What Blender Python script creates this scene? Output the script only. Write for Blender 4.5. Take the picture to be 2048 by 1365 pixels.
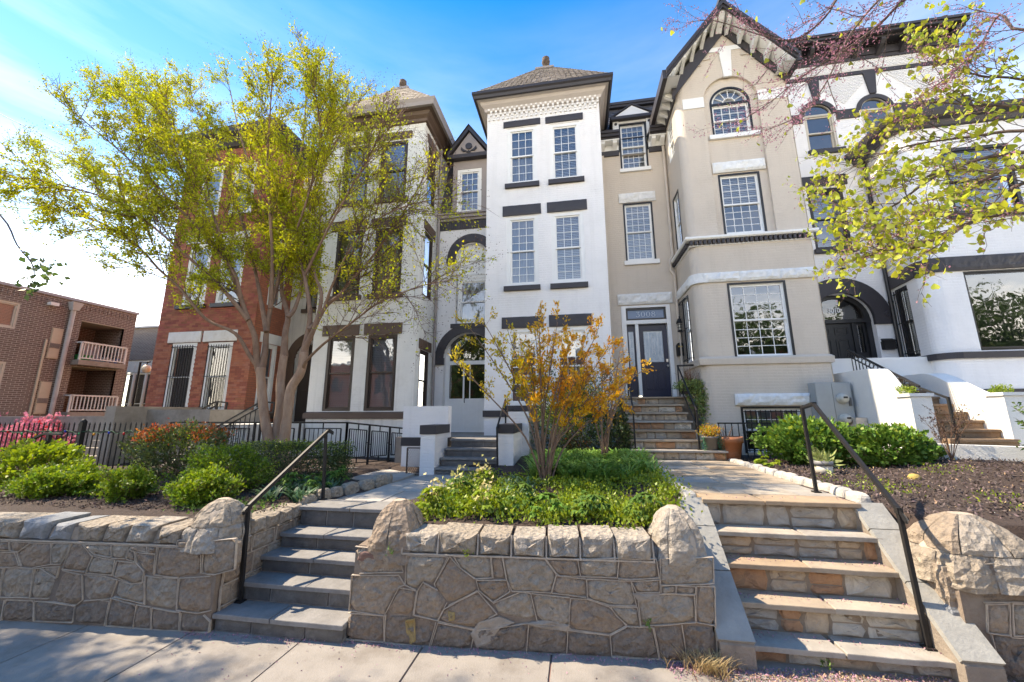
import bpy, math, random
import numpy as np
from mathutils import Vector, Matrix, noise as mnoise

random.seed(7); RNG = np.random.default_rng(7)
rad = math.radians
for _o in list(bpy.data.objects): bpy.data.objects.remove(_o)
SC = bpy.context.scene
COL = SC.collection

# ------------------------------------------------------------------ camera
CAM_LOC = Vector((0.0, 0.0, 2.15)); CAM_YAW = rad(-9.47); CAM_PITCH = rad(10.846); CAM_ROLL = rad(-0.162); FPX = 760.0
def cam_axes():
    fwd = Vector((math.sin(CAM_YAW)*math.cos(CAM_PITCH), math.cos(CAM_YAW)*math.cos(CAM_PITCH), math.sin(CAM_PITCH)))
    right = Vector((math.cos(CAM_YAW), -math.sin(CAM_YAW), 0)); up = right.cross(fwd)
    c, s = math.cos(CAM_ROLL), math.sin(CAM_ROLL)
    return right*c + up*s, up*c - right*s, fwd
CR, CU, CF = cam_axes()
cam_data = bpy.data.cameras.new('camera'); cam = bpy.data.objects.new('camera', cam_data); COL.objects.link(cam)
cam.matrix_world = Matrix(((CR.x, CU.x, -CF.x, 0), (CR.y, CU.y, -CF.y, 0), (CR.z, CU.z, -CF.z, CAM_LOC.z), (0, 0, 0, 1)))
cam_data.sensor_width = 36.0; cam_data.lens = FPX/2048*36.0
cam_data.clip_start = 0.05; cam_data.clip_end = 2000
SC.camera = cam
def at(px, py, Y):                       # where the sight line of a photo pixel meets the upright plane at depth Y
    d = CR*((px-1024)/FPX) - CU*((py-682.5)/FPX) + CF
    return CAM_LOC + d*(Y/d.y)

# ------------------------------------------------------------------ light
SUN_EL = rad(50); SUN_AZ_BACK = rad(4)    # sun stands to the left (-X), a little behind the facades
sun_dir = Vector((-math.cos(SUN_EL)*math.cos(SUN_AZ_BACK), math.cos(SUN_EL)*math.sin(SUN_AZ_BACK), math.sin(SUN_EL)))
sd = bpy.data.lights.new('sun', 'SUN'); sd.energy = 2.0; sd.angle = rad(0.5); sd.color = (1.0, 0.93, 0.83)
sun = bpy.data.objects.new('sun', sd); COL.objects.link(sun)
sun.rotation_euler = sun_dir.to_track_quat('Z', 'Y').to_euler(); sun.location = (-20, 0, 30)

W = bpy.data.worlds.new('World'); SC.world = W; W.use_nodes = True
nt = W.node_tree; nt.nodes.clear()
out = nt.nodes.new('ShaderNodeOutputWorld'); bg = nt.nodes.new('ShaderNodeBackground')
sky = nt.nodes.new('ShaderNodeTexSky'); sky.sky_type = 'NISHITA'; sky.sun_disc = False
sky.sun_elevation = SUN_EL; sky.sun_rotation = math.atan2(sun_dir.x, sun_dir.y)
sky.air_density = 1.0; sky.dust_density = 0.1; sky.ozone_density = 1.6; sky.altitude = 50
hsv = nt.nodes.new('ShaderNodeHueSaturation'); hsv.inputs['Value'].default_value = 0.76; hsv.inputs['Saturation'].default_value = 1.7; hsv.inputs['Hue'].default_value = 0.503
nt.links.new(sky.outputs[0], hsv.inputs['Color'])
tc = nt.nodes.new('ShaderNodeTexCoord'); sep = nt.nodes.new('ShaderNodeSeparateXYZ'); nt.links.new(tc.outputs['Generated'], sep.inputs[0])
mp = nt.nodes.new('ShaderNodeMapping'); mp.inputs['Scale'].default_value = (1.6, 1.6, 9.0); mp.inputs['Rotation'].default_value = (0, 0.16, 0)
nt.links.new(tc.outputs['Generated'], mp.inputs[0])
nz = nt.nodes.new('ShaderNodeTexNoise'); nz.inputs['Scale'].default_value = 1.5; nz.inputs['Detail'].default_value = 7; nz.inputs['Roughness'].default_value = 0.55
nt.links.new(mp.outputs[0], nz.inputs['Vector'])
cr = nt.nodes.new('ShaderNodeMapRange'); cr.inputs['From Min'].default_value = 0.42; cr.inputs['From Max'].default_value = 0.72
nt.links.new(nz.outputs['Fac'], cr.inputs['Value'])
el = nt.nodes.new('ShaderNodeMapRange'); el.interpolation_type = 'LINEAR'     # thin cloud thickens towards the horizon, all round
el.inputs['From Min'].default_value = 0.12; el.inputs['From Max'].default_value = 0.80; el.inputs['To Min'].default_value = 1.0; el.inputs['To Max'].default_value = 0.0
nt.links.new(sep.outputs['Z'], el.inputs['Value'])
mul = nt.nodes.new('ShaderNodeMath'); mul.operation = 'MULTIPLY'; nt.links.new(cr.outputs[0], mul.inputs[0]); nt.links.new(el.outputs[0], mul.inputs[1])
pw = nt.nodes.new('ShaderNodeMath'); pw.operation = 'POWER'; nt.links.new(el.outputs[0], pw.inputs[0]); pw.inputs[1].default_value = 6.0
ad = nt.nodes.new('ShaderNodeMath'); ad.operation = 'MULTIPLY_ADD'; ad.use_clamp = True
nt.links.new(pw.outputs[0], ad.inputs[0]); ad.inputs[1].default_value = 0.55; mu2 = nt.nodes.new('ShaderNodeMath'); mu2.operation = 'MULTIPLY'; mu2.inputs[1].default_value = 0.15; nt.links.new(mul.outputs[0], mu2.inputs[0]); mu3 = nt.nodes.new('ShaderNodeMath'); mu3.operation = 'MULTIPLY_ADD'; mu3.inputs[1].default_value = 0.11; nt.links.new(el.outputs[0], mu3.inputs[0]); nt.links.new(mu2.outputs[0], mu3.inputs[2]); nt.links.new(mu3.outputs[0], ad.inputs[2])
mixs = nt.nodes.new('ShaderNodeMix'); mixs.data_type = 'RGBA'
nt.links.new(ad.outputs[0], mixs.inputs['Factor']); nt.links.new(hsv.outputs[0], mixs.inputs[6])
mixs.inputs[7].default_value = (14.5, 13.6, 12.6, 1)
nt.links.new(mixs.outputs[2], bg.inputs['Color']); bg.inputs['Strength'].default_value = 0.105
nt.links.new(bg.outputs[0], out.inputs[0])

vs = SC.view_settings; vs.view_transform = 'Standard'; vs.look = 'None'; vs.exposure = 2.36; vs.use_white_balance = True; vs.white_balance_temperature = 7900; vs.white_balance_tint = 10; vs.gamma = 1.0; vs.use_curve_mapping = False
SC.render.engine = 'CYCLES'
SC.cycles.use_denoising = True
try: SC.cycles.denoiser = 'OPENIMAGEDENOISE'
except Exception: pass
SC.cycles.max_bounces = 8; SC.cycles.transparent_max_bounces = 16
SC.cycles.sample_clamp_indirect = 6.0

# ------------------------------------------------------------------ object helpers
def wloc(o):
    v = Vector(o.location)
    while o.parent is not None: o = o.parent; v += Vector(o.location)
    return v
def thing(name, label, cat, loc=(0, 0, 0), group=None, kind=None):
    o = bpy.data.objects.new(name, None); COL.objects.link(o); o.location = loc; o.empty_display_size = 0.2
    tagp(o, label, cat, group, kind); return o
def tagp(o, label=None, cat=None, group=None, kind=None):
    if label: o['label'] = label
    if cat: o['category'] = cat
    if group: o['group'] = group
    if kind: o['kind'] = kind
    return o
class MB:
    def __init__(s): s.v = []; s.f = []; s.sm = []
    def add(s, vs, fs, smooth=False):
        n = len(s.v); s.v.extend([tuple(v) for v in vs]); s.f.extend([tuple(i+n for i in f) for f in fs]); s.sm.extend([smooth]*len(fs)); return s
    def box(s, x0, x1, y0, y1, z0, z1):
        return s.add([(x0,y0,z0),(x1,y0,z0),(x1,y1,z0),(x0,y1,z0),(x0,y0,z1),(x1,y0,z1),(x1,y1,z1),(x0,y1,z1)],
                     [(0,3,2,1),(4,5,6,7),(0,1,5,4),(1,2,6,5),(2,3,7,6),(3,0,4,7)])
    def hexa(s, p):                      # eight corners, bottom ring then top ring
        return s.add(p, [(0,3,2,1),(4,5,6,7),(0,1,5,4),(1,2,6,5),(2,3,7,6),(3,0,4,7)])
    def quad(s, a, b, c, d): return s.add([a,b,c,d], [(0,1,2,3)])
    def prism(s, poly, ext):             # polygon (3d points) pushed along ext
        n = len(poly); e = Vector(ext); a = [Vector(p) for p in poly]; b = [p+e for p in a]
        fs = [tuple(range(n-1,-1,-1)), tuple(range(n, 2*n))]+[(i,(i+1)%n,(i+1)%n+n,i+n) for i in range(n)]
        return s.add(a+b, fs)
    def tube(s, pts, r, sides=6, cap=True, smooth=True):
        pts = [Vector(p) for p in pts]; n = len(pts)
        if not hasattr(r, '__len__'): r = [r]*n
        ref = None; V = []
        for i in range(n):
            t = (pts[min(i+1,n-1)]-pts[max(i-1,0)])
            if t.length < 1e-9: t = Vector((0,0,1))
            t.normalize()
            if ref is None: ref = Vector((1,0,0)) if abs(t.x) < 0.8 else Vector((0,1,0))
            a = (ref - t*ref.dot(t)).normalized(); b = t.cross(a); ref = a
            for k in range(sides):
                an = 2*math.pi*k/sides; V.append(pts[i]+(a*math.cos(an)+b*math.sin(an))*r[i])
        F = [(i*sides+k, i*sides+(k+1)%sides, (i+1)*sides+(k+1)%sides, (i+1)*sides+k) for i in range(n-1) for k in range(sides)]
        s.add(V, F, smooth)
        if cap: s.add(V[:sides], [tuple(range(sides-1,-1,-1))]); s.add(V[-sides:], [tuple(range(sides))])
        return s
    def bar(s, a, b, w, h=None, up=(0,0,1)):   # square bar from a to b
        a, b = Vector(a), Vector(b); h = h or w; t = (b-a).normalized(); u = Vector(up)
        if abs(t.dot(u)) > 0.95: u = Vector((0,1,0))
        sd_ = t.cross(u).normalized(); u2 = sd_.cross(t)
        o = [(-w/2,-h/2),(w/2,-h/2),(w/2,h/2),(-w/2,h/2)]
        return s.add([a+sd_*x+u2*y for x,y in o]+[b+sd_*x+u2*y for x,y in o], [(0,1,2,3)[::-1],(4,5,6,7),(0,1,5,4),(1,2,6,5),(2,3,7,6),(3,0,4,7)])
    def lathe(s, c, prof, n=16, smooth=True):
        c = Vector(c); V = [c+Vector((r*math.cos(2*math.pi*k/n), r*math.sin(2*math.pi*k/n), z)) for r, z in prof for k in range(n)]
        m = len(prof)
        return s.add(V, [(i*n+k, i*n+(k+1)%n, (i+1)*n+(k+1)%n, (i+1)*n+k) for i in range(m-1) for k in range(n)], smooth)
    def build(s, name, m, parent=None, label=None, cat=None, group=None, kind=None):
        L = wloc(parent) if parent is not None else Vector((0,0,0))
        me = bpy.data.meshes.new(name)
        me.from_pydata([(x-L.x, y-L.y, z-L.z) for x, y, z in s.v], [], s.f)
        if any(s.sm): me.polygons.foreach_set('use_smooth', s.sm)
        if m: me.materials.append(m)
        me.update()
        o = bpy.data.objects.new(name, me); COL.objects.link(o)
        if parent is not None: o.parent = parent
        return tagp(o, label, cat, group, kind)
def fastmesh(name, V, F, m, parent=None, smooth=False, **kw):   # numpy verts (n,3), faces (k,3|4)
    L = np.array(wloc(parent) if parent is not None else (0,0,0))
    me = bpy.data.meshes.new(name); n, k = F.shape
    me.vertices.add(len(V)); me.vertices.foreach_set('co', (V-L).astype(np.float32).ravel())
    me.loops.add(n*k); me.loops.foreach_set('vertex_index', F.astype(np.int32).ravel())
    me.polygons.add(n); me.polygons.foreach_set('loop_start', np.arange(0, n*k, k, dtype=np.int32)); me.polygons.foreach_set('loop_total', np.full(n, k, dtype=np.int32))
    if smooth: me.polygons.foreach_set('use_smooth', np.ones(n, dtype=bool))
    if m: me.materials.append(m)
    me.update(calc_edges=True); me.validate()
    o = bpy.data.objects.new(name, me); COL.objects.link(o)
    if parent is not None: o.parent = parent
    return tagp(o, **kw)

class Fr:                                # upright frame: u along the wall, v up, d outwards
    def __init__(s, O, N): s.O = Vector(O); s.N = Vector(N).normalized(); s.U = Vector((0,0,1)).cross(s.N)
    def p(s, u, v, d=0.0): return s.O + s.U*u + Vector((0,0,v)) + s.N*d
def fbox(mb, fr, u0, u1, v0, v1, d0, d1):
    return mb.hexa([fr.p(u0,v0,d1),fr.p(u1,v0,d1),fr.p(u1,v0,d0),fr.p(u0,v0,d0),fr.p(u0,v1,d1),fr.p(u1,v1,d1),fr.p(u1,v1,d0),fr.p(u0,v1,d0)])
def fwall(mb, fr, u0, u1, v0, v1, holes=(), depth=0.14):
    us = sorted({u0, u1, *[h[0] for h in holes], *[h[1] for h in holes]}); vs_ = sorted({v0, v1, *[h[2] for h in holes], *[h[3] for h in holes]})
    us = [u for u in us if u0-1e-6 <= u <= u1+1e-6]; vs_ = [v for v in vs_ if v0-1e-6 <= v <= v1+1e-6]
    for i in range(len(us)-1):
        for j in range(len(vs_)-1):
            cu, cv = (us[i]+us[i+1])/2, (vs_[j]+vs_[j+1])/2
            if any(h[0] < cu < h[1] and h[2] < cv < h[3] for h in holes): continue
            mb.quad(fr.p(us[i],vs_[j]), fr.p(us[i+1],vs_[j]), fr.p(us[i+1],vs_[j+1]), fr.p(us[i],vs_[j+1]))
    for a, b, c, d in [h[:4] for h in holes]:
        mb.quad(fr.p(a,c), fr.p(a,d), fr.p(a,d,-depth), fr.p(a,c,-depth)); mb.quad(fr.p(b,d), fr.p(b,c), fr.p(b,c,-depth), fr.p(b,d,-depth))
        mb.quad(fr.p(a,c), fr.p(a,c,-depth), fr.p(b,c,-depth), fr.p(b,c)); mb.quad(fr.p(a,d), fr.p(b,d), fr.p(b,d,-depth), fr.p(a,d,-depth))
def spandrel(mb, fr, cu, cv, R, depth=0.14, n=16, top=None):     # fills a square-headed hole down to a round arch
    top = cv+R if top is None else top
    for k in range(n):
        a0, a1 = math.pi*k/n, math.pi*(k+1)/n
        p0, p1 = (cu+R*math.cos(a0), cv+R*math.sin(a0)), (cu+R*math.cos(a1), cv+R*math.sin(a1))
        mb.quad(fr.p(*p1), fr.p(*p0), fr.p(p0[0], top), fr.p(p1[0], top))
        mb.quad(fr.p(*p0), fr.p(*p1), fr.p(*p1, -depth), fr.p(*p0, -depth))
def archband(mb, fr, cu, cv, R0, R1, d0, d1, a0=0, a1=math.pi, n=20, ulim=None):
    for k in range(n):
        t0, t1 = a0+(a1-a0)*k/n, a0+(a1-a0)*(k+1)/n
        q = [(cu+r*math.cos(t), cv+r*math.sin(t)) for t in (t0, t1) for r in (R0, R1)]
        if ulim is not None: q = [(min(max(u, ulim[0]), ulim[1]), v) for u, v in q]
        P = [fr.p(*q[0],d1), fr.p(*q[1],d1), fr.p(*q[3],d1), fr.p(*q[2],d1), fr.p(*q[0],d0), fr.p(*q[1],d0), fr.p(*q[3],d0), fr.p(*q[2],d0)]
        mb.add(P, [(0,1,2,3),(1,5,6,2),(0,3,7,4),(0,4,5,1),(3,2,6,7)])

# ------------------------------------------------------------------ materials
MATS = {}
def mat(name, c1, c2=None, rough=0.75, scale=6.0, detail=6, bump=0.0, bscale=30.0, metal=0.0, spec=0.4, brick=None, island=0.0, trans=0.0, stretch=None, stain=None, voro=0.0, tcol=None, streak=None):
    if name in MATS: return MATS[name]
    m = bpy.data.materials.new(name); m.use_nodes = True; MATS[name] = m
    t = m.node_tree; N = t.nodes; L = t.links; b = N['Principled BSDF']
    b.inputs['Roughness'].default_value = rough; b.inputs['Metallic'].default_value = metal; b.inputs['Specular IOR Level'].default_value = spec
    g = N.new('ShaderNodeNewGeometry'); vec = g.outputs['Position']
    if stretch:
        mp_ = N.new('ShaderNodeMapping'); mp_.inputs['Scale'].default_value = stretch; L.new(vec, mp_.inputs[0]); vec = mp_.outputs[0]
    c2 = c2 or tuple(min(1, x*0.82) for x in c1)
    nz_ = N.new('ShaderNodeTexNoise'); nz_.inputs['Scale'].default_value = scale; nz_.inputs['Detail'].default_value = detail; nz_.inputs['Roughness'].default_value = 0.68; L.new(vec, nz_.inputs['Vector'])
    rp = N.new('ShaderNodeMapRange'); rp.inputs['From Min'].default_value = 0.33; rp.inputs['From Max'].default_value = 0.68; L.new(nz_.outputs['Fac'], rp.inputs['Value'])
    mx = N.new('ShaderNodeMix'); mx.data_type = 'RGBA'; L.new(rp.outputs[0], mx.inputs['Factor']); mx.inputs[6].default_value = (*c1, 1); mx.inputs[7].default_value = (*c2, 1)
    col = mx.outputs[2]
    if stain:                            # (colour, amount, scale): weathered blotches with edges of their own
        n2 = N.new('ShaderNodeTexNoise'); n2.inputs['Scale'].default_value = stain[2]; n2.inputs['Detail'].default_value = 9; n2.inputs['Roughness'].default_value = 0.7; L.new(g.outputs['Position'], n2.inputs['Vector'])
        r2 = N.new('ShaderNodeMapRange'); r2.inputs['From Min'].default_value = 0.5; r2.inputs['From Max'].default_value = 0.72; r2.inputs['To Max'].default_value = stain[1]; L.new(n2.outputs['Fac'], r2.inputs['Value'])
        m2 = N.new('ShaderNodeMix'); m2.data_type = 'RGBA'; L.new(r2.outputs[0], m2.inputs['Factor']); L.new(col, m2.inputs[6]); m2.inputs[7].default_value = (*stain[0], 1); col = m2.outputs[2]
    if streak:                           # (colour, amount): faint rain runs down a wall
        ms_ = N.new('ShaderNodeMapping'); ms_.inputs['Scale'].default_value = (7, 7, .35); L.new(g.outputs['Position'], ms_.inputs[0])
        n4 = N.new('ShaderNodeTexNoise'); n4.inputs['Scale'].default_value = 1.0; n4.inputs['Detail'].default_value = 6; L.new(ms_.outputs[0], n4.inputs['Vector'])
        r4 = N.new('ShaderNodeMapRange'); r4.inputs['From Min'].default_value = 0.52; r4.inputs['From Max'].default_value = 0.78; r4.inputs['To Max'].default_value = streak[1]; L.new(n4.outputs['Fac'], r4.inputs['Value'])
        m4 = N.new('ShaderNodeMix'); m4.data_type = 'RGBA'; L.new(r4.outputs[0], m4.inputs['Factor']); L.new(col, m4.inputs[6]); m4.inputs[7].default_value = (*streak[0], 1); col = m4.outputs[2]
    if island > 0:
        h = N.new('ShaderNodeHueSaturation'); L.new(col, h.inputs['Color'])
        v = N.new('ShaderNodeMapRange'); v.inputs['To Min'].default_value = 1-island; v.inputs['To Max'].default_value = 1+island; L.new(g.outputs['Random Per Island'], v.inputs['Value']); L.new(v.outputs[0], h.inputs['Value'])
        wn = N.new('ShaderNodeTexWhiteNoise'); wn.noise_dimensions = '1D'; L.new(g.outputs['Random Per Island'], wn.inputs['W'])
        v2 = N.new('ShaderNodeMapRange'); v2.inputs['To Min'].default_value = 0.5-island*0.06; v2.inputs['To Max'].default_value = 0.5+island*0.06; L.new(wn.outputs['Value'], v2.inputs['Value']); L.new(v2.outputs[0], h.inputs['Hue'])
        col = h.outputs[0]
    hgt = None
    if bump > 0:
        n3 = N.new('ShaderNodeTexNoise'); n3.inputs['Scale'].default_value = bscale; n3.inputs['Detail'].default_value = 8; n3.inputs['Roughness'].default_value = 0.65; L.new(vec, n3.inputs['Vector']); hgt = n3.outputs['Fac']
        if voro > 0:
            vo = N.new('ShaderNodeTexVoronoi'); vo.inputs['Scale'].default_value = bscale*voro; L.new(vec, vo.inputs['Vector'])
            aa = N.new('ShaderNodeMath'); aa.operation = 'ADD'; L.new(hgt, aa.inputs[0]); L.new(vo.outputs['Distance'], aa.inputs[1]); hgt = aa.outputs[0]
    bn = None
    if hgt is not None:
        bn = N.new('ShaderNodeBump'); bn.inputs['Strength'].default_value = min(1, bump); bn.inputs['Distance'].default_value = 0.03; L.new(hgt, bn.inputs['Height'])
    if brick:                            # (width, course, mortar, strength, mortar colour or None, second brick colour or None)
        sx = N.new('ShaderNodeSeparateXYZ'); L.new(g.outputs['Position'], sx.inputs[0])
        ax = N.new('ShaderNodeMath'); ax.operation = 'ADD'; L.new(sx.outputs['X'], ax.inputs[0]); L.new(sx.outputs['Y'], ax.inputs[1])
        cb = N.new('ShaderNodeCombineXYZ'); L.new(ax.outputs[0], cb.inputs['X']); L.new(sx.outputs['Z'], cb.inputs['Y'])
        bt = N.new('ShaderNodeTexBrick'); bt.inputs['Scale'].default_value = 1.0; bt.inputs['Brick Width'].default_value = brick[0]; bt.inputs['Row Height'].default_value = brick[1]
        bt.inputs['Mortar Size'].default_value = brick[2]; bt.inputs['Mortar Smooth'].default_value = 0.3; bt.inputs['Bias'].default_value = -0.2; L.new(cb.outputs[0], bt.inputs['Vector'])
        if len(brick) > 4 and brick[4]:
            L.new(col, bt.inputs['Color1']); bt.inputs['Color2'].default_value = (*brick[5], 1); bt.inputs['Mortar'].default_value = (*brick[4], 1); col = bt.outputs['Color']
        b2 = N.new('ShaderNodeBump'); b2.invert = True; b2.inputs['Strength'].default_value = brick[3]; b2.inputs['Distance'].default_value = 0.01
        L.new(bt.outputs['Fac'], b2.inputs['Height'])
        if bn: L.new(bn.outputs[0], b2.inputs['Normal'])
        bn = b2
    L.new(col, b.inputs['Base Color'])
    if bn: L.new(bn.outputs[0], b.inputs['Normal'])
    if trans > 0:
        tr = N.new('ShaderNodeBsdfTranslucent'); ms = N.new('ShaderNodeMixShader'); ms.inputs[0].default_value = trans
        if tcol:
            mm = N.new('ShaderNodeMix'); mm.data_type = 'RGBA'; mm.blend_type = 'MULTIPLY'; mm.inputs['Factor'].default_value = 1; L.new(col, mm.inputs[6]); mm.inputs[7].default_value = (*tcol, 1); L.new(mm.outputs[2], tr.inputs['Color'])
        else: L.new(col, tr.inputs['Color'])
        L.new(b.outputs[0], ms.inputs[1]); L.new(tr.outputs[0], ms.inputs[2]); L.new(ms.outputs[0], N['Material Output'].inputs[0])
    return m
def glassmat(name, tint=(0.75,0.8,0.84), refl=0.3, rough=0.02, wav=0.004):
    m = bpy.data.materials.new(name); m.use_nodes = True; t = m.node_tree; N = t.nodes; L = t.links; N.remove(N['Principled BSDF'])
    tr = N.new('ShaderNodeBsdfTransparent'); tr.inputs[0].default_value = (*tint, 1); gl = N.new('ShaderNodeBsdfGlossy'); gl.inputs['Roughness'].default_value = rough; gl.inputs['Color'].default_value = (0.95,0.97,1,1)
    lw = N.new('ShaderNodeLayerWeight'); lw.inputs['Blend'].default_value = 0.35
    mr = N.new('ShaderNodeMapRange'); mr.inputs['To Min'].default_value = refl; mr.inputs['To Max'].default_value = 0.95; L.new(lw.outputs['Fresnel'], mr.inputs['Value'])
    nz_ = N.new('ShaderNodeTexNoise'); nz_.inputs['Scale'].default_value = 2.2; g = N.new('ShaderNodeNewGeometry'); L.new(g.outputs['Position'], nz_.inputs['Vector'])
    bp = N.new('ShaderNodeBump'); bp.inputs['Distance'].default_value = wav; bp.inputs['Strength'].default_value = 1; L.new(nz_.outputs['Fac'], bp.inputs['Height']); L.new(bp.outputs[0], gl.inputs['Normal'])
    ms = N.new('ShaderNodeMixShader'); L.new(mr.outputs[0], ms.inputs[0]); L.new(tr.outputs[0], ms.inputs[1]); L.new(gl.outputs[0], ms.inputs[2]); L.new(ms.outputs[0], N['Material Output'].inputs[0])
    MATS[name] = m; return m

BRK = (0.213, 0.0677, 0.008, 0.6)
M_WHITE = mat('white_painted_brick', (0.82,0.80,0.785), (0.77,0.755,0.74), rough=0.55, scale=1.1, bump=0.2, bscale=22, brick=BRK, stain=((0.66,0.64,0.61),.25,1.1), streak=((.58,.56,.53),.22))
M_WHITE2 = mat('bright_white_painted_brick', (0.84,0.83,0.82), (0.79,0.78,0.775), rough=0.5, scale=1.0, bump=0.2, bscale=22, brick=BRK, stain=((0.68,0.67,0.66),.25,1.0), streak=((.6,.59,.58),.2))
M_WHITE3 = mat('aged_white_painted_brick', (0.78,0.77,0.73), (0.70,0.69,0.655), rough=0.6, scale=1.4, bump=0.15, bscale=20, brick=BRK, stain=((0.45,0.44,0.40),0.3,2.5), streak=((.42,.41,.37),.5))
M_TAN = mat('tan_painted_brick', (0.60,0.525,0.44), (0.565,0.49,0.41), rough=0.6, scale=0.9, bump=0.2, bscale=22, brick=BRK, stain=((0.46,0.395,0.325),.35,1.2), streak=((.43,.37,.30),.28))
M_TRIMW = mat('white_trim_paint', (0.80,0.80,0.78), (0.75,0.75,0.73), rough=0.4, scale=3)
M_STUCCO = mat('white_stucco', (0.78,0.77,0.74), (0.70,0.69,0.66), rough=0.8, scale=1.3, bump=0.25, bscale=45)
M_MARBLE = mat('rough_white_stone', (0.78,0.78,0.76), (0.66,0.66,0.64), rough=0.7, scale=7, bump=0.7, bscale=14)
M_BLACK = mat('charcoal_trim_paint', (0.034,0.031,0.036), (0.045,0.041,0.046), rough=0.5, scale=2, bump=0.15, bscale=18)
M_BLK2 = mat('black_window_paint', (0.015,0.015,0.017), (0.022,0.022,0.024), rough=0.35, scale=3)
M_BROWN = mat('brown_trim_paint', (0.115,0.075,0.055), (0.095,0.062,0.046), rough=0.55, scale=2, bump=0.15, bscale=18)
M_BROWN2 = mat('dark_brown_window_paint', (0.05,0.035,0.028), (0.04,0.028,0.022), rough=0.4, scale=2)
M_TAUPE = mat('taupe_trim_paint', (0.32,0.28,0.26), (0.28,0.245,0.23), rough=0.5, scale=2)
M_SOFFIT = mat('warm_grey_soffit_paint', (0.52,0.47,0.44), (0.47,0.42,0.40), rough=0.45, scale=2)
M_IRON = mat('black_wrought_iron', (0.016,0.015,0.015), (0.024,0.022,0.021), rough=0.55, scale=20, bump=0.1, bscale=60, spec=0.3)
M_SLATE = mat('dark_roof_slate', (0.055,0.055,0.065), (0.09,0.09,0.10), rough=0.6, scale=5, bump=0.3, bscale=20, island=0.25)
M_SHING = mat('brown_grey_shingle', (0.20,0.175,0.155), (0.145,0.125,0.11), rough=0.85, scale=6, bump=0.4, bscale=50, island=0.3)
M_DOOR = mat('navy_black_door_paint', (0.014,0.019,0.045), (0.02,0.025,0.052), rough=0.35, scale=2)
M_BLIND = mat('white_blind', (0.62,0.63,0.64), (0.56,0.57,0.59), rough=0.8, scale=1, stretch=(0.5,0.5,14))
M_CURT = mat('sheer_curtain', (0.5,0.5,0.5), (0.3,0.3,0.31), rough=0.9, scale=9, stretch=(1.6,1.6,0.08))
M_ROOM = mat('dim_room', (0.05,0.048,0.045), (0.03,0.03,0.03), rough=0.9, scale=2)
M_GLASS = glassmat('window_glass', tint=(0.62,0.66,0.70), refl=0.13)
M_GLASSB = glassmat('mirroring_window_glass', tint=(0.42,0.46,0.50), refl=0.15)
M_GLASSD = glassmat('screened_window_glass', tint=(0.40,0.42,0.45), refl=0.08)
YB, YR, Y8 = 9.95, 11.3, 9.8
def unit_quad(name, m):
    me = bpy.data.meshes.new(name); me.from_pydata([(0,0,0),(1,0,0),(1,0,1),(0,0,1)], [], [(0,1,2,3)]); me.materials.append(m); return me
PANE = {}
def pane(win, fr, u0, u1, v0, v1, d, gm):
    if gm.name not in PANE: PANE[gm.name] = unit_quad('pane', gm)
    o = bpy.data.objects.new('pane', PANE[gm.name]); COL.objects.link(o); o.parent = win
    o.location = fr.p(u0, v0, d) - wloc(win); o.scale = (u1-u0, 1, v1-v0)
    o.rotation_euler = (rad(random.uniform(-.35,.35)), 0, math.atan2(fr.U.y, fr.U.x)+rad(random.uniform(-.35,.35)))
    return o
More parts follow.
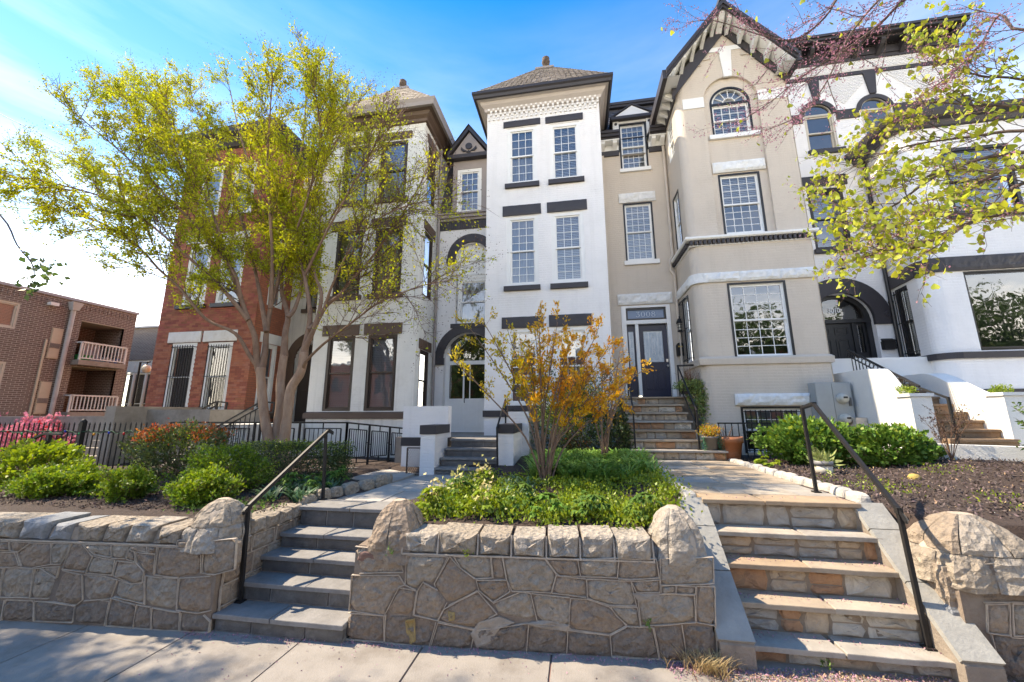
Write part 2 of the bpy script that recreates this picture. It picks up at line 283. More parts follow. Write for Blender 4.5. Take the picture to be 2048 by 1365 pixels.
def window(house, fr, u0, u1, v0, v1, casing, sash, cols=3, rt=4, rb=4, case=0.075, split=0.5, gm=None, gm2=None, blind='half', d=0.0, back=True, arch=None):
    gm = gm or M_GLASS; gm2 = gm2 or gm
    mb = MB(); dc0, dc1 = d-0.10, d-0.015
    fbox(mb, fr, u0, u0+case, v0, v1, dc0, dc1); fbox(mb, fr, u1-case, u1, v0, v1, dc0, dc1)
    fbox(mb, fr, u0+case, u1-case, v1-case, v1, dc0, dc1); fbox(mb, fr, u0+case, u1-case, v0, v0+case*0.8, dc0, dc1+0.01)
    w = mb.build('window', casing, house)
    a0, a1, b0, b1 = u0+case, u1-case, v0+case*0.8, v1-case; vm = b0+(b1-b0)*split
    for k, (c0, c1, rows, g_, dd) in enumerate(((vm-0.02, b1, rt, gm, d-0.045), (b0, vm+0.02, rb, gm2, d-0.075))):
        s = MB(); st = 0.042
        fbox(s, fr, a0, a0+st, c0, c1, dd-0.028, dd); fbox(s, fr, a1-st, a1, c0, c1, dd-0.028, dd)
        fbox(s, fr, a0+st, a1-st, c1-st, c1, dd-0.028, dd); fbox(s, fr, a0+st, a1-st, c0, c0+st, dd-0.028, dd)
        p0, p1, q0, q1 = a0+st, a1-st, c0+st, c1-st; m = 0.014
        for i in range(1, cols): x = p0+(p1-p0)*i/cols; fbox(s, fr, x-m/2, x+m/2, q0, q1, dd-0.022, dd-0.006)
        for j in range(1, rows): z = q0+(q1-q0)*j/rows; fbox(s, fr, p0, p1, z-m/2, z+m/2, dd-0.021, dd-0.007)
        s.build('sash', sash, w)
        for i in range(cols):
            for j in range(rows):
                pane(w, fr, p0+(p1-p0)*i/cols+0.003, p0+(p1-p0)*(i+1)/cols-0.003, q0+(q1-q0)*j/rows+0.003, q0+(q1-q0)*(j+1)/rows-0.003, dd-0.015, g_)
    if blind:
        bl = MB(); z0 = {'half': vm-0.05, 'full': b0, 'most': b0+(b1-b0)*0.18, 'curtain': b0}[blind]
        n = 26; P = []                   # a hanging blind or curtain with shallow folds or slats
        if blind == 'curtain':
            for i in range(n): 
                x0, x1 = a0+(a1-a0)*i/n, a0+(a1-a0)*(i+1)/n; f0, f1 = 0.02*math.sin(i*2.1), 0.02*math.sin((i+1)*2.1)
                bl.quad(fr.p(x0,z0,d-0.16+f0), fr.p(x1,z0,d-0.16+f1), fr.p(x1,b1,d-0.16+f1), fr.p(x0,b1,d-0.16+f0))
        else:
            ns = int((b1-z0)/0.05)
            for j in range(ns):
                za, zb = z0+(b1-z0)*j/ns, z0+(b1-z0)*(j+1)/ns
                bl.quad(fr.p(a0,za,d-0.13), fr.p(a1,za,d-0.13), fr.p(a1,zb,d-0.155), fr.p(a0,zb,d-0.155))
        bl.build('curtain' if blind == 'curtain' else 'blind', M_CURT if blind == 'curtain' else M_BLIND, w)
    if back:
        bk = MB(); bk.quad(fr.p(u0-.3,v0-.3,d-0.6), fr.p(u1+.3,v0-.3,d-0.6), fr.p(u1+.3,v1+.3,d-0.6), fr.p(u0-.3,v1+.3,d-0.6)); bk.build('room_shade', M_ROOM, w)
    return w
def rough(mb, fr, u0, u1, v0, v1, d0, d1, amp=0.02, step=0.06, seed=0.0, freq=7.0):   # rock-faced block
    nx, ny = max(2, int((u1-u0)/step)), max(2, int((v1-v0)/step)); V = []; F = []
    for j in range(ny+1):
        for i in range(nx+1):
            u, v = u0+(u1-u0)*i/nx, v0+(v1-v0)*j/ny; e = i in (0, nx) or j in (0, ny)
            q = fr.p(u, v, d1); n_ = mnoise.noise(q*freq+Vector((seed,0,0)))+0.5*mnoise.noise(q*freq*2.3+Vector((0,seed,0)))
            V.append(fr.p(u + (0 if not e else 0.004*n_), v+(0.004*n_ if e else 0), d1+(amp*(0.4+n_) if not e else -amp*0.5)))
    F = [(j*(nx+1)+i, j*(nx+1)+i+1, (j+1)*(nx+1)+i+1, (j+1)*(nx+1)+i) for j in range(ny) for i in range(nx)]
    mb.add(V, F)
    ring = [j for j in range(nx+1)]+[(j+1)*(nx+1)+nx for j in range(ny)]+[ny*(nx+1)+nx-1-i for i in range(nx)]+[(ny-1-j)*(nx+1) for j in range(ny-1)]
    a = [V[i] for i in ring]; b = [Vector(p)-fr.N*(d1-d0) for p in a]; n = len(a)
    mb.add(a+b, [(i, i+n, (i+1)%n+n, (i+1)%n) for i in range(n)])
def block(house, name, fr, u0, u1, v0, v1, m, d0=-0.02, d1=0.05, rocky=0.0, **kw):
    mb = MB()
    if rocky > 0: rough(mb, fr, u0, u1, v0, v1, d0, d1, rocky, seed=u0*3.1+v0)
    else: fbox(mb, fr, u0, u1, v0, v1, d0, d1)
    return mb.build(name, m, house, **kw)
def bars(house, fr, u0, u1, v0, v1, n=8, d=0.06, rails=(0.06, 0.5, 0.94), scroll=False):  # window guard
    mb = MB()
    for i in range(n): u = u0+(u1-u0)*i/(n-1); mb.bar(fr.p(u, v0, d), fr.p(u, v1, d), 0.014)
    for r in rails: v = v0+(v1-v0)*r; mb.bar(fr.p(u0-.05, v, d), fr.p(u1+.05, v, d), 0.018)
    for r in (rails[0], rails[-1]):
        v = v0+(v1-v0)*r
        for u in (u0-.05, u1+.05): mb.bar(fr.p(u, v, d), fr.p(u, v, -0.02), 0.016)
    if scroll:
        for k in scroll:
            cv = v0+(v1-v0)*k; cu = (u0+u1)/2
            for sx in (-1, 1):
                for sy in (-1, 1):
                    pts = [fr.p(cu+sx*(0.02+0.055*t*math.sin(t*4.4)), cv+sy*(0.05+0.30*t*abs(math.cos(t*0.9))), d) for t in [i/14 for i in range(15)]]
                    mb.tube(pts, 0.008, 4)
                    c = (cu+sx*0.055, cv+sy*0.12); mb.tube([fr.p(c[0]+0.035*math.cos(a*0.6)*(1-a/16), c[1]+0.035*math.sin(a*0.6)*(1-a/16), d) for a in range(13)], 0.007, 4)
    return mb.build('window_guard', M_IRON, house)
def crown(mb, x0, x1, y0, y1, prof, sides='lfr'):   # moulding round the front of a bay; prof = [(out, z)...]
    for i in range(len(prof)-1):
        (o0, z0), (o1, z1) = prof[i], prof[i+1]
        A = [(x0-o0,y1,z0),(x0-o0,y0-o0,z0),(x1+o0,y0-o0,z0),(x1+o0,y1,z0)]; B = [(x0-o1,y1,z1),(x0-o1,y0-o1,z1),(x1+o1,y0-o1,z1),(x1+o1,y1,z1)]
        for k, s in enumerate('lfr'):
            if s in sides: mb.quad(A[k], A[k+1], B[k+1], B[k])
def finial(house, x, y, z, s=1.0):
    mb = MB(); mb.lathe((x,y,z), [(0.0,0),(0.13*s,0),(0.10*s,0.06*s),(0.06*s,0.12*s),(0.07*s,0.2*s),(0.13*s,0.26*s),(0.14*s,0.34*s),(0.11*s,0.40*s),(0.13*s,0.45*s),(0.05*s,0.52*s),(0,0.55*s)], 10)
    return mb.build('finial', mat('rusty_terracotta', (0.12,0.08,0.06), (0.06,0.05,0.045), rough=0.9, scale=14, bump=0.5), house)
def shingle_face(mb, a, b, c, d, rows, wid):        # overlapping shingles on the quad a b (eave) c d (top)
    a, b, c, d = map(Vector, (a, b, c, d)); nrm = (b-a).cross(d-a).normalized()
    for r in range(rows):
        t0, t1 = r/rows, (r+1.25)/rows; l0, r0 = a.lerp(d, t0), b.lerp(c, t0); l1, r1 = a.lerp(d, min(1,t1)), b.lerp(c, min(1,t1))
        n = max(1, int((r0-l0).length/wid)); off = (r % 2)*0.5
        for k in range(-1, n+1):
            s0, s1 = max(0,(k+off)/n+0.004), min(1,(k+1+off)/n-0.004)
            if s1 <= s0: continue
            h = random.uniform(0.012, 0.02)
            P = [l0.lerp(r0,s0)+nrm*h, l0.lerp(r0,s1)+nrm*h, l1.lerp(r1,s1)+nrm*0.003, l1.lerp(r1,s0)+nrm*0.003]
            mb.quad(*P); mb.quad(P[1]-nrm*h, P[1], P[0], P[0]-nrm*h)
def hip_roof(house, x0, x1, y0, y1, z0, tip, m, rows=16, wid=0.16):
    mb = MB(); (tx0, tx1, ty0, ty1, tz) = tip
    E = [(x0,y0,z0),(x1,y0,z0),(x1,y1,z0),(x0,y1,z0)]; T = [(tx0,ty0,tz),(tx1,ty0,tz),(tx1,ty1,tz),(tx0,ty1,tz)]
    base = MB()
    for k in range(4):
        base.quad(E[k], E[(k+1)%4], T[(k+1)%4], T[k]); shingle_face(mb, E[k], E[(k+1)%4], T[(k+1)%4], T[k], rows, wid)
    base.quad(*T); base.quad(*E)
    r = base.build('roof', m, house); sh = mb.build('shingle', m, r, kind='stuff')
    return r
def arched_door_glass(): pass
F_B, F_R, F_8 = Fr((0,YB,0),(0,-1,0)), Fr((0,YR,0),(0,-1,0)), Fr((0,Y8,0),(0,-1,0))

# ================================================================== white house with charcoal trim (middle of the row)
H = thing('row_house', 'white painted brick row house with charcoal lintels and pyramid roof, beside the tan house', 'house', (-1.7, 11, 1.0))
mb = MB(); X0, X1 = -2.41, 0.95
WB = [(-1.79,-0.90,8.76,10.63),(-0.52,0.37,8.76,10.60),(-1.80,-0.90,5.63,7.73),(-0.53,0.37,5.65,7.73),(-1.80,-0.90,2.36,4.42),(-0.53,0.37,2.36,4.42)]
fwall(mb, F_B, X0, X1, 0.6, 11.7, WB)
sl, sr = Fr((X0,0,0),(-1,0,0)), Fr((X1,0,0),(1,0,0))
fwall(mb, sl, -13, -YB, 0.6, 11.7); fwall(mb, sr, YB, 13, 0.6, 11.7)
DO = (-4.06,-2.47,1.60,3.87+0.80); WO = (-3.72,-2.68,4.95,7.15+0.52)
fwall(mb, F_R, -4.4, X0+0.02, 0.6, 8.5, [DO, WO], 0.25)
spandrel(mb, F_R, -3.265, 3.87, 0.80, 0.25); spandrel(mb, F_R, -3.20, 7.15, 0.52, 0.25)
mb.build('wall', M_WHITE, H)
for k, wz in enumerate(WB):
    window(H, F_B, *wz, M_TRIMW, M_TRIMW, cols=3, rt=(3 if k < 2 else 4), rb=4 if k > 1 else 3, case=0.10, gm=M_GLASSB, gm2=M_GLASS, blind='full' if k in (1,3) else 'curtain')
for (a, b, c, d) in ((-1.90,-0.78,10.66,10.86),(-0.63,0.47,10.64,10.85),(-1.92,-0.81,7.75,8.06),(-0.64,0.48,7.75,8.06),(-1.94,-0.80,4.43,4.74),(-0.65,0.48,4.43,4.75)): block(H, 'lintel', F_B, a, b, c, d, M_BLACK, d1=0.035, rocky=0.006)
for (a, b, c, d) in ((-1.85,-0.84,8.62,8.755),(-0.58,0.44,8.62,8.755),(-1.88,-0.86,5.49,5.62),(-0.59,0.42,5.48,5.62),(-1.88,-0.86,2.24,2.36),(-0.59,0.42,2.24,2.36)): block(H, 'sill', F_B, a, b, c, d, M_BLACK, d1=0.075)
block(H, 'base_band', F_B, X0-0.03, X1+0.02, 2.07, 2.236, M_BLACK, d1=0.05)
fz = MB()
for r in range(5):
    z0 = 10.97+r*0.078
    for i in range(46):
        u = X0+0.03+i*0.0725
        if (i+r//2) % 2 == 0 and u+0.06 < X1: fbox(fz, F_B, u, u+0.062, z0, z0+0.07, -0.01, 0.035+0.012*r)
fbox(fz, F_B, X0-0.05, X1+0.05, 11.36, 11.45, -0.02, 0.09); fz.build('corbel_frieze', M_WHITE, H, kind='stuff')
cm = MB(); crown(cm, X0, X1, YB, 13.0, [(0.0,11.24),(0.06,11.26),(0.08,11.34),(0.16,11.42),(0.20,11.50),(0.30,11.53),(0.30,11.56)]); cm.build('cornice', M_SOFFIT, H)
gm_ = MB(); crown(gm_, X0, X1, YB, 13.0, [(0.28,11.52),(0.34,11.52),(0.36,11.60),(0.40,11.64),(0.40,11.72),(0.30,11.73)]); gm_.build('gutter', M_BLACK, H)
hip_roof(H, X0-0.36, X1+0.36, YB-0.36, 13.2, 11.72, (-0.98,-0.42,11.2,11.6,13.92), M_SHING, rows=20, wid=0.15)
mb = MB(); mb.box(-1.02,-0.38,11.16,11.64,13.90,13.97); mb.build('roof_cap', M_TAUPE, H); finial(H, -0.66, 11.4, 14.03, 1.05)
# recess: arched entrance, arched window, cornice, dormer, mansard
mb = MB(); archband(mb, F_R, -3.265, 3.87, 0.80, 1.07, -0.02, 0.05, ulim=(-4.40, X0)); fbox(mb, F_R, -4.36, -4.04, 3.66, 3.87, -0.02, 0.08)
mb.build('door_arch', M_BLACK, H)
mb = MB(); archband(mb, F_R, -3.20, 7.15, 0.55, 0.83, -0.02, 0.06, ulim=(-4.40, X0)); fbox(mb, F_R, -4.05, -3.74, 6.98, 7.15, -0.02, 0.07); mb.build('window_arch', M_BLACK, H)
FD = Fr((0,YR+0.25,0),(0,-1,0))
d_ = MB()                                # white double storm door with glazed upper half
fbox(d_, FD, -4.06, -3.93, 1.6, 4.75, -0.03, 0.03); fbox(d_, FD, -2.60, -2.40, 1.6, 4.75, -0.03, 0.03); fbox(d_, FD, -3.93, -2.6, 3.68, 3.80, -0.03, 0.03)
fbox(d_, FD, -3.93, -2.6, 1.60, 2.62, -0.03, 0.01); fbox(d_, FD, -3.49, -3.44, 1.62, 3.68, -0.02, 0.025); fbox(d_, FD, -3.28, -3.25, 2.62, 3.68, -0.02, 0.015)
for u0, u1 in ((-3.86,-3.56),(-3.38,-3.02),(-2.98,-2.66)): fbox(d_, FD, u0, u1, 1.75, 2.48, 0.0, 0.022)
dr = d_.build('door', M_TRIMW, H)
pane(dr, FD, -3.93, -3.49, 2.62, 3.68, 0.0, M_GLASSB); pane(dr, FD, -3.44, -2.6, 2.62, 3.68, 0.0, M_GLASSB)
tr_ = MB(); n = 14; tr_.add([FD.p(-3.265,3.8,0.01)]+[FD.p(-3.265+0.8*math.cos(math.pi*k/n), 3.8+0.86*math.sin(math.pi*k/n), 0.01) for k in range(n+1)], [(0,k+1,k+2) for k in range(n)]); tr_.build('transom_pane', M_GLASSB, dr)
hd = MB(); hd.tube([FD.p(-3.42,2.5,0.03),FD.p(-3.42,2.5,0.07),FD.p(-3.42,2.64,0.07)], 0.012, 6); hd.build('handle', M_IRON, dr)
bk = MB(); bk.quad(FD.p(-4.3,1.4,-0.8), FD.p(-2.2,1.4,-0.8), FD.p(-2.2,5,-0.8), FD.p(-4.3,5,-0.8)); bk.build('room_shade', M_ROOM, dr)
mb = MB(); fbox(mb, F_R, -4.06, -2.45, 1.45, 1.605, -0.2, 0.06); mb.build('door_sill', M_BLACK, H)
FW = Fr((0,YR+0.12,0),(0,-1,0)); mb = MB(); fbox(mb, FW, -3.72, -2.68, 6.5, 7.72, -0.03, 0.0); fbox(mb, FW, -3.72, -2.68, 7.08, 7.17, 0.0, 0.04); fbox(mb, FW, -3.62, -2.75, 6.6, 7.0, 0.0, 0.02); mb.build('window_panel', M_TRIMW, H)
window(H, FW, -3.70, -2.66, 4.95, 6.5, M_TRIMW, M_TRIMW, cols=1, rt=1, rb=1, case=0.1, gm=M_GLASSB, blind='curtain')
block(H, 'sill', F_R, -3.85, -2.45, 4.82, 4.95, M_BLACK, d1=0.07)
mb = MB()
for (a, b, c) in ((8.48,8.56,0.08),(8.56,8.66,0.15),(8.66,8.72,0.2)): fbox(mb, F_R, -4.4, X0, a, b, -0.02, c)
mb.build('cornice', M_TAUPE, H)
mb = MB(); fbox(mb, F_R, -4.4, X0, 8.18, 8.478, -0.02, 0.03)
for i in range(26): u = -4.38+i*0.076; fbox(mb, F_R, u, u+0.04, 8.22, 8.44, 0.03, 0.05)
mb.build('frieze', M_BLACK, H)
mb = MB(); fwall(mb, Fr((0,YR-0.02,0),(0,-1,0)), -3.92, -2.73, 8.70, 10.78, [(-3.76,-2.91,8.78,10.40)], 0.12)
for u in (-3.92, -2.73): s = -1 if u < -3 else 1; mb.quad((u,YR-0.02,8.7),(u,YR-0.02,10.78),(u,12.6,10.78),(u,12.6,8.7))
mb.build('dormer', M_TAUPE, H)
window(H, Fr((0,YR-0.02,0),(0,-1,0)), -3.76, -2.91, 8.78, 10.40, M_TRIMW, M_TRIMW, cols=3, rt=3, rb=3, case=0.11, gm=M_GLASSB, blind='curtain')
FG = Fr((0,YR-0.22,0),(0,-1,0)); mb = MB()
mb.prism([FG.p(-4.06,10.72),FG.p(-2.62,10.72),FG.p(-2.62,10.86),FG.p(-4.06,10.86)], (0,0.25,0))
for s in (-1, 1): mb.prism([FG.p(-3.34+s*0.74,10.80),FG.p(-3.34+s*0.74,10.95),FG.p(-3.34,11.94),FG.p(-3.34,11.76)], (0,1.6,0)); mb.quad(FG.p(-3.34+s*0.76,10.93,0.04),FG.p(-3.34,11.97,0.04),FG.p(-3.34,11.97,-1.6),FG.p(-3.34+s*0.76,10.93,-1.6))
mb.build('dormer_gable', M_BLACK, H)
mb = MB(); mb.prism([FG.p(-3.34-0.62,10.86,-0.08),FG.p(-3.34+0.62,10.86,-0.08),FG.p(-3.34,11.72,-0.08)], (0,0.1,0)); mb.build('gable_panel', M_TAUPE, H)
mb = MB(); FO = Fr((0,YR-0.15,0),(0,-1,0)); mb.prism([FO.p(-3.34+0.12*math.cos(a*math.pi/8), 11.17+0.12*math.sin(a*math.pi/8)) for a in range(16)], (0,-0.03,0))
for s in (-1, 1):
    mb.prism([FO.p(-3.34+s*0.05,10.98),FO.p(-3.34+s*0.2,10.97),FO.p(-3.34+s*0.28,11.06),FO.p(-3.34+s*0.26,11.16),FO.p(-3.34+s*0.18,11.06)][::s], (0,-0.03,0))
mb.prism([FO.p(-3.42,10.93),FO.p(-3.26,10.93),FO.p(-3.34,11.02)], (0,-0.03,0)); mb.build('gable_ornament', M_BLACK, H)
mb = MB(); mb.quad((-4.4,YR+0.05,8.7),(X0,YR+0.05,8.7),(X0,YR+1.1,11.75),(-4.4,YR+1.1,11.75)); mb.quad((-4.4,YR+1.1,11.75),(X0,YR+1.1,11.75),(X0,16,11.9),(-4.4,16,11.9)); ro = mb.build('mansard_roof', M_SLATE, H)
mb = MB(); shingle_face(mb, (-4.4,YR+0.04,8.7),(X0,YR+0.04,8.7),(X0,YR+1.09,11.75),(-4.4,YR+1.09,11.75), 22, 0.17); mb.build('slate', M_SLATE, ro, kind='stuff')
mb = MB(); mb.box(-4.4,X0,YR+0.92,YR+1.2,11.62,11.70); mb.box(-4.4,X0,YR+0.88,YR+1.2,11.80,11.9); mb.build('ridge_trim', M_BLACK, H)
mb = MB(); mb.box(-4.4,X0,YR+0.9,YR+1.2,11.70,11.80); mb.build('ridge_flashing', M_TRIMW, H)
# ================================================================== white house with brown trim
H = thing('row_house', 'aged white painted brick row house with brown lintels and brown windows, behind the branching tree', 'house', (-7, 11, 1.0)); XB0, XB1 = -7.64, -4.41
mb = MB(); WB = [(-7.16,-6.28,8.7,10.7),(-5.88,-4.97,8.7,10.7),(-7.16,-6.28,5.62,7.73),(-5.88,-4.97,5.64,7.73),(-7.16,-6.28,2.24,4.40),(-5.88,-4.97,2.24,4.40)]
fwall(mb, F_B, XB0, XB1, 0.4, 11.7, WB)
sl, sr = Fr((XB0,0,0),(-1,0,0)), Fr((XB1,0,0),(1,0,0)); SW = [(10.25,10.95,2.24,4.0),(10.25,10.95,5.64,7.73),(10.25,10.95,8.7,10.7)]
fwall(mb, sl, -13, -YB, 0.4, 11.7); fwall(mb, sr, YB, YR+1.5, 0.4, 11.7, SW)
fwall(mb, F_R, -9.7, XB0+.02, 0.4, 11.7, [(-9.3,-7.9,1.9,4.6),(-9.1,-8.3,5.7,7.7)], 0.25); spandrel(mb, F_R, -8.6, 3.9, 0.7, 0.25)
mb.build('wall', M_WHITE3, H)
for k, wz in enumerate(WB): window(H, F_B, *wz, M_BROWN2, M_BROWN2, cols=1, rt=1, rb=1, case=0.085, gm=M_GLASSB if k < 4 else M_GLASS, gm2=M_GLASS, blind='full')
for wz in SW: window(H, sr, *wz, M_BROWN2, M_BROWN2, cols=1, rt=1, rb=1, case=0.07, blind=None)
for (a, b, c, d) in ((-7.34,-6.17,10.75,11.0),(-6.01,-4.84,10.75,11.0),(-7.34,-6.17,7.75,8.06),(-6.01,-4.84,7.75,8.06),(-7.34,-6.17,4.41,4.73),(-6.01,-4.84,4.41,4.73)): block(H, 'lintel', F_B, a, b, c, d, M_BROWN, d1=0.04, rocky=0.006)
for (a, b, c, d) in ((-7.25,-6.19,8.56,8.70),(-5.97,-4.88,8.56,8.70),(-7.25,-6.19,5.49,5.62),(-5.97,-4.88,5.49,5.63)): block(H, 'sill', F_B, a, b, c, d, M_BROWN, d1=0.08)
for wz in SW: block(H, 'lintel', sr, wz[0]-.1, wz[1]+.1, wz[3]+.01, wz[3]+.3, M_BROWN, d1=0.035)
mb = MB(); crown(mb, XB0, XB1, YB, YR, [(0.0,2.03),(0.06,2.035),(0.06,2.18),(0.0,2.22)]); mb.build('base_band', M_BROWN, H)
mb = MB(); archband(mb, F_R, -8.6, 3.9, 0.70, 1.0, -0.02, 0.06); fbox(mb, F_R, -9.6, -9.3, 1.9, 3.9, -.02, .04); mb.build('door_arch', M_BROWN, H)
d_ = MB(); fbox(d_, FD, -9.3, -7.9, 1.9, 4.65, -0.05, 0.0)
for u in (-9.15,-8.55): fbox(d_, FD, u, u+0.45, 2.05, 2.75, 0, 0.02); fbox(d_, FD, u, u+0.45, 2.95, 3.9, 0, 0.02)
dr = d_.build('door', M_BROWN2, H); hd = MB(); hd.lathe(FD.p(-8.6,2.9,0.05), [(0,-.03),(.03,-.01),(.03,.02),(0,.03)], 8); hd.build('handle', mat('old_brass', (0.45,0.32,0.12), metal=0.9, rough=0.4), dr)
window(H, F_R, -9.1, -8.3, 5.7, 7.7, M_BROWN2, M_BROWN2, cols=1, rt=1, rb=1, blind='full'); block(H, 'sill', F_R, -9.2, -8.2, 5.56, 5.69, M_BROWN, d1=0.08); block(H, 'lintel', F_R, -9.2, -8.2, 7.71, 8.0, M_BROWN, d1=0.04)
cm = MB(); crown(cm, XB0, XB1, YB, YR+1.5, [(0.0,11.24),(0.06,11.26),(0.08,11.34),(0.16,11.42),(0.20,11.52),(0.32,11.55),(0.36,11.62)]); cm.build('cornice', M_BROWN, H)
gm_ = MB(); crown(gm_, XB0, XB1, YB, YR+1.5, [(0.30,11.54),(0.38,11.54),(0.40,11.66),(0.44,11.76),(0.34,11.77)]); gm_.build('gutter', M_TAUPE, H)
mb = MB(); mb.quad((XB0-.05,YB+.02,11.2),(XB1+.05,YB+.02,11.2),(XB1+.05,YR+1.5,11.2),(XB0-.05,YR+1.5,11.2)); mb.build('soffit_board', M_BROWN, H)
hip_roof(H, XB0-0.38, XB1+0.38, YB-0.38, 13.2, 11.76, (-6.35,-5.75,11.2,11.7,13.95), mat('pale_tan_shingle', (0.38,0.33,0.28), (0.28,0.24,0.2), rough=0.85, scale=6, bump=0.4, bscale=50, island=0.25), rows=18, wid=0.18)
mb = MB(); mb.box(-6.40,-5.70,11.16,11.74,13.93,14.02); mb.build('roof_cap', M_TAUPE, H); finial(H, -6.05, 11.42, 14.02, 1.05)
mb = MB(); mb.quad((-9.7,YR,11.7),(XB0,YR,11.7),(XB0,14,12.2),(-9.7,14,12.2)); mb.build('rear_roof', M_SLATE, H)
# downspout on the bay's right side
mb = MB(); mb.tube([(XB1+0.07,YR-0.1,1.0),(XB1+0.07,YR-0.1,11.2)], 0.045, 8); mb.build('downspout', M_TAUPE, H)

# ================================================================== red brick house
H = thing('row_house', 'red brick row house with white lintels and barred ground floor windows', 'house', (-11.5, 11, 1.0)); XC0, XC1 = -13.26, -9.70
RB = [mat('red_brick_%s' % n, c, tuple(x*0.78 for x in c), rough=0.85, scale=9, bump=0.35, bscale=55) for n, c in (('warm',(0.40,0.135,0.08)),('deep',(0.31,0.10,0.065)),('orange',(0.44,0.165,0.095)),('pale',(0.41,0.165,0.11)))]
M_BRKS = mat('red_brick_many', (0.40,0.135,0.083), (0.30,0.10,0.065), rough=0.85, scale=3, bump=0.35, bscale=55, island=0.22)
M_MORT = mat('dark_red_mortar', (0.17,0.085,0.06), (0.13,0.07,0.055), rough=0.9, scale=10)
M_BRKW = mat('red_brick_wall', (0.42,0.145,0.078), (0.34,0.115,0.065), rough=0.85, scale=4, bump=0.2, bscale=50, brick=(0.213,0.0677,0.006,0.5,(0.17,0.085,0.06),(0.28,0.1,0.06)))
WB = [(-12.62,-11.69,2.26,4.38),(-11.28,-10.38,2.26,4.36),(-12.54,-11.68,5.62,7.73),(-11.28,-10.40,5.62,7.73),(-12.54,-11.68,8.72,10.6),(-11.28,-10.40,8.72,10.6)]
mb = MB(); fwall(mb, Fr((0,YB+0.012,0),(0,-1,0)), XC0, XC1, 0.4, 11.9, WB); mb.build('wall', M_MORT, H)
mb = MB(); sr = Fr((XC1,0,0),(1,0,0)); SWb = [(10.3,10.95,2.26,4.38),(10.3,10.95,5.62,7.7)]
fwall(mb, sr, YB+0.012, YR+.1, 0.4, 11.9, SWb); fwall(mb, Fr((XC0,0,0),(-1,0,0)), -20, -YB-0.012, 0.4, 11.9); mb.build('wall', M_BRKW, H)
solid = [(-12.79,-11.57,4.39,4.74),(-11.48,-10.26,4.39,4.74),(-12.7,-11.6,7.75,8.05),(-11.4,-10.3,7.75,8.05),(-12.69,-11.6,5.49,5.62),(-11.36,-10.32,5.49,5.62),(-13.3,-9.6,2.0,2.2)]+WB
bm = []
for j in range(168):
    z = 0.55+j*0.0677
    for i in range(-1, 18):
        u = XC0+i*0.213+(0.1065 if j % 2 else 0); u0, u1 = max(u+0.003, XC0), min(u+0.21, XC1)
        if u1-u0 < 0.03 or any(u1 > s[0] and u0 < s[1] and z+0.06 > s[2] and z < s[3] for s in solid):
            # cut bricks against openings
            cut = [s for s in solid if u1 > s[0] and u0 < s[1] and z+0.06 > s[2] and z < s[3]]
            if not cut or u1-u0 < 0.03: continue
            s = cut[0]
            if u0 < s[0]-0.03: u1 = s[0]-0.003
            elif u1 > s[1]+0.03: u0 = s[1]+0.003
            else: continue
            if any(u1 > q[0] and u0 < q[1] and z+0.06 > q[2] and z < q[3] for q in solid): continue
        bm.append((u0, u1, z))
UB = []
for m in RB:
    t = MB().box(0,1,0,0.022,0,1); me = bpy.data.meshes.new('brick'); me.from_pydata(t.v, [], t.f); me.materials.append(m); UB.append(me)
near = sorted([b for b in bm if b[2] > 2.6], key=lambda b: b[2]+0.25*abs(b[0]+11))[:300]; nearset = set(near); rest = MB()
for b in bm:
    if b in nearset:
        o = bpy.data.objects.new('brick', random.choice(UB)); COL.objects.link(o); o.parent = H; o.location = Vector((b[0], YB-0.004+random.uniform(-.002,.002), b[2]))-Vector(H.location); o.scale = (b[1]-b[0], 1, 0.0617)
    else: dy = random.uniform(-.002,.002); rest.box(b[0], b[1], YB-0.004+dy, YB+0.018, b[2], b[2]+0.0617)
rest.build('brickwork', M_BRKS, H, kind='stuff')
for k, wz in enumerate(WB): window(H, F_B, *wz, M_TRIMW, M_TRIMW, cols=1, rt=1, rb=1, case=0.11, gm=M_GLASS if k > 1 else M_GLASSD, blind='curtain')
for wz in SWb: window(H, sr, *wz, M_TRIMW, M_TRIMW, cols=1, rt=1, rb=1, case=0.09, blind='curtain'); block(H, 'lintel', sr, wz[0]-.1, wz[1]+.1, wz[3]+.01, wz[3]+.33, M_TRIMW, d1=0.03)
for wz in WB[:2]: bars(H, F_B, wz[0]+.1, wz[1]-.08, wz[2]+.06, wz[3]-.08, n=9, rails=(0.03,0.5,0.97))
for s in solid[:4]: block(H, 'lintel', F_B, s[0], s[1], s[2]+.004, s[3]-.004, mat('worn_white_paint', (0.76,0.75,0.73), (0.68,0.66,0.62), rough=0.6, scale=4, stain=((0.42,0.28,0.2),0.35,5)), d1=0.03, rocky=0.008)
for s in solid[4:6]: block(H, 'sill', F_B, s[0], s[1], s[2]+.003, s[3], M_BLACK, d1=0.08)
block(H, 'base_band', F_B, XC0, XC1+.04, 2.02, 2.2, M_BLACK, d1=0.06); block(H, 'base_band', sr, YB+.01, YR, 2.02, 2.2, M_BROWN, d1=0.05)
cm = MB(); crown(cm, XC0, XC1, YB, YR+1.0, [(0.0,11.2),(0.08,11.25),(0.2,11.45),(0.34,11.6),(0.36,11.75),(0.2,11.9)]); cm.build('cornice', M_BLACK, H)
hip_roof(H, XC0-0.3, XC1+0.3, YB-0.3, 13.4, 11.78, (-11.8,-11.2,11.3,11.8,13.6), M_SHING, rows=14, wid=0.22)
# ================================================================== tan house with gable
H = thing('row_house', 'tan painted brick row house with rough white stone lintels and a steep bracketed gable', 'house', (3.5, 11, 1.0))
HT = H; XL, XR = 3.03, 5.83; RC = 0.22
F_P = Fr((0,Y8+0.07,0),(0,-1,0))
mb = MB()
